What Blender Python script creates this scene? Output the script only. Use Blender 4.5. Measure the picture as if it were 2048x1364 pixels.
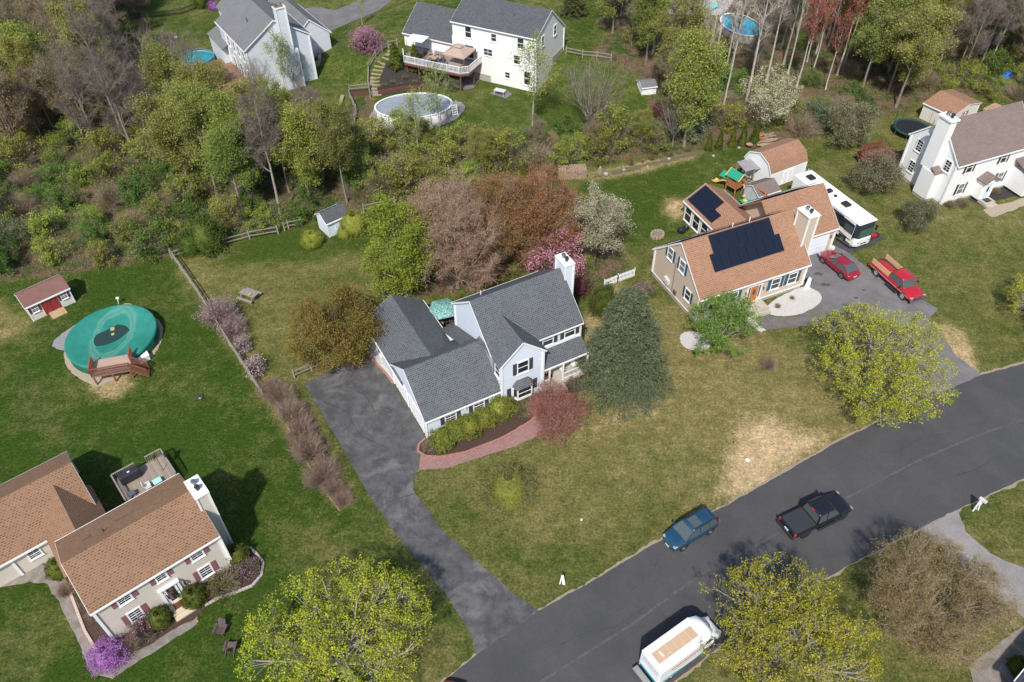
import bpy, bmesh, math, random
import numpy as np
from mathutils import Vector, Matrix, noise
for o in list(bpy.data.objects): bpy.data.objects.remove(o)
SC = bpy.context.scene
COL = SC.collection
# ------------------------------------------------ camera, world, sun, exposure
CAMH = 55.0; PITCH = math.radians(45.0); ROLL = math.radians(-0.6); FPX = 1593.0
_c, _s = math.cos(PITCH), math.sin(PITCH)
_F = np.array([0, _c, -_s]); _U0 = np.array([0, _s, _c]); _R0 = np.array([1, 0, 0.])
_R = math.cos(ROLL) * _R0 + math.sin(ROLL) * _U0
_U = -math.sin(ROLL) * _R0 + math.cos(ROLL) * _U0
cam_d = bpy.data.cameras.new('camera'); cam = bpy.data.objects.new('camera', cam_d); COL.objects.link(cam)
cam_d.sensor_width = 36; cam_d.lens = 28.0; cam_d.clip_end = 5000; cam_d.clip_start = 0.5
M3 = Matrix(((_R[0], _U[0], -_F[0]), (_R[1], _U[1], -_F[1]), (_R[2], _U[2], -_F[2])))
cam.matrix_world = Matrix.Translation((0, 0, CAMH)) @ M3.to_4x4()
SC.camera = cam
SUN_AZ = math.radians(13.0)      # shadows run this far east of straight away from the camera
SUN_EL = math.radians(50.0)
w = bpy.data.worlds.new('World'); SC.world = w; w.use_nodes = True
wn = w.node_tree.nodes; bg = wn['Background']
sky = wn.new('ShaderNodeTexSky'); sky.sky_type = 'NISHITA'; sky.sun_disc = False
sky.sun_elevation = SUN_EL; sky.sun_rotation = math.pi + SUN_AZ
w.node_tree.links.new(sky.outputs[0], bg.inputs[0]); bg.inputs[1].default_value = 0.15; sky.dust_density = 1.2
sd = bpy.data.lights.new('sun', 'SUN'); sd.energy = 4.5; sd.angle = math.radians(2.0); sd.color = (1, .955, .89)
so = bpy.data.objects.new('sun', sd); COL.objects.link(so)
_dir = Vector((math.sin(SUN_AZ) * math.cos(SUN_EL), math.cos(SUN_AZ) * math.cos(SUN_EL), -math.sin(SUN_EL)))
so.rotation_euler = _dir.to_track_quat('-Z', 'Y').to_euler()
SC.view_settings.view_transform = 'Standard'; SC.view_settings.look = 'None'
SC.view_settings.exposure = 0.12; SC.view_settings.gamma = 1.0
SC.render.engine = 'CYCLES'

# ------------------------------------------------ terrain and photo-to-ground helpers
def sst(a):
    a = np.clip(a, 0, 1); return a * a * (3 - 2 * a)
EF = (-7.954, 110.745, -.476)
def hgt(x, y):
    x = np.asarray(x, float); y = np.asarray(y, float)
    c, s = math.cos(EF[2]), math.sin(EF[2])
    dx, dy = x - EF[0], y - EF[1]
    xl, yl = c * dx + s * dy, -s * dx + c * dy
    y0 = -11 + 12 * sst((xl + 8) / 10)
    h = 2.5 * sst((yl - y0) / 8.5)
    return h * sst((xl + 26) / 12) * (1 - sst((xl - 18) / 14))
def hz(x, y): return float(hgt(x, y))
def g(px, py, z=None):
    """ground point seen at photo pixel (2048 wide); z = height of a plane instead of the ground"""
    d = _F * FPX + _R * (px - 1024) - _U * (py - 682)
    zz = 0.0 if z is None else z
    for _ in range(1 if z is not None else 14):
        t = (zz - CAMH) / d[2]; p = d * t
        if z is None: zz = 0.5 * zz + 0.5 * hz(p[0], p[1])
    return Vector((p[0], p[1], zz))
def pix(x, y, z=0):
    q = np.array([x, y, z - CAMH]); k = q @ _F
    return 1024 + FPX * (q @ _R) / k, 682 - FPX * (q @ _U) / k
def line_g(pts): return [g(*p) for p in pts]

# ------------------------------------------------ materials
def nd(nt, t, **k):
    n = nt.nodes.new(t)
    for a, b in k.items(): setattr(n, a, b)
    return n
MATS = {}
def mat(name, col, rough=.6, metal=0., var=0., vscale=4., col2=None, bump=0., bscale=60., spec=.5, coat=0., transl=0., rand=0., coords='Object'):
    if name in MATS: return MATS[name]
    m = bpy.data.materials.new(name); m.use_nodes = True; nt = m.node_tree
    b = nt.nodes['Principled BSDF']; L = nt.links.new
    b.inputs['Roughness'].default_value = rough; b.inputs['Metallic'].default_value = metal
    b.inputs['Specular IOR Level'].default_value = spec
    if coat: b.inputs['Coat Weight'].default_value = coat; b.inputs['Coat Roughness'].default_value = .03
    out = None
    c4 = (*col, 1)
    b.inputs['Base Color'].default_value = c4
    if var or col2 or bump: tc = nd(nt, 'ShaderNodeTexCoord')
    if var or col2:
        n = nd(nt, 'ShaderNodeTexNoise'); n.inputs['Scale'].default_value = vscale; n.inputs['Detail'].default_value = 6; n.inputs['Roughness'].default_value = .65
        L(tc.outputs[coords], n.inputs['Vector'])
        mx = nd(nt, 'ShaderNodeMix', data_type='RGBA')
        c2 = col2 or tuple(max(0, v * (1 - var)) for v in col)
        mx.inputs[6].default_value = c4; mx.inputs[7].default_value = (*c2, 1)
        mr = nd(nt, 'ShaderNodeMapRange'); mr.inputs[1].default_value = .35; mr.inputs[2].default_value = .65
        L(n.outputs[0], mr.inputs[0]); L(mr.outputs[0], mx.inputs[0]); out = mx.outputs[2]
    if rand:
        # small per-object and per-leaf tint
        oi = nd(nt, 'ShaderNodeObjectInfo'); ge = nd(nt, 'ShaderNodeNewGeometry')
        hs = nd(nt, 'ShaderNodeHueSaturation')
        a = nd(nt, 'ShaderNodeMapRange'); a.inputs[3].default_value = .5 - .022 * rand; a.inputs[4].default_value = .5 + .022 * rand
        L(oi.outputs['Random'], a.inputs[0]); L(a.outputs[0], hs.inputs['Hue'])
        v = nd(nt, 'ShaderNodeMapRange'); v.inputs[3].default_value = 1 - .42 * rand; v.inputs[4].default_value = 1 + .42 * rand
        L(ge.outputs['Random Per Island'], v.inputs[0])
        w1 = nd(nt, 'ShaderNodeMapRange'); w1.inputs[3].default_value = .8; w1.inputs[4].default_value = 1.2
        mlt = nd(nt, 'ShaderNodeMath', operation='MULTIPLY')
        fr = nd(nt, 'ShaderNodeMath', operation='FRACT'); ml = nd(nt, 'ShaderNodeMath', operation='MULTIPLY'); ml.inputs[1].default_value = 7.31
        L(oi.outputs['Random'], ml.inputs[0]); L(ml.outputs[0], fr.inputs[0]); L(fr.outputs[0], w1.inputs[0])
        L(v.outputs[0], mlt.inputs[0]); L(w1.outputs[0], mlt.inputs[1]); L(mlt.outputs[0], hs.inputs['Value'])
        hs.inputs['Color'].default_value = c4
        if out: L(out, hs.inputs['Color'])
        out = hs.outputs[0]
    if out: L(out, b.inputs['Base Color'])
    if bump:
        n2 = nd(nt, 'ShaderNodeTexNoise'); n2.inputs['Scale'].default_value = bscale; n2.inputs['Detail'].default_value = 4
        L(tc.outputs[coords], n2.inputs['Vector'])
        bp = nd(nt, 'ShaderNodeBump'); bp.inputs['Strength'].default_value = bump; bp.inputs['Distance'].default_value = .05
        L(n2.outputs[0], bp.inputs['Height']); L(bp.outputs[0], b.inputs['Normal'])
    if transl:
        tr = nd(nt, 'ShaderNodeBsdfTranslucent'); tr.inputs[0].default_value = c4
        if out: L(out, tr.inputs[0])
        ms = nd(nt, 'ShaderNodeMixShader'); ms.inputs[0].default_value = transl
        L(b.outputs[0], ms.inputs[1]); L(tr.outputs[0], ms.inputs[2])
        L(ms.outputs[0], nt.nodes['Material Output'].inputs[0])
    MATS[name] = m; return m
def shingle(name, ca, cb, cc=None, w_=.3, h_=.14, speck=.5, rough=.9):
    """roof shingles laid out on the roof's own UVs (metres along the ridge, metres up the slope)"""
    m = bpy.data.materials.new(name); m.use_nodes = True; nt = m.node_tree; b = nt.nodes['Principled BSDF']; L = nt.links.new
    b.inputs['Roughness'].default_value = rough; b.inputs['Specular IOR Level'].default_value = .25
    uv = nd(nt, 'ShaderNodeUVMap')
    br = nd(nt, 'ShaderNodeTexBrick'); br.offset = .5; br.offset_frequency = 2
    br.inputs['Color1'].default_value = (*cb, 1); br.inputs['Color2'].default_value = (*[p_ * .78 + q_ * .22 for p_, q_ in zip(ca, cb)], 1)
    br.inputs['Mortar'].default_value = (*ca, 1); br.inputs['Mortar Smooth'].default_value = .35; br.inputs['Scale'].default_value = 1
    br.inputs['Brick Width'].default_value = w_; br.inputs['Row Height'].default_value = h_; br.inputs['Mortar Size'].default_value = .05
    br.inputs['Bias'].default_value = 0
    br.squash = 1.0; L(uv.outputs[0], br.inputs['Vector'])
    # second, coarser set of tabs breaks the regularity
    br2 = nd(nt, 'ShaderNodeTexBrick'); br2.offset = .37
    br2.inputs['Color1'].default_value = (0, 0, 0, 1); br2.inputs['Color2'].default_value = (1, 1, 1, 1); br2.inputs['Mortar'].default_value = (.3, .3, .3, 1)
    br2.inputs['Scale'].default_value = 1; br2.inputs['Brick Width'].default_value = w_ * 1.7; br2.inputs['Row Height'].default_value = h_ * 2; br2.inputs['Mortar Size'].default_value = 0
    L(uv.outputs[0], br2.inputs['Vector'])
    n = nd(nt, 'ShaderNodeTexNoise'); n.inputs['Scale'].default_value = .45; n.inputs['Detail'].default_value = 4; n.inputs['Roughness'].default_value = .7
    L(uv.outputs[0], n.inputs['Vector'])
    m1 = nd(nt, 'ShaderNodeMix', data_type='RGBA', blend_type='MULTIPLY'); m1.inputs[0].default_value = speck
    mr = nd(nt, 'ShaderNodeMapRange'); mr.inputs[3].default_value = .92; mr.inputs[4].default_value = 1.06
    L(br2.outputs[0], mr.inputs[0]); L(br.outputs[0], m1.inputs[6]); L(mr.outputs[0], m1.inputs[7])
    m2 = nd(nt, 'ShaderNodeMix', data_type='RGBA', blend_type='MULTIPLY'); m2.inputs[0].default_value = .8
    mr2 = nd(nt, 'ShaderNodeMapRange'); mr2.inputs[1].default_value = .3; mr2.inputs[2].default_value = .7; mr2.inputs[3].default_value = .9; mr2.inputs[4].default_value = 1.1
    L(n.outputs[0], mr2.inputs[0]); L(m1.outputs[2], m2.inputs[6]); L(mr2.outputs[0], m2.inputs[7])
    L(m2.outputs[2], b.inputs['Base Color'])
    bp = nd(nt, 'ShaderNodeBump'); bp.inputs['Strength'].default_value = .5; bp.inputs['Distance'].default_value = .02
    L(br.outputs['Fac'], bp.inputs['Height']); bp.invert = True; L(bp.outputs[0], b.inputs['Normal'])
    MATS[name] = m; return m
def stripes(name, col, col2, axis='z', period=.12, duty=.15, rough=.6, vary=.12, coords='Object', angle=0, spec=.4):
    """boards or clapboards: thin lines across one axis of the part"""
    m = bpy.data.materials.new(name); m.use_nodes = True; nt = m.node_tree; b = nt.nodes['Principled BSDF']; L = nt.links.new
    b.inputs['Roughness'].default_value = rough; b.inputs['Specular IOR Level'].default_value = spec
    tc = nd(nt, 'ShaderNodeTexCoord'); sx = nd(nt, 'ShaderNodeSeparateXYZ')
    mp = nd(nt, 'ShaderNodeMapping'); mp.inputs['Rotation'].default_value = (0, 0, angle)
    L(tc.outputs[coords], mp.inputs[0]); L(mp.outputs[0], sx.inputs[0])
    dv = nd(nt, 'ShaderNodeMath', operation='DIVIDE'); dv.inputs[1].default_value = period; L(sx.outputs['xyz'.index(axis)], dv.inputs[0])
    fr = nd(nt, 'ShaderNodeMath', operation='FRACT'); L(dv.outputs[0], fr.inputs[0])
    fl = nd(nt, 'ShaderNodeMath', operation='FLOOR'); L(dv.outputs[0], fl.inputs[0])
    lt = nd(nt, 'ShaderNodeMath', operation='LESS_THAN'); lt.inputs[1].default_value = duty; L(fr.outputs[0], lt.inputs[0])
    wn_ = nd(nt, 'ShaderNodeTexWhiteNoise', noise_dimensions='1D'); L(fl.outputs[0], wn_.inputs['W'])
    n = nd(nt, 'ShaderNodeTexNoise'); n.inputs['Scale'].default_value = 1.3; n.inputs['Detail'].default_value = 6; L(tc.outputs[coords], n.inputs['Vector'])
    ad = nd(nt, 'ShaderNodeMath', operation='ADD'); L(wn_.outputs[0], ad.inputs[0]); L(n.outputs[0], ad.inputs[1])
    mr = nd(nt, 'ShaderNodeMapRange'); mr.inputs[1].default_value = .3; mr.inputs[2].default_value = 1.7; mr.inputs[3].default_value = 1 - vary; mr.inputs[4].default_value = 1 + vary
    L(ad.outputs[0], mr.inputs[0])
    mx = nd(nt, 'ShaderNodeMix', data_type='RGBA'); mx.inputs[6].default_value = (*col, 1); mx.inputs[7].default_value = (*col2, 1); L(lt.outputs[0], mx.inputs[0])
    m2 = nd(nt, 'ShaderNodeMix', data_type='RGBA', blend_type='MULTIPLY'); m2.inputs[0].default_value = 1; L(mx.outputs[2], m2.inputs[6]); L(mr.outputs[0], m2.inputs[7])
    L(m2.outputs[2], b.inputs['Base Color'])
    MATS[name] = m; return m

# ------------------------------------------------ mesh building
def link(o, parent=None):
    COL.objects.link(o)
    if parent: o.parent = parent
    return o
def fastmesh(name, V, F4=None, F3=None, mats=None, mi4=None, mi3=None):
    """V (n,3); F4 (k,4) and F3 (k,3) index arrays"""
    V = np.asarray(V, np.float32); me = bpy.data.meshes.new(name)
    n4 = 0 if F4 is None else len(F4); n3 = 0 if F3 is None else len(F3)
    me.vertices.add(len(V)); me.vertices.foreach_set('co', V.ravel())
    idx = np.concatenate([x.ravel() for x in (F4, F3) if x is not None and len(x)]).astype(np.int32)
    me.loops.add(len(idx)); me.loops.foreach_set('vertex_index', idx)
    me.polygons.add(n4 + n3)
    st = np.concatenate([np.arange(n4) * 4, n4 * 4 + np.arange(n3) * 3]).astype(np.int32)
    me.polygons.foreach_set('loop_start', st)
    if mi4 is not None or mi3 is not None:
        mi = np.concatenate([np.zeros(n4) if mi4 is None else mi4, np.zeros(n3) if mi3 is None else mi3]).astype(np.int32)
        me.polygons.foreach_set('material_index', mi)
    for m in mats or []: me.materials.append(m)
    me.update(calc_edges=True); return me
class MB:
    """collects solids and links them as one mesh"""
    def __init__(s): s.V = []; s.F = []; s.UV = {}; s.MI = {}
    def add(s, vs, fs, mi=0):
        k = len(s.V); s.V += [tuple(v) for v in vs]
        for f in fs:
            if mi: s.MI[len(s.F)] = mi
            s.F.append(tuple(k + i for i in f))
        return s
    def box(s, x0, y0, z0, x1, y1, z1, mi=0):
        x0, x1 = sorted((x0, x1)); y0, y1 = sorted((y0, y1)); z0, z1 = sorted((z0, z1))
        return s.add([(x0, y0, z0), (x1, y0, z0), (x1, y1, z0), (x0, y1, z0), (x0, y0, z1), (x1, y0, z1), (x1, y1, z1), (x0, y1, z1)],
                     [(0, 3, 2, 1), (4, 5, 6, 7), (0, 1, 5, 4), (1, 2, 6, 5), (2, 3, 7, 6), (3, 0, 4, 7)], mi)
    def obox(s, p, ax, ay, az, mi=0):
        p, ax, ay, az = map(Vector, (p, ax, ay, az))
        if ax.cross(ay).dot(az) < 0: ax, ay = ay, ax
        v = [p, p + ax, p + ax + ay, p + ay]; v += [q + az for q in v]
        return s.add(v, [(0, 3, 2, 1), (4, 5, 6, 7), (0, 1, 5, 4), (1, 2, 6, 5), (2, 3, 7, 6), (3, 0, 4, 7)], mi)
    def bar(s, a, b, wd, ht, mi=0):
        """rectangular bar from a to b"""
        a, b = Vector(a), Vector(b); d = b - a
        up = Vector((0, 0, 1)) if abs(d.normalized().z) < .95 else Vector((0, 1, 0))
        sd_ = d.cross(up).normalized() * wd; u = sd_.cross(d).normalized() * ht
        return s.obox(a - sd_ / 2 - u / 2, d, sd_, u, mi)
    def tube(s, a, b, r0, r1=None, n=8, mi=0, cap=True):
        a, b = Vector(a), Vector(b); r1 = r0 if r1 is None else r1; d = (b - a).normalized()
        up = Vector((0, 0, 1)) if abs(d.z) < .95 else Vector((1, 0, 0)); u = d.cross(up).normalized(); v = d.cross(u)
        vs = []
        for c, r in ((a, r0), (b, r1)):
            for i in range(n):
                t = 2 * math.pi * i / n; vs.append(c + (u * math.cos(t) + v * math.sin(t)) * r)
        fs = [(i, i + n, (i + 1) % n + n, (i + 1) % n) for i in range(n)]
        if cap: fs += [tuple(range(n)), tuple(range(2 * n - 1, n - 1, -1))]
        return s.add(vs, fs, mi)
    def prism(s, poly, z0, z1, mi=0):
        """vertical prism over a counter-clockwise outline; z may be a number"""
        n = len(poly)
        a = sum(poly[i][0] * poly[(i + 1) % n][1] - poly[(i + 1) % n][0] * poly[i][1] for i in range(n))
        if a < 0: poly = poly[::-1]
        vs = [(p[0], p[1], z0) for p in poly] + [(p[0], p[1], z1) for p in poly]
        return s.add(vs, [tuple(range(n - 1, -1, -1)), tuple(range(n, 2 * n))] + [(i, (i + 1) % n, (i + 1) % n + n, i + n) for i in range(n)], mi)
    def extr(s, poly, d, mi=0):
        """extrude a planar 3D outline along d"""
        d = Vector(d); n = len(poly); P = [Vector(p) for p in poly]
        nn = Vector((0, 0, 0))
        for i in range(n): nn += P[i].cross(P[(i + 1) % n])
        if nn.dot(d) > 0: P = P[::-1]
        vs = P + [p + d for p in P]
        return s.add(vs, [tuple(range(n)), tuple(range(2 * n - 1, n - 1, -1))] + [((i + 1) % n, i, i + n, (i + 1) % n + n) for i in range(n)], mi)
    def lathe(s, prof, cx=0, cy=0, n=24, sx=1., sy=1., mi=0, rot=0.):
        """profile of (r, z) turned about a vertical axis"""
        vs = []; m = len(prof); cr, sr = math.cos(rot), math.sin(rot)
        for r, z in prof:
            for i in range(n):
                t = 2 * math.pi * i / n; a, b = r * math.cos(t) * sx, r * math.sin(t) * sy
                vs.append((cx + a * cr - b * sr, cy + a * sr + b * cr, z))
        fs = [(j * n + i, j * n + (i + 1) % n, (j + 1) * n + (i + 1) % n, (j + 1) * n + i) for j in range(m - 1) for i in range(n)]
        return s.add(vs, fs, mi)
    def roofq(s, a, b, c, d, th=.1, mi=0):
        """roof plane: a-b along the eave, d-c along the ridge; gets UVs in metres"""
        a, b, c, d = map(Vector, (a, b, c, d)); n = (b - a).cross(d - a).normalized()
        if n.z < 0: n = -n
        k = len(s.F); s.extr([a, b, c, d], -n * th, mi)
        u = (b - a).normalized(); v = n.cross(u)
        if v.z < 0: v = -v
        base = len(s.V) - 8
        for fi in range(k, len(s.F)):
            s.UV[fi] = [((Vector(s.V[i]) - a).dot(u) + a.x * 3.1, (Vector(s.V[i]) - a).dot(v)) for i in s.F[fi]]
        return s
    def build(s, name, m=None, parent=None, smooth=False, bevel=0., loc=None, rot=0.):
        me = bpy.data.meshes.new(name); me.from_pydata(s.V, [], s.F)
        ms = m if isinstance(m, (list, tuple)) else [m]
        for q in ms:
            if q: me.materials.append(q)
        for i, v in s.MI.items(): me.polygons[i].material_index = v
        if s.UV:
            ul = me.uv_layers.new(name='UVMap')
            for fi, uvs in s.UV.items():
                for li, uv in zip(me.polygons[fi].loop_indices, uvs): ul.data[li].uv = uv
        if smooth:
            for p in me.polygons: p.use_smooth = True
        o = bpy.data.objects.new(name, me); link(o, parent)
        if bevel:
            b = o.modifiers.new('bevel', 'BEVEL'); b.width = bevel; b.segments = 2; b.limit_method = 'ANGLE'; b.angle_limit = math.radians(40)
        if loc is not None: o.location = loc
        if rot: o.rotation_euler.z = rot
        return o
def tag(o, label=None, cat=None, group=None, kind=None):
    if label: o['label'] = label
    if cat: o['category'] = cat
    if group: o['group'] = group
    if kind: o['kind'] = kind
    return o
def thing(name, label, cat, loc=(0, 0, 0), rot=0., group=None):
    o = bpy.data.objects.new(name, None); o.empty_display_size = .3; link(o)
    o.location = loc; o.rotation_euler.z = rot
    return tag(o, label, cat, group)
def copy_tree(o, parent=None):
    c = o.copy(); COL.objects.link(c); c.parent = parent
    for ch in list(o.children): copy_tree(ch, c)
    return c
ONES = 'first second third fourth fifth sixth seventh eighth ninth tenth eleventh twelfth thirteenth fourteenth fifteenth sixteenth seventeenth eighteenth nineteenth'.split()
TENS = 'twent thirt fort fift sixt sevent eight ninet'.split()
def ordn(k):
    if k <= 19: return ONES[k - 1]
    t, u = divmod(k, 10)
    if t >= 10: return 'hundred-and-' + (ordn(k - 100) if k > 100 else 'zeroth')
    return TENS[t - 2] + ('ieth' if u == 0 else 'y-' + ONES[u - 1])
# ================================================ GROUND
from mathutils.geometry import tessellate_polygon
def inpoly(X, Y, P):
    r = np.zeros(X.shape, bool); n = len(P)
    for i in range(n):
        x0, y0 = P[i][0], P[i][1]; x1, y1 = P[(i + 1) % n][0], P[(i + 1) % n][1]
        if y0 == y1: continue
        c = (y0 > Y) != (y1 > Y); r ^= c & (X < (x1 - x0) * (Y - y0) / (y1 - y0) + x0)
    return r
def pdist(X, Y, P):
    d = np.full(X.shape, 1e9); n = len(P)
    for i in range(n):
        ax, ay = P[i][0], P[i][1]; bx, by = P[(i + 1) % n][0], P[(i + 1) % n][1]
        dx, dy = bx - ax, by - ay; t = np.clip(((X - ax) * dx + (Y - ay) * dy) / (dx * dx + dy * dy + 1e-9), 0, 1)
        d = np.minimum(d, np.hypot(X - ax - t * dx, Y - ay - t * dy))
    return d
WOOD_L = [(-700, -60), (235, -60), (300, 60), (345, 190), (470, 175), (640, 185), (700, 262), (760, 285), (1000, 335), (1040, 362), (900, 385), (760, 412), (560, 455), (350, 512), (150, 545), (-80, 575), (-900, 600)]
WOOD_R = [(1180, 110), (1225, 60), (1300, -60), (2500, -60), (2400, 230), (2048, 190), (1870, 190), (1780, 232), (1700, 240), (1560, 290), (1380, 300), (1250, 318), (1110, 345), (1000, 335), (880, 300), (1000, 275), (1200, 280), (1300, 215), (1290, 160)]
ZONES = [  # outline in photo pixels, soft edge in metres, (dry, litter, straw, lush)
    ([(-900, 540), (150, 540), (345, 515), (530, 795), (700, 1010), (760, 1080), (960, 1364), (1200, 1800), (-900, 1800)], 1.0, (.20, 0, 0, .88)),
    ([(560, 1060), (760, 1080), (960, 1364), (820, 1500), (700, 1200)], 3, (.42, 0, 0, .6)),
    ([(345, 515), (610, 460), (750, 440), (800, 600), (600, 765), (530, 795)], 1, (.42, 0, .06, .45)),
    ([(560, 455), (760, 420), (780, 500), (620, 520), (420, 530)], 2, (.2, 0, 0, .7)),
    ([(835, 940), (1160, 760), (1300, 760), (1700, 830), (1700, 880), (1330, 1075), (1075, 1220), (880, 1060)], 1, (.5, 0, .07, .3)),
    ([(1060, 1100), (1330, 1010), (1360, 1070), (1080, 1225), (900, 1080), (830, 950), (900, 935)], 2.2, (.33, 0, 0, .6)),
    ([(1300, 600), (1480, 650), (1600, 700), (1860, 810), (1680, 885), (1300, 870), (1180, 830), (1290, 700)], 1.5, (.6, 0, .1, .22)),
    ([(1150, 355), (1500, 290), (1760, 250), (1850, 300), (1560, 330), (1400, 380), (1300, 480), (1240, 540), (1180, 420)], 1.2, (.22, 0, 0, .72)),
    ([(1590, 270), (1800, 245), (2300, 430), (2300, 740), (1960, 752), (1740, 560), (1690, 480)], 1.5, (.36, 0, .03, .5)),
    ([(1490, 862), (1530, 842), (1580, 862), (1640, 880), (1500, 978), (1462, 985), (1468, 930)], 2.4, (.9, 0, 1., 0)),
    ([(1280, 720), (1340, 760), (1330, 830), (1210, 850), (1290, 790)], 2.2, (.8, 0, .45, .1)),
    ([(1500, 1240), (1640, 1165), (1930, 1012), (2300, 850), (2300, 1500), (1300, 1500)], 1., (.4, 0, 0, .55)),
    ([(1130, 352), (1260, 330), (1400, 300), (1390, 316), (1280, 345), (1190, 362)], .8, (.8, .5, .5, .1)),
    ([(1335, 398), (1372, 400), (1375, 425), (1345, 440), (1330, 420)], 1.2, (.8, .1, .5, .1)),
    ([(1700, 520), (1745, 545), (1760, 560), (1700, 590), (1650, 500)], .8, (.7, .1, .5, .3)),
    ([(1862, 640), (1930, 660), (1960, 750), (1900, 720)], .8, (.7, .2, .4, .1)),
    ([(640, 190), (1180, 100), (1260, 150), (1290, 220), (1200, 275), (900, 300), (730, 275)], 2, (.22, .1, 0, .6)),
    ([(330, -60), (760, -60), (1000, -60), (1260, -60), (1180, 100), (1120, 110), (640, 190), (520, 190), (345, 190), (300, 50)], 2, (.28, .05, 0, .8)),
    ([(700, 190), (745, 190), (740, 270), (690, 262)], 1, (.6, .8, .3, .2)),
    (WOOD_L, 1.2, (.3, .95, 0, .4)), (WOOD_R, 1.5, (.35, .85, 0, .4)),
    ([(760, 560), (800, 600), (900, 590), (1110, 530), (1180, 590), (1260, 540), (1230, 430), (1130, 370), (900, 380), (780, 450)], 1.5, (.5, .8, 0, .3)),
    ([(400, 590), (420, 590), (560, 800), (620, 800), (710, 1000), (680, 1015), (530, 795)], .5, (.7, .6, .3, .2)),
    ([(1225, 560), (1290, 600), (1310, 720), (1290, 730), (1170, 770), (1160, 640)], 1.2, (.8, .3, .4, .1)),
    ([(640, 770), (740, 725), (660, 705), (590, 745)], .8, (.6, .5, .1, .3)),
    ([(180, 765), (250, 745), (280, 770), (230, 800), (190, 790)], .8, (.6, .3, .42, .3)),
    ([(0, 600), (50, 640), (60, 660), (0, 690), (-100, 660)], 1, (.55, .1, .15, .4)),
]
xs = np.concatenate([[-2500, -1500, -800, -450, -280, -190, -150], np.arange(-125, 105.01, .5), [120, 150, 190, 280, 450, 800, 1500, 2500]])
ys = np.concatenate([[-1500, -600, -200, -80, -30, -5], np.arange(5, 165.01, .5), [180, 210, 260, 350, 500, 900, 1600, 3000]])
GX, GY = np.meshgrid(xs, ys); GZ = hgt(GX, GY)
att = np.zeros((*GX.shape, 4)); att[..., 0] = .3; att[..., 3] = .6
far = np.clip((GY - 135) / 10, 0, 1); att[..., 1] = far * .9
for P, soft, val in ZONES:
    W = [g(*p)[:2] for p in P]
    bb = [min(p[0] for p in W) - 5, max(p[0] for p in W) + 5, min(p[1] for p in W) - 5, max(p[1] for p in W) + 5]
    sel = (GX > bb[0]) & (GX < bb[1]) & (GY > bb[2]) & (GY < bb[3])
    X, Y = GX[sel], GY[sel]; ins = inpoly(X, Y, W); d = pdist(X, Y, W)
    a = sst(.5 + np.where(ins, d, -d) / (2 * soft))
    att[sel] = att[sel] * (1 - a[:, None]) + np.array(val) * a[:, None]
ny, nx = GX.shape
ii = np.arange(nx * ny).reshape(ny, nx)
F4 = np.stack([ii[:-1, :-1], ii[:-1, 1:], ii[1:, 1:], ii[1:, :-1]], -1).reshape(-1, 4)
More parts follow.
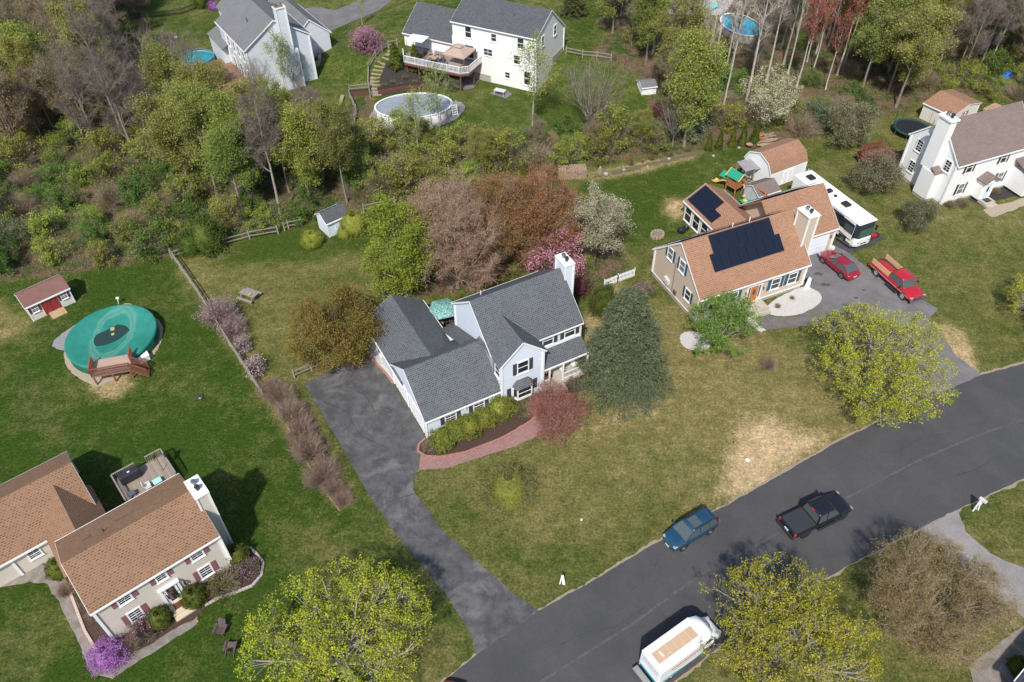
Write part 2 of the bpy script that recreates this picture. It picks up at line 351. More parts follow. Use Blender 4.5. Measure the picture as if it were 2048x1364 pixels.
def ground_material():
    m = bpy.data.materials.new('lawn_and_soil'); m.use_nodes = True; nt = m.node_tree; b = nt.nodes['Principled BSDF']; L = nt.links.new
    b.inputs['Roughness'].default_value = .95; b.inputs['Specular IOR Level'].default_value = .1
    at = nd(nt, 'ShaderNodeAttribute', attribute_name='zone'); sp = nd(nt, 'ShaderNodeSeparateColor'); L(at.outputs['Color'], sp.inputs[0])
    tc = nd(nt, 'ShaderNodeTexCoord')
    def noise_(sc, det=6, ro=.6, dist=0):
        n = nd(nt, 'ShaderNodeTexNoise'); n.inputs['Scale'].default_value = sc; n.inputs['Detail'].default_value = det; n.inputs['Roughness'].default_value = ro; n.inputs['Distortion'].default_value = dist
        L(tc.outputs['Object'], n.inputs['Vector']); return n.outputs[0]
    def mathn(op, a, b_=None, clamp=False):
        n = nd(nt, 'ShaderNodeMath', operation=op); n.use_clamp = clamp
        for i, v in enumerate((a, b_)):
            if v is None: continue
            if isinstance(v, (int, float)): n.inputs[i].default_value = v
            else: L(v, n.inputs[i])
        return n.outputs[0]
    def rng(v, a, b_, c=0, d=1):
        n = nd(nt, 'ShaderNodeMapRange'); n.inputs[1].default_value = a; n.inputs[2].default_value = b_; n.inputs[3].default_value = c; n.inputs[4].default_value = d; L(v, n.inputs[0]); return n.outputs[0]
    def mix(f, a, b_, bt='MIX'):
        n = nd(nt, 'ShaderNodeMix', data_type='RGBA', blend_type=bt)
        if isinstance(f, (int, float)): n.inputs[0].default_value = f
        else: L(f, n.inputs[0])
        for i, v in ((6, a), (7, b_)):
            if isinstance(v, tuple): n.inputs[i].default_value = (*v, 1)
            else: L(v, n.inputs[i])
        return n.outputs[2]
    big, mid, fine, vf = noise_(.13, 6, .62, .4), noise_(.8, 7, .68), noise_(5, 6, .75), noise_(22, 3, .8)
    tuft = noise_(2.2, 6, .72)
    lush = at.outputs['Alpha']
    green = mix(lush, GREEN_DRYISH, GREEN_LUSH)
    green = mix(rng(mid, .35, .65), green, mix(.5, green, (.02, .05, .008)))
    # dry blades: amount from the zone plus noise at three scales
    nsum = mathn('ADD', mathn('MULTIPLY', big, .8), mathn('ADD', mathn('MULTIPLY', mid, .55), mathn('MULTIPLY', fine, .55)))
    dthr = mathn('ADD', sp.outputs[0], mathn('SUBTRACT', nsum, .98))
    c = mix(rng(dthr, .15, .8), green, (.27, .22, .105))
    c = mix(rng(mathn('ADD', mathn('MULTIPLY', sp.outputs[2], 1.1), mathn('SUBTRACT', nsum, .95)), .25, .75), c, (.52, .39, .245))
    lit = mix(rng(fine, .35, .68), (.105, .075, .048), (.20, .145, .10))
    lit = mix(rng(mathn('MULTIPLY', noise_(.35, 6, .7), 1.0), .47, .6), lit, (.045, .085, .018))
    c = mix(rng(mathn('ADD', sp.outputs[1], mathn('MULTIPLY', mathn('SUBTRACT', mid, .5), 1.2)), .3, .62), c, lit)
    # blade-scale light and dark
    c = mix(1., c, mix(rng(vf, .3, .7), (.38, .38, .38), (1.85, 1.82, 1.75)), 'MULTIPLY')
    c = mix(1., c, mix(rng(fine, .34, .66), (.6, .62, .6), (1.42, 1.40, 1.38)), 'MULTIPLY')
    c = mix(1., c, mix(rng(tuft, .34, .66), (.72, .74, .72), (1.28, 1.24, 1.2)), 'MULTIPLY')
    c = mix(1., c, mix(rng(mid, .36, .64), (.8, .82, .8), (1.2, 1.17, 1.12)), 'MULTIPLY')
    # pale specks: thatch, fallen petals, dandelion heads
    vo = nd(nt, 'ShaderNodeTexVoronoi'); vo.inputs['Scale'].default_value = 3.2; L(tc.outputs['Object'], vo.inputs['Vector'])
    spk = mathn('MULTIPLY', mathn('LESS_THAN', vo.outputs['Distance'], .16), mathn('GREATER_THAN', noise_(.45, 3), .56))
    spk = mathn('MULTIPLY', spk, mathn('GREATER_THAN', sp.outputs[0], .36)); spk = mathn('MULTIPLY', spk, mathn('LESS_THAN', sp.outputs[1], .3))
    c = mix(mathn('MULTIPLY', spk, .55), c, (.42, .36, .22))
    L(c, b.inputs['Base Color'])
    bp = nd(nt, 'ShaderNodeBump'); bp.inputs['Strength'].default_value = .9; bp.inputs['Distance'].default_value = .12
    L(mathn('ADD', vf, fine), bp.inputs['Height']); L(bp.outputs[0], b.inputs['Normal'])
    return m
GREEN_LUSH = (.040, .085, .010); GREEN_DRYISH = (.115, .135, .030)
me = fastmesh('ground', np.stack([GX, GY, GZ], -1).reshape(-1, 3), F4, mats=[ground_material()])
ca = me.color_attributes.new('zone', 'FLOAT_COLOR', 'POINT'); ca.data.foreach_set('color', att.reshape(-1, 4).astype(np.float32).ravel())
for p in me.polygons: p.use_smooth = True
ground = link(bpy.data.objects.new('ground', me)); tag(ground, kind='structure')

def asphalt(name, c, c2, sc=.7, patches=0.):
    m = bpy.data.materials.new(name); m.use_nodes = True; nt = m.node_tree; b = nt.nodes['Principled BSDF']; L = nt.links.new
    b.inputs['Roughness'].default_value = .9; b.inputs['Specular IOR Level'].default_value = .3
    tc = nd(nt, 'ShaderNodeTexCoord')
    n = nd(nt, 'ShaderNodeTexNoise'); n.inputs['Scale'].default_value = sc; n.inputs['Detail'].default_value = 8; n.inputs['Roughness'].default_value = .68; n.inputs['Distortion'].default_value = .35
    n2 = nd(nt, 'ShaderNodeTexNoise'); n2.inputs['Scale'].default_value = 25; n2.inputs['Detail'].default_value = 3
    L(tc.outputs['Object'], n.inputs[0]); L(tc.outputs['Object'], n2.inputs[0])
    mr = nd(nt, 'ShaderNodeMapRange'); mr.inputs[1].default_value = .4; mr.inputs[2].default_value = .66; L(n.outputs[0], mr.inputs[0])
    mx = nd(nt, 'ShaderNodeMix', data_type='RGBA'); mx.inputs[6].default_value = (*c, 1); mx.inputs[7].default_value = (*c2, 1); L(mr.outputs[0], mx.inputs[0])
    mr2 = nd(nt, 'ShaderNodeMapRange'); mr2.inputs[1].default_value = .3; mr2.inputs[2].default_value = .7; mr2.inputs[3].default_value = .8; mr2.inputs[4].default_value = 1.2; L(n2.outputs[0], mr2.inputs[0])
    m2 = nd(nt, 'ShaderNodeMix', data_type='RGBA', blend_type='MULTIPLY'); m2.inputs[0].default_value = 1; L(mx.outputs[2], m2.inputs[6]); L(mr2.outputs[0], m2.inputs[7])
    last = m2.outputs[2]
    if patches:
        n3 = nd(nt, 'ShaderNodeTexNoise'); n3.inputs['Scale'].default_value = .22; n3.inputs['Detail'].default_value = 7; n3.inputs['Roughness'].default_value = .75; n3.inputs['Distortion'].default_value = .8
        L(tc.outputs['Object'], n3.inputs[0]); mr3 = nd(nt, 'ShaderNodeMapRange'); mr3.inputs[1].default_value = .5; mr3.inputs[2].default_value = .62; L(n3.outputs[0], mr3.inputs[0])
        f = nd(nt, 'ShaderNodeMath', operation='MULTIPLY'); f.inputs[1].default_value = patches; L(mr3.outputs[0], f.inputs[0])
        m3 = nd(nt, 'ShaderNodeMix', data_type='RGBA'); m3.inputs[7].default_value = (c2[0] * 1.9, c2[1] * 1.8, c2[2] * 1.7, 1); L(f.outputs[0], m3.inputs[0]); L(last, m3.inputs[6]); last = m3.outputs[2]
    L(last, b.inputs['Base Color'])
    bp = nd(nt, 'ShaderNodeBump'); bp.inputs['Strength'].default_value = .3; bp.inputs['Distance'].default_value = .01; L(n2.outputs[0], bp.inputs['Height']); L(bp.outputs[0], b.inputs['Normal'])
    return m
RS = random.Random(5)
def rough_edge(W, step=.3, amp=.06):
    out = []; n = len(W)
    for i in range(n):
        a, b = Vector(W[i]), Vector(W[(i + 1) % n]); k = max(1, int((b - a).length / step)); t = (b - a); nn = Vector((-t.y, t.x)).normalized()
        for j in range(k):
            p = a + t * (j / k); out.append(p + nn * (noise.noise(Vector((p.x * .9, p.y * .9, 3.3))) * amp * 2 + RS.uniform(-amp, amp) * .6 if j else 0))
    return out
def smooth_poly(W, it=2):
    for _ in range(it):
        o = []; n = len(W)
        for i in range(n):
            a, b = Vector(W[i]), Vector(W[(i + 1) % n]); o += [a * .75 + b * .25, a * .25 + b * .75]
        W = o
    return W
def sheet(name, P, off, m, world=False, smooth=0, amp=.06, thick=0., kind='structure', drape=False):
    W = [Vector(p[:2]) if world else g(*p).xy for p in P]
    if smooth: W = smooth_poly(W, smooth)
    if amp: W = rough_edge(W, amp=amp)
    bm = bmesh.new()
    vs = [bm.verts.new((p.x, p.y, 0)) for p in W]
    for a, b, c in tessellate_polygon([[Vector((p.x, p.y, 0)) for p in W]]):
        try: f = bm.faces.new((vs[a], vs[b], vs[c]))
        except ValueError: continue
        f.normal_update()
        if f.normal.z < 0: f.normal_flip()
    if drape:
        x0, x1 = min(p.x for p in W), max(p.x for p in W); y0, y1 = min(p.y for p in W), max(p.y for p in W)
        for k in range(int(x0), int(x1) + 1): bmesh.ops.bisect_plane(bm, geom=bm.verts[:] + bm.edges[:] + bm.faces[:], plane_co=(k, 0, 0), plane_no=(1, 0, 0))
        for k in range(int(y0), int(y1) + 1): bmesh.ops.bisect_plane(bm, geom=bm.verts[:] + bm.edges[:] + bm.faces[:], plane_co=(0, k, 0), plane_no=(0, 1, 0))
    if drape: bmesh.ops.triangulate(bm, faces=bm.faces[:], ngon_method='EAR_CLIP')
    for v in bm.verts: v.co.z = (hz(v.co.x, v.co.y) if drape else 0) + off
    me = bpy.data.meshes.new(name); bm.to_mesh(me); bm.free(); me.materials.append(m)
    return tag(link(bpy.data.objects.new(name, me)), kind=kind)
A_ROAD = asphalt('road_asphalt', (.060, .0595, .061), (.077, .0755, .078), .25)
A_DRIVE = asphalt('driveway_asphalt', (.060, .0595, .061), (.11, .107, .108), .9, patches=.5)
A_GREY = asphalt('worn_asphalt', (.135, .128, .130), (.185, .176, .176), .5)
A_OLD = asphalt('old_paving', (.17, .145, .125), (.27, .24, .215), 1.2)
M_STAIN = mat('oil_stain', (.05, .045, .045), .7, col2=(.11, .10, .10), vscale=3)
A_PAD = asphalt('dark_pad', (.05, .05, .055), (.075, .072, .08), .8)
M_MULCH = mat('mulch', (.085, .048, .036), .95, var=.5, vscale=9, bump=.6, bscale=30)
M_MULCHD = mat('dark_mulch', (.045, .038, .036), .95, var=.5, vscale=9, bump=.6, bscale=30)
M_WROCK = mat('white_gravel', (.62, .60, .57), .9, col2=(.42, .40, .37), vscale=14, bump=.8, bscale=40)
M_GROCK = mat('grey_gravel', (.34, .335, .34), .9, col2=(.18, .17, .17), vscale=14, bump=.8, bscale=40)
M_TROCK = mat('tan_stone', (.46, .38, .28), .9, col2=(.28, .23, .17), vscale=12, bump=.8, bscale=40)
M_CONC = mat('concrete', (.46, .41, .34), .85, var=.2, vscale=2)
M_VERGE = mat('verge_sand', (.32, .26, .19), .95, col2=(.20, .17, .115), vscale=8)
def _crk(): pass
def brick_mat(name, a, b_, mo, bw=.2, rh=.1):
    m = bpy.data.materials.new(name); m.use_nodes = True; nt = m.node_tree; b = nt.nodes['Principled BSDF']; L = nt.links.new
    tc = nd(nt, 'ShaderNodeTexCoord'); mp = nd(nt, 'ShaderNodeMapping'); mp.inputs['Rotation'].default_value = (0, 0, -.49); br = nd(nt, 'ShaderNodeTexBrick')
    br.inputs['Color1'].default_value = (*a, 1); br.inputs['Color2'].default_value = (*b_, 1); br.inputs['Mortar'].default_value = (*mo, 1)
    br.inputs['Scale'].default_value = 1; br.inputs['Brick Width'].default_value = bw; br.inputs['Row Height'].default_value = rh; br.inputs['Mortar Size'].default_value = .01
    L(tc.outputs['Object'], mp.inputs[0]); L(mp.outputs[0], br.inputs[0]); L(br.outputs[0], b.inputs['Base Color']); b.inputs['Roughness'].default_value = .9
    MATS[name] = m; return m
M_PAVER = brick_mat('pink_pavers', (.33, .185, .165), (.26, .145, .135), (.15, .09, .085), .22, .16)
M_EDGING = mat('brick_edging', (.42, .2, .15), .9, var=.35, vscale=7)
# road: upper edge then lower edge
RU = [(700, 1500), (880, 1368), (955, 1308), (1072, 1224), (1180, 1165), (1330, 1076), (1500, 984), (1680, 881), (1850, 799), (1950, 754), (2048, 727), (2300, 655), (2700, 560)]
RL = [(2700, 780), (2300, 870), (2048, 957), (1922, 1016), (1860, 1047), (1740, 1108), (1633, 1167), (1480, 1262), (1344, 1366), (1180, 1500)]
sheet('verge', [(x, y - 5) for x, y in RU] + [(x, y + 5) for x, y in RL], .006, M_VERGE, amp=.12)
sheet('road', RU + RL, .014, A_ROAD, amp=.04)
def ribbon(name, pts, wd, off, m, jit=0.):
    W = [g(*p).xy for p in pts]; rnd = random.Random(3); L_ = []; R_ = []
    for i, p in enumerate(W):
        t = (W[min(i + 1, len(W) - 1)] - W[max(i - 1, 0)]).normalized(); n = Vector((-t.y, t.x)); L_.append(p + n * wd / 2); R_.append(p - n * wd / 2)
    return sheet(name, [tuple(p) for p in L_ + R_[::-1]], off, m, world=True, amp=jit)
M_SEAM = mat('pale_seam', (.10, .098, .099), .9, col2=(.06, .058, .062), vscale=2.5)
ribbon('road_seam', [(1010, 1430), (1080, 1365), (1262, 1250), (1400, 1150), (1480, 1108), (1560, 1065)], .16, .02, M_SEAM, .03)
ribbon('road_seam', [(1690, 998), (1780, 950), (1850, 915), (1950, 873), (2048, 838)], .16, .02, M_SEAM, .03)
sheet('driveway', [(608, 768), (660, 742), (735, 716), (762, 735), (790, 772), (853, 876), (842, 888), (838, 905), (838, 938), (826, 958), (829, 985), (850, 1012), (880, 1055), (960, 1128), (1030, 1190), (1078, 1221), (1020, 1262), (952, 1311), (944, 1275), (900, 1200), (800, 1078), (745, 1000), (700, 925), (655, 845)], .018, A_DRIVE, amp=.05)
sheet('driveway', [(1612, 512), (1668, 488), (1700, 508), (1745, 545), (1800, 573), (1876, 618), (1856, 640), (1885, 668), (1912, 712), (1962, 750), (1900, 778), (1846, 801), (1800, 752), (1720, 700), (1640, 650), (1600, 630), (1640, 605), (1632, 590), (1606, 572)], .018, A_GREY, amp=.05)
sheet('driveway_walk', [(1640, 605), (1600, 632), (1562, 636), (1540, 632), (1520, 622), (1500, 640), (1515, 652), (1532, 661), (1580, 655), (1640, 650), (1700, 680)], .026, asphalt('walk_asphalt', (.12, .11, .10), (.17, .155, .145), 1.), amp=.03)
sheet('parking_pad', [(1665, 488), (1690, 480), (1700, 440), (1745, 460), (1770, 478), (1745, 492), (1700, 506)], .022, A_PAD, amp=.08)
sheet('driveway', [(1839, 1060), (1913, 1020), (1928, 1050), (1931, 1064), (1980, 1107), (2048, 1136), (2200, 1180), (2200, 1330), (2048, 1236), (1970, 1174), (1900, 1110)], .018, asphalt('old_drive', (.21, .195, .19), (.28, .265, .25), .8), amp=.07)
sheet('driveway', [(1956, 1318), (1970, 1306), (2048, 1250), (2150, 1190), (2300, 1240), (2300, 1500), (1945, 1500), (1946, 1364), (1939, 1335)], .018, A_OLD, amp=.05)
sheet('gravel_bed', [(1996, 1334), (2048, 1300), (2200, 1210), (2300, 1400), (2100, 1500), (2025, 1375)], .026, M_GROCK, amp=.05)
for i, (x, y, r_) in enumerate(((1650, 570, .5), (1636, 548, .45), (1690, 610, .35), (1712, 596, .25), (1728, 580, .2), (1665, 625, .3))):
    c = g(x, y).xy; sheet('oil_stain', [(c.x + r_ * math.cos(a * .52) * (1 + .3 * math.sin(a * 2.3 + i)), c.y + r_ * .6 * math.sin(a * .52) * (1 + .3 * math.cos(a * 1.7 + i))) for a in range(12)], .03, M_STAIN, world=True, amp=.03)
M_CRACK = mat('crack_fill', (.03, .03, .032), .9, col2=(.055, .06, .04), vscale=4)
ribbon('driveway_seam', [(744, 1023), (770, 1008), (800, 996), (828, 988)], .07, .024, M_CRACK, .02)
for P_ in ([(1120, 1290), (1180, 1262), (1230, 1255), (1290, 1215)], [(1760, 905), (1800, 900), (1850, 872), (1900, 866)], [(640, 800), (690, 822), (720, 870), (780, 900)], [(690, 770), (730, 790), (760, 840)], [(1250, 1190), (1300, 1150), (1318, 1118)], [(1880, 960), (1950, 940), (2010, 905)]):
    ribbon('asphalt_crack', P_, .035, .022, M_CRACK, .05)
# main house: mulch bed, edging, pavers, porch walk
sheet('brick_path', [(842, 905), (838, 940), (890, 937), (960, 915), (1030, 893), (1085, 868), (1115, 842), (1135, 810), (1150, 785), (1128, 775), (1100, 800), (1060, 835), (1000, 865), (940, 890), (880, 902)], .024, M_PAVER, amp=.02)
BED = [(853, 876), (838, 888), (836, 902), (850, 912), (880, 914), (930, 905), (1000, 878), (1060, 840), (1110, 795), (1125, 775), (1085, 785), (1010, 805), (930, 850)]
sheet('mulch_bed', BED, .03, M_MULCH, amp=.04)
sheet('mulch_bed', [(1130, 772), (1160, 750), (1200, 745), (1195, 765), (1160, 783), (1142, 790)], .03, M_MULCH, amp=.04)
def curb(name, pts, label, m, wd=.18, ht=.14, cat='edging'):
    W = [g(*p) for p in pts]; mb = MB()
    for a, b in zip(W, W[1:]):
        k = max(1, int((b - a).length / .25))
        for j in range(k):
            p = a + (b - a) * ((j + .04) / k); q = a + (b - a) * ((j + .96) / k); h = Vector((0, 0, ht / 2))
            mb.bar(p + h, q + h, wd, ht)
    return tag(mb.build(name, m), label, cat)
curb('brick_edging', [(851, 878), (838, 889), (836, 903), (850, 913), (880, 915), (930, 906), (1000, 879), (1050, 852), (1085, 825), (1108, 800)], 'curved red brick edging round the mulch bed of the blue-grey house', M_EDGING)
curb('brick_edging', [(735, 690), (738, 712), (752, 728), (772, 748), (786, 768)], 'short red brick edging beside the garage wall at the driveway', M_EDGING)
sheet('gravel_bed', [(733, 688), (738, 712), (752, 728), (770, 747), (786, 768), (792, 762), (775, 735), (752, 690)], .026, M_WROCK, amp=.03)
# tan house gravel beds
sheet('gravel_bed', [(1530, 615), (1535, 628), (1560, 634), (1600, 630), (1632, 614), (1645, 598), (1640, 585), (1618, 574), (1604, 573), (1560, 592)], .03, M_WROCK, smooth=1, amp=.03)
sheet('gravel_bed', [(1490, 637), (1505, 655), (1522, 664), (1532, 661), (1515, 648), (1500, 634)], .03, M_WROCK, amp=.03)
sheet('gravel_bed', [(1358, 672), (1362, 690), (1385, 702), (1410, 703), (1424, 690), (1424, 676), (1400, 665), (1372, 662)], .02, M_WROCK, smooth=1, amp=.08)
# house with brown roof: paths and beds
sheet('path', [(-200, 1120), (0, 1110), (32, 1142), (100, 1105), (125, 1100), (125, 1150), (150, 1190), (165, 1240), (195, 1300), (225, 1310), (300, 1290), (350, 1255), (398, 1222), (394, 1248), (330, 1290), (280, 1320), (225, 1358), (190, 1352), (175, 1330), (160, 1290), (120, 1210), (95, 1168), (60, 1163), (0, 1175), (-200, 1240)], .02, A_OLD, amp=.07)
sheet('mulch_bed', [(140, 1185), (150, 1190), (165, 1240), (194, 1302), (240, 1316), (300, 1290), (350, 1258), (388, 1240), (420, 1205), (470, 1185), (520, 1165), (528, 1130), (510, 1105), (470, 1090), (471, 1135), (229, 1276)], .032, M_MULCH, amp=.05)
curb('stone_edging', [(142, 1188), (152, 1215), (170, 1262), (194, 1302)], 'pale edging along the left bed of the brown-roofed colonial', mat('pale_edge', (.5, .38, .32), .9))
curb('stone_edging', [(410, 1212), (440, 1195), (470, 1186), (505, 1172), (524, 1150), (527, 1125), (515, 1110), (500, 1095)], 'wavy grey stone edging round the right bed of the brown-roofed colonial', mat('grey_edge', (.42, .38, .35), .9))
# white house right, flower bed and flagstones
sheet('mulch_bed', [(1935, 400), (2030, 355), (2120, 330), (2160, 370), (2040, 390), (1990, 402), (1972, 415)], .022, M_MULCHD, amp=.05)
sheet('flagstone_path', [(1966, 420), (2048, 396), (2150, 368), (2160, 390), (2048, 412), (1990, 434), (1982, 434)], .024, M_TROCK, amp=.08)
# pool surrounds
sheet('gravel_bed', [(97, 690), (140, 655), (170, 640), (160, 700), (125, 703)], .02, M_GROCK, smooth=1, amp=.06)
sheet('gravel_bed', [(130, 690), (127, 720), (140, 745), (180, 770), (200, 775), (300, 722), (322, 690), (327, 655), (315, 635), (277, 614), (255, 605), (238, 612), (200, 640), (160, 660)], .03, M_TROCK, smooth=1, amp=.06)
sheet('gravel_bed', [(738, 235), (745, 255), (790, 262), (840, 264), (905, 245), (935, 215), (915, 200), (800, 205), (755, 205)], .02, M_GROCK, smooth=1, amp=.1, drape=True)
# beyond: drive of the grey house, hillside bed and patio
sheet('driveway', [(585, 70), (580, 35), (612, 16), (640, 15), (668, 20), (700, 10), (740, -20), (800, -60), (900, -120), (960, -110), (820, -30), (760, 20), (700, 45), (625, 76), (600, 84)], .03, A_GREY, amp=.05, drape=True)
sheet('mulch_bed', [(775, 118), (830, 118), (880, 150), (870, 172), (765, 192), (758, 160)], .05, M_MULCHD, amp=.08, drape=True)
sheet('patio', [(885, 150), (965, 150), (948, 176), (930, 180), (885, 170)], .05, A_GREY, amp=.05, drape=True)
sheet('patio', [(978, 187), (1005, 178), (1025, 188), (1012, 198)], .04, A_GREY, amp=.03, drape=True)
sheet('patio', [(1310, -60), (1500, -60), (1462, 12), (1440, 30), (1330, 30)], .03, mat('pale_paving', (.5, .5, .52), .9, var=.2, vscale=3), amp=.1, drape=True)
sheet('planting_strip', [(1215, 343), (1285, 329), (1340, 316), (1400, 302), (1412, 304), (1345, 321), (1290, 334), (1225, 350)], .018, mat('strip_soil', (.15, .11, .08), .95, col2=(.09, .11, .04), vscale=6, bump=.5), amp=.15)
# ================================================ HOUSES
shingle('roof_grey', (.12, .127, .136), (.03, .033, .037), w_=.25, h_=.17, speck=.3)
shingle('roof_tan', (.33, .187, .118), (.18, .095, .057), w_=.30, h_=.18, speck=.25)
shingle('roof_brown', (.26, .153, .092), (.11, .06, .036), w_=.27, h_=.17, speck=.3)
shingle('roof_taupe', (.20, .155, .138), (.12, .09, .078), w_=.5, h_=.14, speck=.3)
shingle('roof_slate', (.10, .105, .112), (.04, .042, .047), w_=.3, h_=.2, speck=.25)
shingle('roof_mid', (.18, .18, .185), (.12, .12, .125), w_=.36, h_=.16, speck=.3)
shingle('roof_maroon', (.20, .105, .085), (.15, .075, .062), w_=.3, h_=.14, speck=.3)
S_BLUE = stripes('siding_pale_blue', (.66, .72, .80), (.50, .55, .63), 'z', .12, .12, vary=.03)
S_GREYB = stripes('siding_grey_blue', (.62, .66, .70), (.48, .52, .56), 'z', .14, .12, vary=.03)
S_TAN = stripes('siding_tan', (.56, .46, .36), (.43, .35, .27), 'z', .12, .12, vary=.03)
S_BEIGE = stripes('siding_beige', (.62, .555, .48), (.47, .42, .36), 'z', .12, .12, vary=.03)
S_WHITE = stripes('siding_white', (.80, .79, .77), (.64, .63, .62), 'z', .12, .12, vary=.02)
S_CREAM = stripes('siding_cream', (.66, .62, .53), (.52, .49, .42), 'x', .2, .08, vary=.03)
M_WHITE = mat('white_trim', (.80, .80, .80), .5)
M_GLASS = mat('window_glass', (.02, .026, .03), .06, spec=.8)
M_GLASS2 = mat('window_glass_blind', (.16, .17, .17), .1, spec=.8)
M_CHAR = mat('charcoal_shutter', (.045, .048, .06), .6)
M_NAVY = mat('teal_shutter', (.018, .08, .13), .6)
M_PLUM = mat('plum_shutter', (.25, .10, .115), .6)
M_DKPL = mat('dark_shutter', (.06, .04, .055), .6)
M_FOUND = mat('foundation', (.42, .38, .34), .9, var=.3, vscale=3)
M_METAL = mat('grey_metal', (.32, .31, .30), .4, metal=.8)
M_DARK = mat('dark_metal', (.03, .03, .03), .5)
M_ORANGE = mat('orange_wood_door', (.55, .20, .05), .5, var=.3, vscale=3)
M_RUST = mat('rusty_cap', (.30, .16, .09), .8, var=.4, vscale=6)
class Face:
    def __init__(s, o, d): s.o = Vector((*o, 0)); s.d = Vector((*d, 0)).normalized(); s.n = Vector((s.d.y, -s.d.x, 0))
    def P(s, u, z, out=0.): return s.o + s.d * u + s.n * out + Vector((0, 0, z))
    def slab(s, mb, u0, z0, u1, z1, o0, o1, mi=0):
        return mb.obox(s.P(u0, z0, o0), s.d * (u1 - u0), s.n * (o1 - o0), Vector((0, 0, z1 - z0)), mi)
def win(root, f, u, z, w_=.95, h_=1.3, shut=None, sw=.38, cas=.1, grid=False, glass=None, out0=0., name='window'):
    mb = MB(); a, b, c, d = u - w_ / 2, u + w_ / 2, z - h_ / 2, z + h_ / 2
    for r in ((a - cas, c - cas, b + cas, c), (a - cas, d, b + cas, d + cas), (a - cas, c, a, d), (b, c, b + cas, d)): f.slab(mb, r[0], r[1], r[2], r[3], out0 + .003, out0 + .07)
    f.slab(mb, a, z - .03, b, z + .03, out0 + .02, out0 + .055)
    f.slab(mb, a - cas - .03, c - cas - .05, b + cas + .03, c - cas, out0 + .003, out0 + .12)
    if grid:
        f.slab(mb, u - .012, c, u + .012, d, out0 + .03, out0 + .05)
        for q in (.25, .75): f.slab(mb, a, c + h_ * q - .012, b, c + h_ * q + .012, out0 + .03, out0 + .05)
    fr = mb.build(name, M_WHITE, root)
    p = MB(); f.slab(p, a + .002, c + .002, b - .002, d - .002, out0 + .006, out0 + .028); p.build('pane', glass or M_GLASS, fr)
    if shut:
        for sgn in (-1, 1):
            cc = u + sgn * (w_ / 2 + cas + sw / 2 + .01); q = MB(); f.slab(q, cc - sw / 2, c - .04, cc + sw / 2, d + .06, .003, .05)
            for e in (c + .08, z, d - .02): f.slab(q, cc - sw / 2 + .05, e - .03, cc + sw / 2 - .05, e + .03, .051, .062)
            q.build('shutter', shut, root)
    return fr
def gwall(mb, ax, x0, x1, y0, y1, he, hr, z0=0., rr=.5, he2=None, mi=0):
    """gabled volume; ax is the ridge direction, rr places the ridge across the width"""
    he2 = he if he2 is None else he2
    if ax == 'x':
        P = [(x0, y0, z0), (x0, y1, z0), (x0, y1, he2), (x0, y0 + (y1 - y0) * rr, hr), (x0, y0, he)]; mb.extr(P, (x1 - x0, 0, 0), mi)
    else:
        P = [(x0, y0, z0), (x1, y0, z0), (x1, y0, he2), (x0 + (x1 - x0) * rr, y0, hr), (x0, y0, he)]; mb.extr(P, (0, y1 - y0, 0), mi)
def groof(mb, ax, x0, x1, y0, y1, he, hr, oh=.3, og=.15, rr=.5, he2=None, th=.12, lift=.07):
    """two roof planes over a gabled volume, resting on its slopes"""
    he2 = he if he2 is None else he2
    if ax == 'x':
        yr = y0 + (y1 - y0) * rr; m0 = (hr - he) / (yr - y0); m1 = (hr - he2) / (y1 - yr)
        mb.roofq((x0 - og, y0 - oh, he - oh * m0 + lift), (x1 + og, y0 - oh, he - oh * m0 + lift), (x1 + og, yr, hr + lift), (x0 - og, yr, hr + lift), th)
        mb.roofq((x1 + og, y1 + oh, he2 - oh * m1 + lift), (x0 - og, y1 + oh, he2 - oh * m1 + lift), (x0 - og, yr, hr + lift - .001), (x1 + og, yr, hr + lift - .001), th)
    else:
        xr = x0 + (x1 - x0) * rr; m0 = (hr - he) / (xr - x0); m1 = (hr - he2) / (x1 - xr)
        mb.roofq((x0 - oh, y1 + og, he - oh * m0 + lift), (x0 - oh, y0 - og, he - oh * m0 + lift), (xr, y0 - og, hr + lift), (xr, y1 + og, hr + lift), th)
        mb.roofq((x1 + oh, y0 - og, he2 - oh * m1 + lift), (x1 + oh, y1 + og, he2 - oh * m1 + lift), (xr, y1 + og, hr + lift - .001), (xr, y0 - og, hr + lift - .001), th)
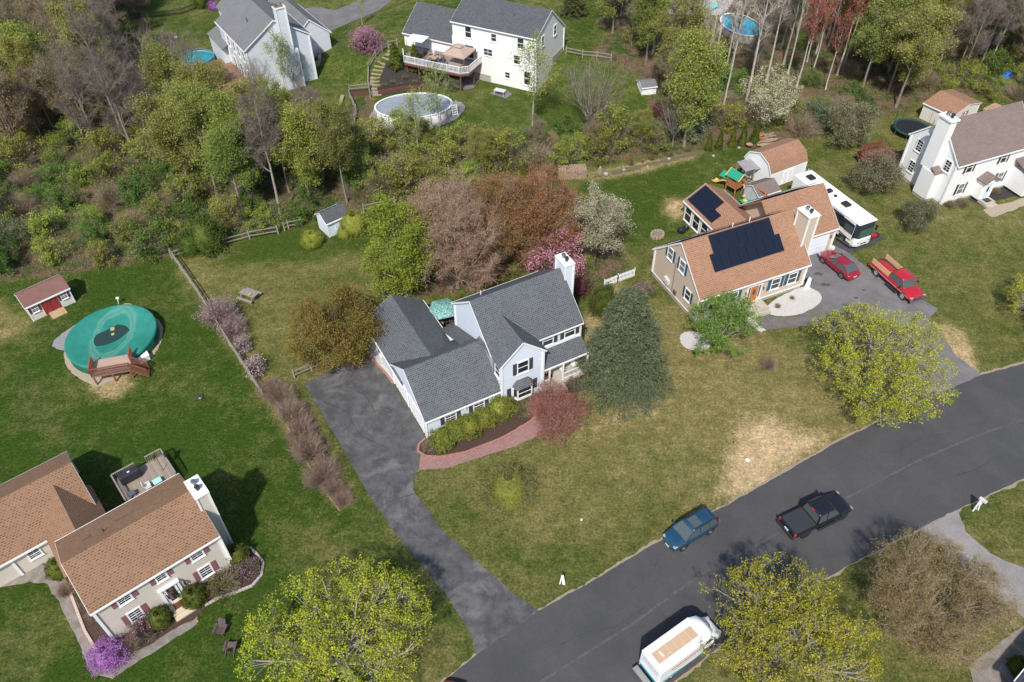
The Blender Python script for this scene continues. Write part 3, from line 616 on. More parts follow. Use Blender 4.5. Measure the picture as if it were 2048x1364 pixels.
def rakes(mb, ax, x0, x1, y0, y1, he, hr, oh=.3, og=.15, rr=.5, he2=None, w_=.2, ends=(0, 1), sides=(0, 1)):
    w_ = w_ * .75
    """white boards along the gable slopes and the eaves"""
    he2 = he if he2 is None else he2
    if ax == 'x':
        yr = y0 + (y1 - y0) * rr; m0 = (hr - he) / (yr - y0); m1 = (hr - he2) / (y1 - yr); A = (y0 - oh, he - oh * m0); B = (yr, hr); C_ = (y1 + oh, he2 - oh * m1)
        for e in ends:
            x = x0 - og - .012 if e == 0 else x1 + og + .012
            for p, q in ((A, B), (B, C_)): mb.bar((x, p[0], p[1] - .03), (x, q[0], q[1] - .03), .03, w_)
        for e in sides:
            p = A if e == 0 else C_; yy = p[0] + (-.03 if e == 0 else .03)
            mb.box(x0 - og, yy - .05, p[1] - .1, x1 + og, yy + .05, p[1] + .03)
    else:
        xr = x0 + (x1 - x0) * rr; m0 = (hr - he) / (xr - x0); m1 = (hr - he2) / (x1 - xr); A = (x0 - oh, he - oh * m0); B = (xr, hr); C_ = (x1 + oh, he2 - oh * m1)
        for e in ends:
            y = y0 - og - .012 if e == 0 else y1 + og + .012
            for p, q in ((A, B), (B, C_)): mb.bar((p[0], y, p[1] - .03), (q[0], y, q[1] - .03), .03, w_)
        for e in sides:
            p = A if e == 0 else C_; xx = p[0] + (-.03 if e == 0 else .03)
            mb.box(xx - .05, y0 - og, p[1] - .1, xx + .05, y1 + og, p[1] + .03)
def corners(mb, pts, z0, z1, w_=.1):
    for x, y in pts: mb.box(x - w_, y - w_, z0, x + w_, y + w_, z1)
def chimney(root, x0, y0, x1, y1, z0, z1, m, cap=.1, trim=True, flues=2):
    ch = MB().box(x0, y0, z0, x1, y1, z1).build('chimney', m, root)
    t = MB(); t.box(x0 - cap, y0 - cap, z1, x1 + cap, y1 + cap, z1 + .12)
    if trim:
        for x, y in ((x0, y0), (x1, y0), (x0, y1), (x1, y1)): t.box(x - .07, y - .07, z0 + .01, x + .07, y + .07, z1 - .001)
    t.build('chimney_cap', M_WHITE, ch)
    for k in range(flues):
        q = (k + 1) / (flues + 1); a, b = (x0 + (x1 - x0) * (q if x1 - x0 > y1 - y0 else .5)), (y0 + (y1 - y0) * (.5 if x1 - x0 > y1 - y0 else q))
        f = MB().tube((a, b, z1 + .12), (a, b, z1 + .42), .13, .13, 14); f.tube((a, b, z1 + .45), (a, b, z1 + .56), .2, .17, 14)
        for s_ in range(4): f.tube((a + .12 * math.cos(s_ * 1.57), b + .12 * math.sin(s_ * 1.57), z1 + .4), (a + .12 * math.cos(s_ * 1.57), b + .12 * math.sin(s_ * 1.57), z1 + .47), .015)
        f.build('flue', M_METAL if k else M_DARK, ch)
    return ch
def gdoor(root, f, u, w_=2.4, h_=2.1, z0=.03, m=None):
    mb = MB(); f.slab(mb, u - w_ / 2, z0, u + w_ / 2, z0 + h_, .003, .035)
    for i in range(4):
        for j in range(4): f.slab(mb, u - w_ / 2 + .06 + j * w_ / 4, z0 + .06 + i * h_ / 4, u - w_ / 2 - .06 + (j + 1) * w_ / 4, z0 - .06 + (i + 1) * h_ / 4, .036, .05)
    d = mb.build('garage_door', m or M_WHITE, root)
    q = MB(); f.slab(q, u - w_ / 2 - .12, z0, u - w_ / 2, z0 + h_ + .12, .003, .06); f.slab(q, u + w_ / 2, z0, u + w_ / 2 + .12, z0 + h_ + .12, .003, .06); f.slab(q, u - w_ / 2, z0 + h_, u + w_ / 2, z0 + h_ + .12, .003, .06)
    q.build('door_frame', M_WHITE, d)
def door(root, f, u, z0=.3, w_=.95, h_=2.05, m=None, side=0., glass=False):
    mb = MB(); f.slab(mb, u - w_ / 2, z0, u + w_ / 2, z0 + h_, .01, .05); d = mb.build('door', m or M_WHITE, root)
    q = MB(); W_ = w_ / 2 + side
    f.slab(q, u - W_ - .12, z0, u - W_, z0 + h_ + .14, .003, .09); f.slab(q, u + W_, z0, u + W_ + .12, z0 + h_ + .14, .003, .09); f.slab(q, u - W_, z0 + h_, u + W_, z0 + h_ + .14, .003, .09)
    q.build('door_frame', M_WHITE, d)
    if side:
        for s_ in (-1, 1):
            p = MB(); f.slab(p, u + s_ * (w_ / 2 + side / 2) - side / 2 + .04, z0 + .4, u + s_ * (w_ / 2 + side / 2) + side / 2 - .04, z0 + h_ - .1, .01, .04); p.build('sidelight', M_GLASS, d)
            p = MB(); f.slab(p, u + s_ * (w_ / 2 + .02) - .02, z0, u + s_ * (w_ / 2 + .02) + .02, z0 + h_, .003, .07); p.build('mullion', M_WHITE, d)
    if glass: p = MB(); f.slab(p, u - w_ / 2 + .12, z0 + .2, u + w_ / 2 - .12, z0 + h_ - .15, .051, .06); p.build('door_glass', M_GLASS, d)
    else:
        p = MB(); n = 12; c = f.P(u, z0 + h_ * .6, .052)
        p.extr([c + f.d * (.16 * math.cos(6.283 * i / n)) + Vector((0, 0, .38 * math.sin(6.283 * i / n))) for i in range(n)], f.n * .01); p.build('door_glass', M_GLASS, d)
    k = MB(); c = f.P(u + w_ * .4, z0 + 1., .05); k.tube(c, c + f.n * .06, .035, .035, 8); k.build('door_knob', M_METAL, d)
    return d
def vent(root, x, y, z, m=None, h_=.35, r=.05):
    MB().tube((x, y, z - .1), (x, y, z + h_), r, r, 8).build('vent_pipe', m or M_WHITE, root)

# ---- main house: pale blue siding, grey roof
def main_house():
    R = thing('house', 'pale blue colonial house with grey shingle roof and attached garage wing beside the wide driveway', 'house', (-.96, 46.49, 0), .491)
    m = MB()
    gwall(m, 'x', 0, 8.96, 1.55, 9.16, 5.55, 8.74)
    gwall(m, 'x', -7.29, -.002, .22, 7.5, 2.55, 5.25)
    gwall(m, 'y', 0, 4.18, 0, 4.2, 5.55, 7.45)
    gwall(m, 'y', -7.29, -1.44, 7.4, 14.05, 2.5, 4.42)
    m.box(-1.44, 7.45, 0, -.003, 9.4, 2.5)
    m.build('wall', S_BLUE, R)
    r = MB(); groof(r, 'x', -.06, 8.96, 1.55, 9.16, 5.55, 8.74)
    groof(r, 'x', -7.29, -.1, .22, 7.5, 2.55, 5.25, og=.12)
    groof(r, 'y', 0, 4.18, .02, 3.9, 5.55, 7.45, oh=.25, og=.2)
    groof(r, 'y', -7.29, -1.44, 5.0, 14.05, 2.5, 4.42, oh=.2)
    r.roofq((-.06, 9.6, 2.5), (-1.5, 9.6, 2.5), (-1.5, 5.2, 4.45), (-.06, 5.2, 4.45), .1)
    # porch roof and bay roof
    r.roofq((4.18, .1, 2.62), (9.1, .1, 2.62), (9.1, 1.56, 3.6), (4.18, 1.56, 3.6), .1)
    r.build('roof', MATS['roof_grey'], R)
    t = MB(); rakes(t, 'x', -.06, 8.96, 1.55, 9.16, 5.55, 8.74, sides=(1,)); rakes(t, 'x', -7.29, -.1, .22, 7.5, 2.55, 5.25, og=.12, ends=(0,), sides=(0,))
    t.box(4.4, 1.2, 5.2, 9.1, 1.3, 5.33); t.box(-.1, 1.2, 5.2, 0, 1.3, 5.33)
    rakes(t, 'y', 0, 4.18, .02, 3.9, 5.55, 7.45, oh=.25, og=.2, ends=(0,), sides=()); rakes(t, 'y', -7.29, -1.44, 5.0, 14.05, 2.5, 4.42, oh=.2, ends=(1,), sides=(0, 1))
    corners(t, [(0, 0), (4.18, 0)], 0, 5.4); corners(t, [(-7.29, .22), (-7.29, 7.5)], 0, 2.4); corners(t, [(8.96, 1.55), (8.96, 9.16), (0, 9.16)], 0, 5.3)
    t.box(4.2, .02, 2.45, 9.1, .12, 2.6); t.box(4.2, 1.5, 3.55, 9.0, 1.56, 3.72); t.build('trim', M_WHITE, R)
    fr, fl = Face((0, 0), (1, 0)), Face((0, 4.2), (0, -1)); fm = Face((0, 1.55), (1, 0)); fg = Face((-7.29, .22), (1, 0)); gl = Face((-7.29, 7.5), (0, -1))
    win(R, fr, 2.13, 4.35, 1.0, 1.3, M_CHAR); win(R, fl, 3.55, 4.3, .75, 1.2, M_CHAR, sw=.25)
    for u in (5.55, 7.85): win(R, fm, u, 4.62, 1.0, 1.15, M_CHAR)
    win(R, fm, 7.4, 1.6, 1.2, 1.4)
    door(R, fm, 5.35, .32)
    for u in (2.35, 5.1): win(R, fg, u, 1.4, .95, 1.15, M_CHAR, grid=True)
    for u in (1.95, 5.3): gdoor(R, gl, u, 2.6, 2.1)
    el = Face((-7.29, 14.05), (0, -1)); win(R, el, 3.0, 1.5, 1.0, 1.1)
    ex = MB(); gl.slab(ex, 3.55, 1.9, 3.7, 2.15, .003, .2); ex.build('wall_lamp', M_WHITE, R); ex = MB(); fg.slab(ex, 3.6, 1.75, 3.8, 2.0, .003, .22); ex.build('wall_lamp', M_WHITE, R)
    # bay window
    b = MB(); b.prism([(1.05, -.001), (1.35, -.55), (2.75, -.55), (3.05, -.001)], .75, 1.02); b.prism([(1.05, -.001), (1.35, -.55), (2.75, -.55), (3.05, -.001)], 2.1, 2.25)
    for x, y in ((1.35, -.5), (2.75, -.5), (1.1, -.05), (3.0, -.05)): b.box(x - .06, y - .05, 1.02, x + .06, y + .05, 2.1)
    b.box(1.35, -.53, 1.54, 2.75, -.49, 1.6)
    bay = b.build('bay_window', M_WHITE, R)
    p = MB(); p.prism([(1.12, -.002), (1.4, -.5), (2.7, -.5), (2.98, -.002)], 1.021, 2.099); p.build('pane', M_GLASS, bay)
    p = MB(); A, B, C_, D = (1.0, 0, 2.26), (1.25, -.68, 2.26), (2.85, -.68, 2.26), (3.1, 0, 2.26); T0, T1 = (1.45, 0, 2.85), (2.65, 0, 2.85)
    p.roofq(B, C_, T1, T0, .04); p.add([A, B, T0, C_, D, T1], [(0, 1, 2), (3, 4, 5)]); p.build('bay_roof', MATS['roof_grey'], bay)
    for u in (.72, 3.38):
        q = MB(); fr.slab(q, u - .2, .95, u + .2, 2.2, .003, .05); q.build('shutter', M_CHAR, R)
    # porch
    q = MB(); q.box(4.2, -.13, .02, 9.1, 1.55, .3); q.box(5.05, -1.05, .02, 6.3, -.13, .18); q.build('porch_floor', M_CONC, R)
    for x in (4.95, 6.4, 9.0): MB().box(x - .07, 0, .3, x + .07, .14, 2.5).build('porch_post', M_WHITE, R, bevel=.01)
    for a, b_ in ((4.22, 4.88), (6.47, 8.93)):
        q = MB(); q.box(a, .04, 1.08, b_, .1, 1.15); q.box(a, .04, .4, b_, .1, .46); k = int((b_ - a) / .14)
        for i in range(k): x = a + (i + .5) * (b_ - a) / k; q.box(x - .02, .05, .46, x + .02, .09, 1.08)
        q.build('porch_railing', M_WHITE, R)
    chimney(R, 8.98, 4.5, 9.85, 6.15, 0, 9.55, S_BLUE)
    vent(R, 1.8, 7.2, 7.35)
    # deck behind
    dk = MB(); dk.box(-1.2, 9.42, 0, 5.5, 14.0, .35); dk.build('deck', stripes('deck_redwood', (.19, .07, .045), (.06, .02, .015), 'x', .15, .08, vary=.2), R)
    return R
H_M = main_house()
# ---- brown-roofed colonial, bottom left
def house_a():
    R = thing('house', 'beige colonial with brown shingle roof and plum shutters at the lower left', 'house', (-28.45, 25.2, 0), .686)
    m = MB(); gwall(m, 'x', 0, 9, 0, 6.54, 4.8, 6.45); gwall(m, 'x', -11.0, -.6, 9.7, 16.6, 2.6, 4.75); m.box(-.65, 9.72, 0, 2.9, 16.58, 2.6)
    m.extr([(2.9, 9.72, 2.6), (2.9, 13.15, 4.7), (2.9, 16.58, 2.6)], (-4, 0, 0)); gwall(m, 'y', -.6, 3.2, 5.0, 11.5, 2.55, 4.2)
    m.build('wall', S_BEIGE, R)
    r = MB(); groof(r, 'x', 0, 9, 0, 6.54, 4.8, 6.45); groof(r, 'x', -11, 2.95, 9.7, 16.6, 2.6, 4.75); groof(r, 'y', -.6, 3.2, 5.5, 12.1, 2.6, 4.35, oh=.25)
    r.build('roof', MATS['roof_brown'], R)
    t = MB(); rakes(t, 'x', 0, 9, 0, 6.54, 4.8, 6.45, w_=.16); rakes(t, 'x', -11, 2.95, 9.7, 16.6, 2.6, 4.75, w_=.16, sides=())
    t.box(-11, 9.33, 2.27, -.85, 9.43, 2.42); t.box(-11, 16.87, 2.3, 3.1, 16.97, 2.43)
    corners(t, [(0, 0), (9, 0), (9, 6.54)], 0, 4.6); corners(t, [(-.62, 9.7), (-3.5, 9.7), (2.93, 16.58)], 0, 2.45, .09); t.build('trim', M_WHITE, R)
    f = Face((0, 0), (1, 0))
    for u in (1.98, 4.6, 7.26): win(R, f, u, 3.92, .78 if u != 4.6 else .62, .95, M_PLUM, sw=.36, grid=True, cas=.12)
    for u in (1.98, 7.26): win(R, f, u, 1.5, .78, 1.1, M_PLUM, sw=.36, grid=True, cas=.12)
    win(R, Face((-11, 9.7), (1, 0)), 8.95, 1.5, .75, .8, grid=True, cas=.12)
    door(R, f, 4.66, .35, .85, 1.95, side=.18, glass=True)
    q = MB(); f.slab(q, 3.9, 2.45, 5.42, 2.6, .003, .25); f.slab(q, 3.95, .3, 4.12, 2.45, .003, .12); f.slab(q, 5.2, .3, 5.37, 2.45, .003, .12); q.build('door_surround', M_WHITE, R)
    l = MB(); f.slab(l, 5.62, 1.9, 5.72, 2.0, 0, .2); l.tube(f.P(5.67, 1.75, .2), f.P(5.67, 2.05, .2), .09, .07, 8); l.build('wall_lamp', M_DARK, R)
    s = MB(); s.box(3.95, -1.1, .01, 5.5, -.001, .33); s.box(3.95, -1.5, .01, 5.5, -1.1, .17); st = s.build('front_steps', mat('cream_step', (.55, .46, .34), .8), R)
    MB().box(4.25, -.75, .332, 5.05, -.2, .35).build('doormat', mat('brown_mat', (.15, .06, .03), .9, var=.4, vscale=20), R)
    c = chimney(R, 9.02, 1.75, 9.9, 3.55, 0, 7.15, S_BEIGE)
    for x, y, ang in ((1.76, 4.85, 0), (4.2, 4.85, 0)):
        z = 6.45 - (y - 3.27) * (1.65 / 3.27) + .12; MB().obox((x - .3, y - .07, z), (.6, 0, 0), (0, .14, -.07), (0, 0, .05)).build('roof_vent', M_METAL, R)
    vent(R, 2.95, 4.4, 6.0, M_DARK, .25)
    # downspout
    d = MB(); d.box(9.1, -.2, 0, 9.2, -.1, 4.6); d.box(9.1, -.2, .02, 9.6, -.1, .12); d.build('downspout', M_WHITE, R)
    # back deck
    dk = MB(); dk.box(4.95, 9.8, .45, 9.2, 13.2, .6)
    for x, y in ((5.05, 9.9), (9.1, 9.9), (5.05, 13.1), (9.1, 13.1)): dk.box(x - .07, y - .07, 0, x + .07, y + .07, .45)
    D = dk.build('deck', stripes('deck_grey', (.30, .25, .20), (.13, .10, .08), 'x', .14, .1, vary=.2, angle=0), R)
    for a, b in (((5.0, 13.15), (6.9, 13.15)), ((7.8, 13.15), (9.15, 13.15)), ((5.0, 10.0), (5.0, 13.15)), ((9.15, 10.0), (9.15, 13.15))):
        q = MB(); A, B = Vector((*a, 1.45)), Vector((*b, 1.45)); q.bar(A, B, .12, .05); q.bar(A - Vector((0, 0, .75)), B - Vector((0, 0, .75)), .05, .06); n = int((B - A).length / .15)
        for i in range(n + 1): p = A + (B - A) * (i / n); q.box(p.x - .02, p.y - .02, .6, p.x + .02, p.y + .02, 1.43)
        q.build('railing', MATS.get('grey_wood') or mat('grey_wood', (.30, .27, .23), .85, var=.3, vscale=5), D)
    return R
H_A = house_a()
# ---- tan house with solar panels
def solar(root, A, U, V, nx, ny, w_, h_, off=.12, mat_=None):
    """panels on a slope: A corner, U along the eave, V up the slope (unit vectors)"""
    U, V = Vector(U).normalized(), Vector(V).normalized(); N = U.cross(V).normalized(); N = N if N.z > 0 else -N
    for j in range(ny):
        for i in range(nx):
            p = Vector(A) + U * (i * w_) + V * (j * h_) + N * off
            q = MB().obox(p + U * .015 + V * .015, U * (w_ - .03), V * (h_ - .03), N * .04)
            q.build('solar_panel', mat_ or M_SOLAR, root)
M_SOLAR = mat('solar_cells', (.008, .011, .022), .28, spec=.35, col2=(.012, .016, .03), vscale=30)
def house_c():
    R = thing('house', 'tan cape house with brown roof carrying black solar panels and an orange front door', 'house', (18.2, 57.2, 0), .409)
    L_, W_, he, hr = 12.93, 8.21, 3.55, 7.25
    m = MB(); gwall(m, 'x', 0, L_, 0, W_, he, hr, z0=.5); gwall(m, 'x', L_ - .01, 19.95, 3.95, 11.2, 3.25, 6.3, z0=0.01); gwall(m, 'y', 8.25, 13.2, 8.0, 15.2, 2.65, 4.15)
    m.build('wall', S_TAN, R)
    b = MB(); b.box(.03, .03, 0, L_ - .03, W_ - .03, .5); b.build('foundation', M_FOUND, R)
    r = MB(); groof(r, 'x', 0, L_, 0, W_, he, hr); groof(r, 'x', L_ - .8, 19.95, 3.95, 11.2, 3.25, 6.3); groof(r, 'y', 8.25, 13.2, 5.5, 15.2, 2.65, 4.15, oh=.2); r.build('roof', MATS['roof_tan'], R)
    t = MB(); rakes(t, 'x', 0, L_, 0, W_, he, hr); rakes(t, 'x', L_ + .3, 19.95, 3.95, 11.2, 3.25, 6.3, ends=(1,)); rakes(t, 'y', 8.25, 13.2, 8.6, 15.2, 2.65, 4.15, oh=.2, ends=(1,))
    corners(t, [(0, 0), (L_, 0), (0, W_)], .5, he - .2); corners(t, [(19.95, 3.95)], 0, 3.0); t.box(-.02, -.03, .42, L_ + .02, -.001, .56); t.box(-.03, 0, .42, -.001, W_, .56); t.build('trim', M_WHITE, R)
    f, l = Face((0, 0), (1, 0)), Face((0, W_), (0, -1))
    for u in (4.1, 9.25, 11.35): win(R, f, u, 1.95, .95, 1.25, M_NAVY)
    win(R, f, 1.7, 1.95, .95, 1.25, M_NAVY)
    for u in (W_ - 5.62, W_ - 3.46): win(R, l, u, 4.75, .8, 1.25, M_NAVY, sw=.3, glass=M_GLASS2)
    win(R, l, W_ - 1.85, 2.3, .8, 1.2, M_NAVY, sw=.3)
    door(R, f, 6.66, .55, .95, 2.05, m=M_ORANGE, side=.28)
    for u in (5.6, 7.75):
        q = MB(); f.slab(q, u - .06, 2.0, u + .06, 2.1, 0, .12); q.tube(f.P(u, 1.85, .15), f.P(u, 2.15, .15), .07, .05, 8); q.build('wall_lamp', M_METAL, R)
    s = MB(); s.box(5.6, -1.5, .01, 7.8, -.002, .5); s.box(5.6, -1.95, .01, 7.8, -1.5, .25); s.build('front_steps', M_CONC, R)
    gf = Face((L_, 3.95), (1, 0)); gdoor(R, gf, 4.55, 3.3, 2.2, m=mat('white_door', (.72, .76, .80), .5))
    gq = MB(); gf.slab(gq, 6.5, 1.75, 6.64, 2.1, 0, .15); gq.build('wall_lamp', M_METAL, R)
    chimney(R, 12.6, 1.25, 13.75, 2.95, 0, 8.15, S_TAN, cap=.12)
    mf = (hr - he) / (W_ / 2); sl = math.atan(mf); V = (0, math.cos(sl), math.sin(sl))
    zr = lambda y: he + y * mf + .07
    h_ = 1.82; w_ = 1.03
    solar(R, (2.75, 2.66, zr(2.66)), (1, 0, 0), V, 7, 1, w_, h_); y0 = 2.66 - math.cos(sl) * h_; solar(R, (2.25, y0, zr(y0)), (1, 0, 0), V, 8, 1, w_, h_)
    Vb = (0, -math.cos(sl), math.sin(sl)); yb = W_ - .4
    M_BK = mat('solar_glossy', (.05, .052, .05), .18, spec=.6)
    solar(R, (.6, yb, zr(.4)), (1, 0, 0), Vb, 5, 2, 1.03, 1.95, .16, M_BK); solar(R, (6.0, yb - 1.9, zr(2.3)), (1, 0, 0), Vb, 6, 1, 1.03, 1.95, .16, M_BK)
    mg = 3.05 / 3.625; sg = math.atan(mg); Vg = (0, -math.cos(sg), math.sin(sg)); solar(R, (13.3, 11.0, 3.25 + .2 * mg + .07), (1, 0, 0), Vg, 6, 2, 1.05, 2.0, .16, M_BK)
    ms = 1.5 / 2.475; ss = math.atan(ms); Vs = (math.cos(ss), 0, math.sin(ss)); zs = lambda x: 2.65 + (x - 8.25) * ms + .07
    solar(R, (8.35, 10.2, zs(8.35)), (0, 1, 0), Vs, 4, 1, 1.2, 1.3); solar(R, (8.35 + 1.3 * math.cos(ss), 11.4, zs(8.35 + 1.3 * math.cos(ss))), (0, 1, 0), Vs, 3, 1, 1.2, 1.25)
    # sunroom glazing
    sf = Face((8.25, 15.2), (0, -1))
    for u in (.9, 2.5, 4.1): win(R, sf, u, 1.35, 1.1, 1.9)
    q = MB()
    for y, z in ((5.6, 1.3), (5.2, 1.2)): q.box(-.28, y - .2, z - .1, -.003, y + .2, z + .5)
    q.build('utility_box', mat('pale_box', (.55, .54, .5), .6), R)
    q = MB(); q.box(-.15, 3.6, .8, -.003, 4.1, 1.3); q.tube((-.08, 4.4, .6), (-.08, 4.4, 4.6), .03); q.build('meter', M_METAL, R)
    vent(R, 5.9, 4.3, 7.25); vent(R, 7.9, 4.3, 7.3, h_=.45)
    sk = MB(); sk.box(8.35, 7.1, .0, 8.3, 7.2, .1)
    return R
H_C = house_c()
# ---- white house on the right
def house_d():
    R = thing('house', 'white colonial with taupe roof and dark shutters at the right edge', 'house', (50.05, 76.5, 0), .388)
    L_, W_, he, hr = 11.1, 7.17, 5.75, 9.15
    m = MB(); gwall(m, 'x', 0, L_, 0, W_, he, hr, z0=.35); m.box(9.7, -2.6, .35, 15, -.004, 2.9); m.build('wall', S_WHITE, R)
    b = MB(); b.box(.04, .04, 0, L_ - .04, W_ - .04, .35); b.box(-1.0, 1.35, 0, -.001, 3.4, .35); b.build('foundation', M_FOUND, R)
    r = MB(); groof(r, 'x', 0, L_, 0, W_, he, hr); r.roofq((9.5, -2.9, 2.95), (15.2, -2.9, 2.95), (15.2, .1, 4.1), (9.5, .1, 4.1), .1)
    groof(r, 'y', 4.4, 6.5, -1.3, -.02, 2.75, 3.35, oh=.15, og=.15); r.build('roof', MATS['roof_taupe'], R)
    t = MB(); rakes(t, 'x', 0, L_, 0, W_, he, hr); corners(t, [(0, 0), (0, W_), (L_, 0)], .3, he - .2); t.build('trim', M_WHITE, R)
    f, l = Face((0, 0), (1, 0)), Face((0, W_), (0, -1))
    for u in (2.19, 7.3): win(R, f, u, 4.75, .8, 1.35, M_DKPL, sw=.3)
    for u in (2.23, 8.2): win(R, f, u, 1.85, .8, 1.35, M_DKPL, sw=.3, glass=M_GLASS2)
    for u, z in ((W_ - 5.59, 4.9), (W_ - 5.57, 2.15), (W_ - 1.12, 4.8)): win(R, l, u, z, .8, 1.3, grid=True)
    v = MB(); gwall(v, 'y', 4.55, 6.35, -1.05, -.002, 2.7, 3.2, z0=.35); v.build('entry', S_WHITE, R)
    door(R, Face((4.55, -1.05), (1, 0)), .9, .38, .85, 2.0, m=mat('pale_blue_door', (.55, .66, .72), .5))
    s = MB(); s.box(4.7, -2.2, .01, 6.2, -1.06, .38); s.box(4.7, -2.6, .01, 6.2, -2.2, .19); s.build('front_steps', M_CONC, R)
    MB().box(5.0, -1.95, .382, 5.9, -1.25, .395).build('doormat', M_DARK, R)
    ch = MB(); ch.box(-1.05, 1.35, .35, -.002, 3.4, 3.7); ch.box(-.95, 2.2, 3.7, -.001, 3.9, 9.9); c = ch.build('chimney', S_WHITE, R)
    MB().roofq((-1.1, 1.3, 3.72), (0, 1.3, 3.72), (0, 2.2, 4.3), (-1.1, 2.2, 4.3), .08).build('chimney_shoulder', MATS['roof_taupe'], c)
    MB().box(-1.1, 2.05, 9.9, .15, 4.05, 10.1).build('chimney_cap', M_WHITE, c)
    for y in (2.7, 3.3):
        q = MB().tube((-.45, y, 10.1), (-.45, y, 10.4), .16, .16, 12); q.tube((-.45, y, 10.43), (-.45, y, 10.6), .24, .2, 12); q.build('flue', M_METAL if y > 3 else M_DARK, c)
    d = MB(); d.tube((-.05, 4.6, 7.0), (-.5, 4.6, 7.1), .03); d.lathe([(0.02, 7.0), (.2, 7.03), (.34, 7.12)], -.6, 4.55, 16); d.build('satellite_dish', mat('dish_grey', (.42, .46, .52), .4), R)
    # red deck at the back corner
    dk = MB(); dk.box(-2.6, 7.9, .7, 2.6, 12.0, .85); D = dk.build('deck', stripes('deck_red', (.17, .045, .04), (.06, .012, .012), 'x', .14, .1, vary=.15), R); q = MB()
    MR = mat('red_stain', (.20, .03, .04), .7)
    for a, b in (((-2.6, 7.9), (-2.6, 11.2)), ((-2.6, 11.2), (-1.6, 12.0)), ((-1.6, 12.0), (1.5, 12.0)), ((-2.6, 7.9), (-.2, 7.9))):
        q = MB(); A, B = Vector((*a, 1.8)), Vector((*b, 1.8)); q.bar(A, B, .14, .06); n = int((B - A).length / .22)
        for i in range(n + 1): p = A + (B - A) * (i / n); q.box(p.x - .025, p.y - .025, .05, p.x + .025, p.y + .025, 1.78)
        q.build('railing', MR, D)
    return R
H_D = house_d()
# ---- white house at the top, deck and canopy
def railing(mb, a, b, z0, h_=1.0, st=.16, pw=.02, post=True):
    A, B = Vector((*a, z0 + h_)), Vector((*b, z0 + h_)); mb.bar(A, B, .1, .06); dz = Vector((0, 0, h_ - .12)); mb.bar(A - dz, B - dz, .06, .05); n = max(1, int((B - A).length / st))
    for i in range(n + 1): p = A + (B - A) * (i / n); k = .05 if post and (i in (0, n) or i % 9 == 0) else pw; mb.box(p.x - k, p.y - k, z0, p.x + k, p.y + k, z0 + h_ + (.08 if k > .03 else -.03))
def house_e():
    R = thing('house', 'white house with slate grey roof and raised deck behind the oval pool', 'house', (EF[0], EF[1], 0), EF[2])
    L_, W_, he, he2, hr, rr = 13.13, 9.3, 8.0, 6.1, 10.0, .49
    m = MB(); gwall(m, 'x', 0, L_, 0, W_, he, hr, he2=he2, rr=rr); gwall(m, 'x', -8.6, -.002, .35, 9.2, 4.6, 7.25, rr=.5); m.build('wall', S_WHITE, R)
    r = MB(); groof(r, 'x', 0, L_, 0, W_, he, hr, he2=he2, rr=rr); groof(r, 'x', -8.6, -.15, .35, 9.2, 4.6, 7.25, og=.1); r.build('roof', MATS['roof_slate'], R)
    t = MB(); rakes(t, 'x', 0, L_, 0, W_, he, hr, he2=he2, rr=rr); rakes(t, 'x', -8.6, -.15, .35, 9.2, 4.6, 7.25, og=.1, ends=(0,)); corners(t, [(0, 0), (L_, 0), (L_, W_)], 0, 5.8); t.build('trim', M_WHITE, R)
    MB().box(1.5, -.06, 0, 6.0, -.002, 1.0).build("foundation", M_FOUND, R); b = MB(); b.box(L_ + .002, 5.2, 0, L_ + .05, W_, 3.0); b.build('foundation', M_FOUND, R)
    f, rt = Face((0, 0), (1, 0)), Face((L_, 0), (0, 1))
    for u, w_, h_ in ((2.57, .9, 1.5), (6.62, .75, 1.0), (10.77, .9, 1.4)): win(R, f, u, 6.75, w_, h_)
    win(R, f, 5.3, 4.45, .6, .9); win(R, f, 6.0, 4.45, .6, .9); win(R, f, 10.2, 4.3, .9, 1.2); win(R, f, 8.7, 1.7, .7, .8); win(R, f, 11.8, 1.9, .9, 1.9)
    for u in (2.03, 6.07): win(R, rt, u, 6.7, .8, 1.3)
    door(R, f, 2.6, 2.85, 1.6, 2.1, glass=True)
    vent(R, 8.5, 2.6, 9.1, M_DARK, .4)
    # deck
    M_RB = mat('brown_frame', (.17, .065, .045), .8, var=.3, vscale=4); z = 2.75
    dk = MB(); dk.prism([(-6.6, .34), (-6.6, -3.2), (-5.4, -4.9), (3.6, -4.5), (4.55, -3.7), (4.55, -.003), (-.01, -.003), (-.01, .34)], z - .12, z); D = dk.build('deck', stripes('deck_taupe', (.24, .20, .185), (.12, .10, .09), 'y', .14, .1, vary=.15), R)
    q = MB()
    pts = [(-6.6, -3.2), (-5.4, -4.9), (-.3, -4.74), (3.6, -4.5), (4.55, -3.7), (4.55, 0)]
    for a, c in zip(pts, pts[1:]): q.bar((*a, z - .26), (*c, z - .26), .05, .26)
    for x, y in ((-5.2, -4.5), (-3.2, -4.6), (-.4, -4.5), (1.6, -4.4), (3.4, -4.2), (4.3, -2.0)): q.box(x - .09, y - .09, -.3, x + .09, y + .09, z - .13)
    q.build('deck_frame', M_RB, D)
    for a, c in zip(pts, pts[1:]): q = MB(); railing(q, a, c, z, 1.0, .2, .03); q.build('railing', M_WHITE, D)
    return R
H_E = house_e()
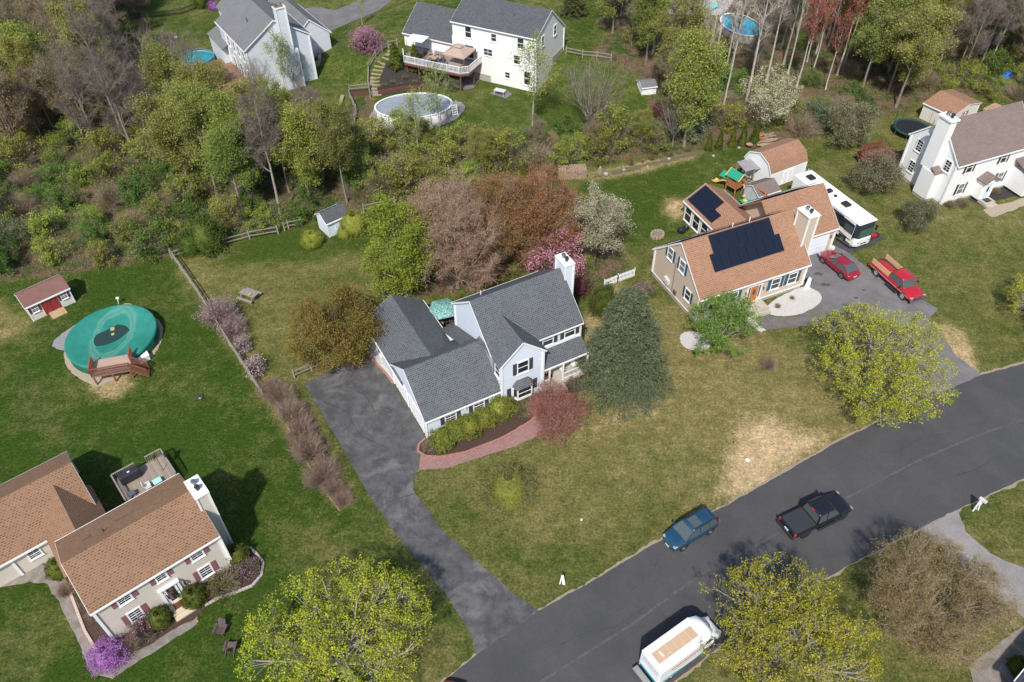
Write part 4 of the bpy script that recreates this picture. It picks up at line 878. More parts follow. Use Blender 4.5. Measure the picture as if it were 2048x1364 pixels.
# ---- grey house, top left
def house_f():
    R = thing('house', 'grey-blue house with tall chimney on its gable, partly behind bare twigs at the top left', 'house', (-40.54, 111.77, 0), -.989)
    L_, W_, he, hr = 8.68, 9.2, 6.9, 9.85
    m = MB(); gwall(m, 'x', -2.5, L_, 0, W_, he, hr); m.box(-6.2, -.9, 0, -.5, 5, 3.9); m.box(-11, 2.6, 0, -2.5, 8.9, 5.6); gwall(m, 'x', -9, 3.4, 8.6, 14.2, 4.0, 6.4); m.build('wall', S_GREYB, R)
    r = MB(); groof(r, 'x', -2.5, L_, 0, W_, he, hr, og=.25); r.roofq((-6.4, -1.1, 3.9), (0.2, -1.1, 3.9), (0.2, 1.4, 5.0), (-6.4, 1.4, 5.0), .1); groof(r, 'x', -11, -2.4, 2.6, 8.9, 5.6, 8.1); groof(r, 'x', -9, 3.4, 8.6, 14.2, 4.0, 6.4)
    r.build('roof', MATS['roof_mid'], R)
    t = MB(); rakes(t, 'x', -2.5, L_, 0, W_, he, hr, og=.25); rakes(t, 'x', -9, 3.4, 8.6, 14.2, 4.0, 6.4); corners(t, [(L_, 0), (L_, W_), (0, 0)], 0, he - .2); t.build('trim', M_WHITE, R)
    f, rt = Face((0, 0), (1, 0)), Face((L_, 0), (0, 1))
    for u in (1.2, 3.4, 5.2, 7.2): win(R, f, u, 5.3, .7, 1.4)
    for u in (2, 4.5, 7.4): win(R, f, u, 2.3, .8, 1.9)
    win(R, rt, 1.5, 1.0, .9, 1.6)
    c = MB(); c.box(L_ + .002, 4.1, 0, L_ + .95, 6.9, 5.6); c.box(L_ + .001, 4.95, 5.6, L_ + .95, 6.35, 11.4); ch = c.build('chimney', S_GREYB, R)
    MB().roofq((L_ + 1.05, 4.0, 5.65), (L_, 4.0, 5.65), (L_, 5.0, 6.6), (L_ + 1.05, 5.0, 6.6), .1).build('chimney_shoulder', MATS['roof_mid'], ch)
    t = MB(); t.box(L_ - .04, 4.87, 11.4, L_ + 1.05, 6.45, 11.55)
    for x, y in ((L_ + .95, 4.95), (L_ + .95, 6.35)): t.box(x - .08, y - .08, 5.6, x + .08, y + .08, 11.39)
    for y in (4.1, 6.9): t.box(L_ + .87, y - .08, 0, L_ + 1.03, y + .08, 5.59)
    t.build('chimney_trim', M_WHITE, ch); MB().box(L_ + .1, 5.0, 11.55, L_ + .9, 6.2, 11.6).build('chimney_cap', M_RUST, ch)
    for y in (5.3, 6.0): MB().tube((L_ + .5, y, 11.6), (L_ + .5, y, 12.0), .14, .14, 10).build('flue', M_METAL, ch)
    vent(R, 4.2, 2.4, 8.6, M_DARK, .5)
    d = MB(); d.box(-2.5, -4.6, 1.35, 8.0, -.01, 1.5)
    M_NEWW = mat('fresh_wood', (.48, .30, .17), .8, var=.3, vscale=4)
    for x in (-2, 2, 7.5): d.box(x - .08, -4.5, 0, x + .08, -4.35, 1.35)
    D = d.build('deck', stripes('deck_brown', (.25, .14, .09), (.1, .05, .03), 'y', .14, .1), R); q = MB()
    railing(q, (-2.4, -4.5), (7.9, -4.5), 1.5); railing(q, (7.9, -4.5), (7.9, -.1), 1.5); q.build('railing', M_NEWW, D)
    return R
H_F = house_f()
# corner of a roof beyond the bottom right of the frame
def house_g():
    p = g(2030, 1364, 2.6); R = thing('house', 'slate roof corner with white gutter cut off by the bottom right corner', 'house', (p.x, p.y, 0), .66)
    m = MB(); gwall(m, 'x', 0.3, 9, -6.3, -.3, 2.6, 4.4); m.build('wall', S_BEIGE, R); r = MB(); groof(r, 'x', .3, 9, -6.3, -.3, 2.6, 4.4, oh=.3, og=.3); r.build('roof', MATS['roof_slate'], R)
    t = MB(); rakes(t, 'x', .3, 9, -6.3, -.3, 2.6, 4.4); t.build('trim', M_WHITE, R)
house_g()
# ---- sheds
def shed(label, A, B, depth, he, hr, wall, roof, doorm, style='gable', rot_front=True, win_=True, **k):
    """A, B: photo pixels of the front wall's ground corners"""
    a, b = g(*A), g(*B); d = b - a; L_ = d.length; R = thing('shed', label, 'shed', (a.x, a.y, 0), math.atan2(d.y, d.x))
    m, r, t = MB(), MB(), MB()
    if style == 'gable':
        gwall(m, 'x', 0, L_, 0, depth, he, hr); groof(r, 'x', 0, L_, 0, depth, he, hr, oh=.15, og=.12, th=.08); rakes(t, 'x', 0, L_, 0, depth, he, hr, oh=.15, og=.12, w_=.1)
    elif style == 'front':   # gable faces front
        gwall(m, 'y', 0, L_, 0, depth, he, hr); groof(r, 'y', 0, L_, 0, depth, he, hr, oh=.15, og=.12, th=.08); rakes(t, 'y', 0, L_, 0, depth, he, hr, oh=.15, og=.12, w_=.1)
    else:                    # gambrel, gable on the x = 0 side
        prof = [(0, he), (depth * .14, he + (hr - he) * .62), (depth * .5, hr), (depth * .86, he + (hr - he) * .62), (depth, he)]
        m.extr([(0, 0, 0), (0, depth, 0)] + [(0, y, z) for y, z in prof[::-1]], (L_, 0, 0))
        for (y0, z0), (y1, z1) in zip(prof, prof[1:]): r.roofq((-.12, y0, z0 + .07), (L_ + .12, y0, z0 + .07), (L_ + .12, y1, z1 + .07), (-.12, y1, z1 + .07), .07) if y1 <= depth * .5 + .01 else r.roofq((L_ + .12, y1, z1 + .07), (-.12, y1, z1 + .07), (-.12, y0, z0 + .069), (L_ + .12, y0, z0 + .069), .07)
        for (y0, z0), (y1, z1) in zip(prof, prof[1:]): t.bar((-.14, y0, z0), (-.14, y1, z1), .03, .12)
    m.build('wall', wall, R); r.build('roof', MATS[roof], R)
    for x in (0.03, L_ - .03): t.box(x - .06, -.03, 0, x + .06, .03, he - .05)
    t.build('trim', M_WHITE, R)
    f = Face((0, 0), (1, 0)); dw = k.get('dw', 1.6); dc = k.get('dc', L_ / 2)
    for s_ in (-1, 1):
        q = MB(); c = dc + s_ * dw / 4; f.slab(q, c - dw / 4 + .01, .08, c + dw / 4 - .01, min(1.95, he - .2), .003, .05); dd = q.build('door', doorm, R)
        x0, x1, z0, z1 = c - dw / 4 + .05, c + dw / 4 - .05, .12, min(1.9, he - .25); q = MB()
        for a_, b_ in (((x0, z0), (x1, z0)), ((x0, z1), (x1, z1)), ((x0, z0), (x0, z1)), ((x1, z0), (x1, z1)), ((x0, z0), (x1, z1)), ((x0, z1), (x1, z0)), ((x0, (z0 + z1) / 2), (x1, (z0 + z1) / 2))): q.bar(f.P(*a_, .06), f.P(*b_, .06), .015, .035)
        q.build('door_trim', k.get('dtrim', M_WHITE), dd)
    if win_:
        for u in k.get('wins', (L_ * .16, L_ * .84)): win(R, f, u, 1.35, .55, .75, k.get('shut'), sw=.22, cas=.05, grid=True)
    return R
MR_ = mat('barn_red', (.30, .03, .035), .6)
s1 = shed('cream board shed with maroon roof and arched red double doors by the green-covered pool', (67, 643), (151, 604), 2.6, 2.0, 2.75, S_CREAM, 'roof_maroon', MR_, dtrim=MR_, shut=mat('maroon', (.10, .03, .035), .7))
q = MB(); q.obox((1.55, -1.1, .02), (1.5, 0, 0), (0, 1.1, .12), (0, 0, .05)); q.build('ramp', stripes('ramp_wood', (.42, .30, .17), (.2, .13, .07), 'x', .13, .1), s1)
shed('pale blue shed with slate roof between two clipped green shrubs', (659, 475), (701, 456), 2.3, 2.0, 2.75, S_BLUE, 'roof_slate', mat('blue_door', (.60, .68, .76), .6), win_=False, dw=1.3, dc=1.6)
shed('white gambrel barn shed with tan roof standing behind the motorhome', (1535, 380), (1606, 353), 4.6, 2.1, 3.9, mat('barn_white', (.78, .78, .77), .6), 'roof_tan', M_WHITE, style='gambrel', win_=False)
shed('cream shed with brown roof behind the chimney of the right-hand white colonial', (1893, 262), (1948, 235), 4.2, 2.2, 2.95, mat('cream_wall', (.66, .63, .55), .7), 'roof_tan', MR_, style='front', win_=False, dw=1.5)
shed('small dark shed with red and white doors in the bare woods beside the far pool', (1333, 92), (1368, 82), 3.4, 2.3, 3.3, mat('dark_red_wall', (.10, .05, .045), .8), 'roof_slate', MR_, win_=False, dw=1.4)
shed('tiny white hut with grey roof under the blossoming shrub in the far yard', (1283, 190), (1311, 188), 2.2, 1.5, 1.9, M_WHITE, 'roof_mid', M_WHITE, win_=False, dw=1.0)
shed('low grey lean-to shed with dark ribbed roof behind the tan house', (1512, 418), (1552, 405), 2.6, 1.8, 2.5, mat('leanto', (.5, .52, .53), .6), 'roof_taupe', M_METAL, win_=False, dw=1.2)
# ================================================ VEGETATION
def rnorm(v): return v / (np.linalg.norm(v, axis=-1, keepdims=True) + 1e-9)
def leaf_quads(rs, C, size, flat=.35, asp=.62, jit=.35):
    """kite-shaped leaves at centres C"""
    n = len(C); nrm = rs.normal(size=(n, 3)); nrm[:, 2] = np.abs(nrm[:, 2]) + flat; nrm = rnorm(nrm)
    a = rnorm(np.cross(nrm, rs.normal(size=(n, 3)))); b = np.cross(nrm, a)
    s = (size * (1 + jit * rs.uniform(-1, 1, n)))[:, None]
    V = np.stack([C - a * s * .5, C - b * s * asp * .5 + a * s * .08, C + a * s * .5, C + b * s * asp * .5 + a * s * .08], 1).reshape(-1, 3)
    return V, np.arange(4 * n).reshape(n, 4)
def tubes(P0, P1, R0, R1, n=4):
    P0, P1 = np.asarray(P0, float), np.asarray(P1, float); R0, R1 = np.asarray(R0)[:, None], np.asarray(R1)[:, None]
    d = rnorm(P1 - P0); up = np.where(np.abs(d[:, 2:3]) < .9, [[0, 0, 1.]], [[1., 0, 0]]); u = rnorm(np.cross(d, up)); v = np.cross(d, u)
    P1 = P1 + d * R1 * .5
    rings = []
    for P, R in ((P0, R0), (P1, R1)):
        for i in range(n):
            t = 2 * math.pi * i / n; rings.append(P + (u * math.cos(t) + v * math.sin(t)) * R)
    V = np.stack(rings, 1).reshape(-1, 3); k = np.arange(len(P0))[:, None] * 2 * n
    F = np.stack([k[:, 0][:, None] + np.array([i, (i + 1) % n, n + (i + 1) % n, n + i])[None] for i in range(n)], 1).reshape(-1, 4)
    return V, F
def merge(parts):
    Vs, Fs, Ms, k = [], [], [], 0
    for V, F, mi in parts:
        if len(V) == 0: continue
        Vs.append(V); Fs.append(F + k); Ms.append(np.full(len(F), mi)); k += len(V)
    return np.concatenate(Vs), np.concatenate(Fs), np.concatenate(Ms)
def skeleton(rnd, H, R, fork, mains, kids, lens, wob=.18, trop=.12, spread=(25, 75), r0=None, central=False, lean=0., zc=.55, env=1.0, lumpe=.38):
    segs = []; tips = []
    r0 = r0 or H * .022
    cz = fork + (H - fork) * (zc - .1)
    ph = rnd.uniform(0, 6.28)
    def inside(p):
        a_ = math.atan2(p[1], p[0]); e_ = env * (1 + lumpe * (math.sin(2 * a_ + p[2] * .9 + ph) * .6 + math.sin(5 * a_ - p[2] * 1.7 + ph * 2) * .5))
        return (p[0] ** 2 + p[1] ** 2) / (R * R) + ((p[2] - cz) / ((H - cz) if p[2] > cz else max(.5, cz - fork * .75))) ** 2 < e_
    def rv(): return np.array([rnd.gauss(0, 1), rnd.gauss(0, 1), rnd.gauss(0, 1)])
    def grow(p, d, L, r, lev):
        ns = 4 if lev <= 1 else 3; st = L / ns
        for i in range(ns):
            d = d + rv() * wob * .6 + np.array([0, 0, trop]); d /= np.linalg.norm(d); q = p + d * st
            if lev > 0 and not inside(q): tips.append((p, d)); return
            rr = r * (1 - .55 * (i + 1) / ns); segs.append((p, q, r * (1 - .55 * i / ns), rr, lev)); p = q
            if lev < len(kids):
                k = kids[lev]; k = int(k) + (rnd.random() < k - int(k))
                for _ in range(k):
                    a = rv(); a -= a.dot(d) * d; a /= np.linalg.norm(a) + 1e-9; ang = math.radians(rnd.uniform(25, 55))
                    nd_ = d * math.cos(ang) + a * math.sin(ang); grow(p.copy(), nd_, lens[lev] * L * rnd.uniform(.7, 1.15), rr * .62, lev + 1)
        tips.append((p, d))
    lv = np.array([rnd.gauss(0, lean), rnd.gauss(0, lean), 1.]); lv /= np.linalg.norm(lv)
    p = np.zeros(3); n = 4; rr = r0 * 1.25; top = fork if not central else H * .93
    nodes = []
    n = 3 if not central else 9
    for i in range(n):
        d = lv + rv() * .03; d /= np.linalg.norm(d); q = p + d * top / n; r1 = r0 * (1 - (.25 if not central else .9) * (i + 1) / n); segs.append((p, q, rr, r1, 0)); p = q; rr = r1; nodes.append((p.copy(), rr))
    for k in range(mains):
        az = k * 2.4 + rnd.uniform(-.35, .35); ang = math.radians(rnd.uniform(*spread)); 
        if central:
            f = (k + .5) / mains; z = fork + (H * .93 - fork) * f; j = min(n - 1, max(0, int(z / (H * .93) * n))); b = nodes[j][0] * 1.; b = b + (nodes[max(j - 1, 0)][0] - b) * rnd.random(); rad = max(nodes[j][1] * .5, .02)
            L = R * 1.15 * math.sqrt(max(.08, 1 - ((z - cz) / (H - cz + .1)) ** 2)) * rnd.uniform(.8, 1.1)
        else: b = p + np.array([0, 0, -rnd.random() * .5 * min(1, fork * .3)]); rad = r0 * .5 * rnd.uniform(.8, 1.2); L = math.hypot(R * math.sin(ang), (H - fork) * math.cos(ang)) * .95
        d = np.array([math.sin(ang) * math.cos(az), math.sin(ang) * math.sin(az), math.cos(ang)]); grow(b, d, L, rad, 1)
    return segs, tips
def twigs(rs, T, D, L, r, k, spread=.8):
    """fine straight twigs, k per tip, as 3-sided rods"""
    n = len(T); P = np.repeat(T, k, 0); d = rnorm(np.repeat(D, k, 0) + rs.normal(size=(n * k, 3)) * spread * .6); Ls = L * rs.uniform(.5, 1.2, n * k)[:, None]
    back = rs.uniform(0, .5, (n * k, 1)) * L; P0 = P - np.repeat(D, k, 0) * back; P1 = P0 + d * Ls
    return (*tubes(P0, P1, np.full(n * k, r), np.full(n * k, r * .4), 3), P1, P0)
PROTO = {}
class Tree:
    def __init__(s, name, seed, bark, leafm, H, R, fork, mains, kids, lens, leaf=None, twig=None, leafn=5, lspread=.3, r0=None, twigm=None, tip_frac=1., flat=.35, tips_only=False, **k):
        rnd = random.Random(seed); rs = np.random.RandomState(seed)
        segs, tips = skeleton(rnd, H, R, fork, mains, kids, lens, r0=r0, **k); s.H, s.R, s.name = H, R, name
        lv = np.array([q[4] for q in segs]); P0 = np.array([q[0] for q in segs]); P1 = np.array([q[1] for q in segs]); R0 = np.maximum([q[2] for q in segs], .012); R1 = np.maximum([q[3] for q in segs], .009)
        lo = lv <= 1
        V, F = tubes(P0[lo], P1[lo], R0[lo], R1[lo], 6); s.trunk = fastmesh('trunk', V, F, mats=[bark]); s.trunk.polygons.foreach_set('use_smooth', [True] * len(F))
        parts = []
        if (~lo).any(): parts.append((*tubes(P0[~lo], P1[~lo], R0[~lo], R1[~lo], 3), 0))
        T = np.array([t[0] for t in tips]); D = np.array([t[1] for t in tips])
        hi = lv >= max(2, lv.max())
        if twig:
            tl, tr, tk = twig; Tb = np.concatenate([T, P1[hi]]); Db = np.concatenate([D, rnorm(P1[hi] - P0[hi])])
            V, F, E1, E0 = twigs(rs, Tb, Db, tl, tr, tk); parts.append((V, F, 0)); ends = np.concatenate([E1, (E1 + E0) / 2]) if leafn else E1
        else: ends = T if tips_only else np.concatenate([T, P1[hi]])
        if leaf:
            if tip_frac < 1: ends = ends[rs.rand(len(ends)) < tip_frac]
            C = np.repeat(ends, leafn, 0) + rs.normal(size=(len(ends) * leafn, 3)) * lspread; V, F = leaf_quads(rs, C, leaf, flat); parts.append((V, F, 1))
        V, F, M = merge(parts); s.crown = fastmesh('crown', V, F, mats=[twigm or bark, leafm or bark], mi4=M)
        s.nf = len(F); PROTO[name] = s
    def plant(s, x, y, label, cat='tree', sc=1., rot=None, group=None, name='tree', sz=None, z=None):
        rot = RS.uniform(0, 6.28) if rot is None else rot
        t = thing(name, label, cat, (x, y, (hz(x, y) if z is None else z) - .03), rot, group); t.scale = (sc, sc, sz or sc)
        for nm, me in (('trunk', s.trunk), ('crown', s.crown)): link(bpy.data.objects.new(nm, me), t)
        return t
class Cloud:
    """shrub or clipped crown: stems inside, leaves clumped through a lumpy volume"""
    def __init__(s, name, seed, leafm, H, R, n, leaf, stem=None, clumps=40, cs=.22, shell=.75, core=None, prof=None, base=.05, twig=0, twigm=None, flat=.35, bloom=None, bloomn=0, blooms=.1, lump=.18):
        rs = np.random.RandomState(seed); s.H, s.R, s.name = H, R, name
        prof = prof or (lambda t: np.sqrt(np.maximum(0, 1 - (2 * t - 1) ** 2)) ** .8)
        def surf(k, rad):
            t = rs.uniform(base, 1, k); az = rs.uniform(0, 6.283, k); lp = 1 + lump * np.sin(az * 3 + t * 5 + seed) * np.cos(t * 9 + az * 2 + seed * 2)
            rr = prof(t) * R * rad * lp; return np.stack([rr * np.cos(az), rr * np.sin(az), t * H * (1 - (1 - rad) * .25)], 1)
        parts = []
        cc = surf(clumps, np.clip(rs.uniform(shell - .25, 1.12, clumps), .3, 1.15)); m = int(n * (.65 if shell > .45 else .86))
        C = np.concatenate([cc[rs.randint(0, clumps, m)] + rs.normal(size=(m, 3)) * cs * min(R, H) * .7, surf(n - m, np.sqrt(rs.uniform(shell ** 2, 1, n - m)))])
        C[:, 2] = np.maximum(C[:, 2], .04); V, F = leaf_quads(rs, C, leaf, flat); parts.append((V, F, 1))
        if bloomn:
            B = np.concatenate([cc[rs.randint(0, clumps, bloomn)] * [1.04, 1.04, 1.03] + rs.normal(size=(bloomn, 3)) * cs * .6 * min(R, H)]); V, F = leaf_quads(rs, B, blooms, .6); parts.append((V, F, 2))
        if twig:
            az = rs.uniform(0, 6.283, twig); e = surf(twig, np.sqrt(rs.uniform(.3, 1.05, twig))); b = e * [.18, .18, 0] + [0, 0, .02]; mid = b + (e - b) * .5 + rs.normal(size=(twig, 3)) * .04 * R + [0, 0, .05 * H]
            for a, c, r_ in ((b, mid, (.016, .011)), (mid, e, (.011, .006))): parts.append((*tubes(a, c, np.full(twig, r_[0] * .8), np.full(twig, r_[1] * .8), 3), 0))
            f2 = e + rs.normal(size=(twig, 3)) * [.14 * R, .14 * R, .07 * H]; parts.append((*tubes(mid, f2, np.full(twig, .008), np.full(twig, .005), 3), 0)); f2 = (mid + e) / 2 + rs.normal(size=(twig, 3)) * [.16 * R, .16 * R, .09 * H]; parts.append((*tubes((mid + b) / 2, f2, np.full(twig, .008), np.full(twig, .005), 3), 0))
        V, F, M = merge(parts); ms = [twigm or leafm, leafm] + ([bloom] if bloom else [])
        s.crown = fastmesh('foliage', V, F, mats=ms, mi4=M); s.core = None
        st = MB(); k = 5
        for i in range(k): a = i * 6.283 / k; st.tube((.05 * R * math.cos(a), .05 * R * math.sin(a), -.03), (.35 * R * math.cos(a), .35 * R * math.sin(a), H * .55), .02 + R * .012, .012, 5)
        if core:
            nz, na = 9, 14
            for sgn in (0,):
                pr = [(float(prof(np.array([t])).item()) * R * core + .001, t * H * .94) for t in np.linspace(.04, .97, nz)]; st.lathe(pr, n=na, mi=1)
        sm = bpy.data.meshes.new('stem'); sm.from_pydata(st.V, [], st.F); sm.materials.append(M_STEM); sm.materials.append(leafm)
        for i, v in st.MI.items(): sm.polygons[i].material_index = v
        s.stem = sm; PROTO[name] = s
    def plant(s, x, y, label, cat='shrub', sc=1., rot=None, group=None, name='shrub', sz=None, z=None):
        rot = RS.uniform(0, 6.28) if rot is None else rot
        t = thing(name, label, cat, (x, y, (hz(x, y) if z is None else z) - .02), rot, group); t.scale = (sc, sc, sz or sc)
        for nm, me in (('stem', s.stem), ('foliage', s.crown)): link(bpy.data.objects.new(nm, me), t)
        return t
def leafmat(name, c, c2=None, tr=.3, rand=1., vs=.6): return mat('leaf_' + name, c, .7, col2=c2, vscale=vs, transl=tr, rand=rand, spec=.25)
def barkm(name, c, var=.35): return mat('bark_' + name, c, .95, var=var, vscale=2.5, spec=.15)
B_TWIG = barkm('twig', (.27, .225, .19)); M_STEM = barkm('stem', (.13, .10, .075)); B_GREY = barkm('grey', (.36, .33, .295)); B_BROWN = barkm('brown', (.28, .23, .18)); B_DARK = barkm('dark', (.105, .085, .07)); B_PALE = barkm('pale', (.54, .48, .41)); B_PINK = barkm('pinkish', (.40, .29, .235))
L_MAPLE = leafmat('maple', (.45, .43, .03), (.28, .33, .018)); L_OLIVE = leafmat('olive', (.30, .31, .065), (.20, .23, .045)); L_SPRING = leafmat('spring', (.29, .34, .055), (.19, .26, .04)); L_DEEP = leafmat('deep', (.07, .125, .028), (.045, .08, .02))
L_LIME = leafmat('lime', (.27, .28, .03), (.17, .195, .02)); L_BRONZE = leafmat('bronze', (.36, .18, .06), (.27, .17, .055)); L_TAN = leafmat('tan_bud', (.36, .25, .11), (.26, .20, .075)); L_WHITE = leafmat('white_bloom', (.55, .52, .36), (.36, .36, .2), rand=.7); L_PINK = leafmat('pink_bloom', (.60, .30, .38), (.42, .20, .25), rand=.8)
L_MAUVE = leafmat('mauve_bloom', (.45, .33, .36), (.30, .22, .23), rand=.8); L_PURPLE = leafmat('purple_bloom', (.40, .17, .44), (.27, .12, .28), rand=1); L_CRIM = leafmat('crimson', (.40, .13, .12), (.26, .08, .07)); L_WINE = leafmat('wine', (.10, .03, .03)); L_RHODO = leafmat('rhodo', (.30, .29, .05), (.13, .17, .03)); L_BOX = leafmat('box', (.10, .115, .018), (.06, .08, .012))
L_SPRUCE = leafmat('spruce', (.115, .145, .072), (.085, .095, .048), tr=.1); L_YEW = leafmat('yew', (.085, .115, .02)); L_RED = leafmat('red_bud', (.36, .10, .06), (.24, .07, .04)); L_GOLD = leafmat('golden', (.27, .27, .045), (.18, .20, .03)); L_GINK = leafmat('ginkgo', (.24, .32, .05), (.15, .24, .04)); L_SILVER = leafmat('silver', (.23, .27, .15), (.15, .20, .08))
L_BRGREEN = leafmat('bronze_green', (.25, .17, .04), (.18, .18, .03)); L_DUST = leafmat('dusty', (.26, .25, .15), (.17, .17, .08)); L_MAG = leafmat('magenta_bloom', (.50, .18, .38), rand=.8)
# ---------- prototypes
Tree('maple', 11, B_GREY, L_MAPLE, 8.3, 7.0, 1.7, 17, [0, 2.2, 1.8, 1.4, 0], [.5, .52, .55, .5], leaf=.14, leafn=12, lspread=.16, spread=(10, 82), trop=.05, wob=.13, r0=.26, zc=.42, flat=.5, tips_only=True, twigm=B_GREY, lumpe=.1)
Tree('maple_b', 17, B_GREY, L_MAPLE, 7.9, 6.1, 1.7, 19, [0, 2.2, 1.7, 1.2, 0], [.5, .52, .55, .5], leaf=.135, leafn=10, lspread=.15, spread=(8, 84), trop=.05, wob=.12, r0=.25, zc=.42, flat=.5, tips_only=True, twigm=B_GREY, lumpe=.2)
Tree('linden', 23, barkm('linden', (.31, .255, .19)), leafmat('linden_bud', (.35, .27, .09)), 8.2, 5.7, 1.5, 18, [0, 2.3, 2.0, 1.0, 0], [.52, .5, .5, .5], leaf=.075, leafn=2, lspread=.14, twig=(.6, .008, 2), lumpe=.2, spread=(8, 84), trop=.05, wob=.16, r0=.2, zc=.42)
for i in range(5): Tree('wood_green_%d' % i, 31 + i, B_BROWN, (L_OLIVE, L_SPRING, L_OLIVE, L_OLIVE, L_SPRING)[i], (13, 11.5, 14, 9.5, 12.5)[i], (3.5, 3.0, 3.3, 3.4, 2.5)[i], (3.2, 2.4, 4.5, 1.6, 4)[i], 15, [0, 1.8, 1.7, 0], [.55, .5, .5], leaf=.15, leafn=3, twig=(.85, .012, 3), lspread=.22, lumpe=.6, spread=(25, 65), trop=.17, r0=.17, central=True, twigm=B_BROWN)
for i in range(3): Tree('wood_bare_%d' % i, 41 + i, (B_GREY, B_BROWN, B_GREY)[i], None, (14, 12.5, 15.5)[i], (3.0, 3.2, 2.7)[i], (4.5, 3, 6)[i], 13, [0, 1.9, 1.7, 0], [.55, .5, .5], twig=(.9, .012, 2), leafn=0, spread=(25, 60), trop=.2, r0=.17, central=True, lumpe=.5, twigm=B_TWIG)
Tree('wood_haze', 47, B_TWIG, L_TAN, 11, 3.4, 2.5, 14, [0, 1.9, 1.7, 0], [.55, .5, .5], leaf=.12, leafn=1, lspread=.2, lumpe=.5, twig=(.8, .012, 3), spread=(25, 65), trop=.15, r0=.14, central=True)
Tree('wood_red', 48, B_PALE, L_RED, 15, 2.8, 6.5, 12, [0, 1.7, 1.5, 0], [.5, .5, .5], leaf=.20, leafn=3, lspread=.3, tip_frac=.7, spread=(20, 55), trop=.2, r0=.16, central=True, twigm=B_GREY)
Tree('pole', 49, B_PALE, None, 16.5, 2.2, 8, 9, [0, 1.2, .8, 0], [.5, .5, .5], twig=(.8, .014, 1), leafn=0, spread=(25, 60), trop=.25, r0=.17, central=True)
Tree('birch', 52, B_PALE, L_SPRING, 10.5, 2.6, 2.5, 13, [0, 1.5, 1.2, 0], [.5, .5, .5], leaf=.17, leafn=3, lspread=.3, spread=(30, 65), trop=.18, r0=.09, central=True)
Tree('snag', 53, B_TWIG, None, 10.5, 5.0, 1.8, 11, [0, 2.0, 1.6, 0], [.55, .5, .5], twig=(.8, .012, 1), leafn=0, spread=(15, 50), trop=.12, r0=.17, zc=.6)
Tree('round_lime', 61, B_GREY, L_LIME, 11.5, 4.0, .35, 26, [0, 2.1, 1.9, 0], [.5, .5, .5], leaf=.16, leafn=12, lspread=.26, spread=(20, 78), trop=.12, r0=.2, central=True, flat=.5)
Tree('round_bare', 62, B_PINK, leafmat('rosy_bud', (.42, .26, .17)), 12.5, 5.3, 1.2, 18, [0, 2.3, 2.0, 0], [.55, .5, .5], twig=(.9, .011, 7), leaf=.09, leafn=2, lspread=.1, twigm=barkm('rosy', (.38, .28, .21)), spread=(8, 68), trop=.1, r0=.22, zc=.5)
Tree('round_bronze', 63, B_BROWN, L_BRONZE, 11.3, 4.6, .8, 22, [0, 2.2, 2.0, 0], [.52, .5, .5], leaf=.12, leafn=4, lspread=.22, twig=(.6, .011, 3), spread=(10, 70), trop=.1, r0=.18, zc=.48)
Tree('round_white', 64, B_DARK, L_WHITE, 9.2, 3.6, 1.0, 18, [0, 2.1, 1.8, 0], [.52, .5, .5], leaf=.13, leafn=9, lspread=.24, spread=(15, 78), trop=.12, r0=.15, central=True, flat=.6)
Tree('bronze_green', 65, B_DARK, L_BRGREEN, 7.6, 4.7, 1.1, 17, [0, 2.2, 2.0, 0], [.52, .5, .5], leaf=.13, leafn=15, lspread=.26, lumpe=.15, spread=(15, 80), trop=.08, r0=.16, zc=.42, flat=.5)
Tree('magnolia', 66, B_DARK, L_PINK, 6.5, 3.4, .8, 14, [0, 2.0, 1.7, 0], [.5, .5, .5], leaf=.15, leafn=6, lspread=.18, spread=(15, 72), trop=.14, r0=.13, zc=.5, tip_frac=.8)
Tree('crimson_small', 67, B_PINK, L_CRIM, 5.4, 2.8, .6, 15, [0, 2.0, 1.8, 0], [.5, .5, .5], leaf=.075, leafn=4, lspread=.14, twig=(.35, .008, 2), spread=(12, 70), trop=.14, r0=.08, zc=.5)
Tree('ginkgo', 68, B_GREY, L_GINK, 5.8, 3.6, .8, 13, [0, 1.9, 1.5, 0], [.5, .5, .5], leaf=.14, leafn=11, lspread=.15, spread=(18, 80), trop=.1, r0=.12, zc=.45, flat=.6)
Tree('pear', 69, B_DARK, L_DUST, 4.6, 2.6, .6, 15, [0, 2.0, 1.7, 0], [.5, .5, .5], leaf=.11, leafn=5, lspread=.17, twig=(.4, .008, 1), spread=(12, 78), trop=.12, r0=.08, zc=.5)
Tree('wild_white', 70, B_BROWN, L_WHITE, 7.5, 3.6, .8, 15, [0, 2.0, 1.6, 0], [.5, .5, .5], leaf=.15, leafn=5, lspread=.22, spread=(15, 70), trop=.1, r0=.12, zc=.5)
ell = lambda t: np.sqrt(np.maximum(0, 1 - (1.7 * t - .7) ** 2))
cone = lambda t: np.maximum(0, 1 - t) ** .75 * np.minimum(1, t * 9 + .5)
Cloud('ball', 71, L_BOX, 1.7, .95, 3200, .085, core=.84, clumps=60, cs=.1, shell=.9, prof=ell, lump=.05)
Cloud('ball_gold', 72, L_GOLD, 2.2, 1.45, 6840, 0.0864, core=.8, clumps=70, cs=.12, shell=.85, prof=ell, lump=.08)
Cloud('rhodo', 73, L_RHODO, 1.7, 1.15, 4140, 0.122, core=.62, clumps=55, cs=.15, shell=.75, prof=ell, flat=.7)
Cloud('arbor', 74, leafmat('arbor', (.12, .14, .02), (.075, .10, .015)), 3.0, .62, 4680, 0.0936, core=.8, clumps=60, cs=.12, shell=.85, prof=cone, lump=.08)
Cloud('thick_green', 75, leafmat('thick', (.14, .235, .04), (.085, .15, .03), rand=.7), 3.4, 2.3, 5940, 0.173, clumps=30, cs=.15, shell=.25, twig=160, twigm=B_BROWN, lump=.3)
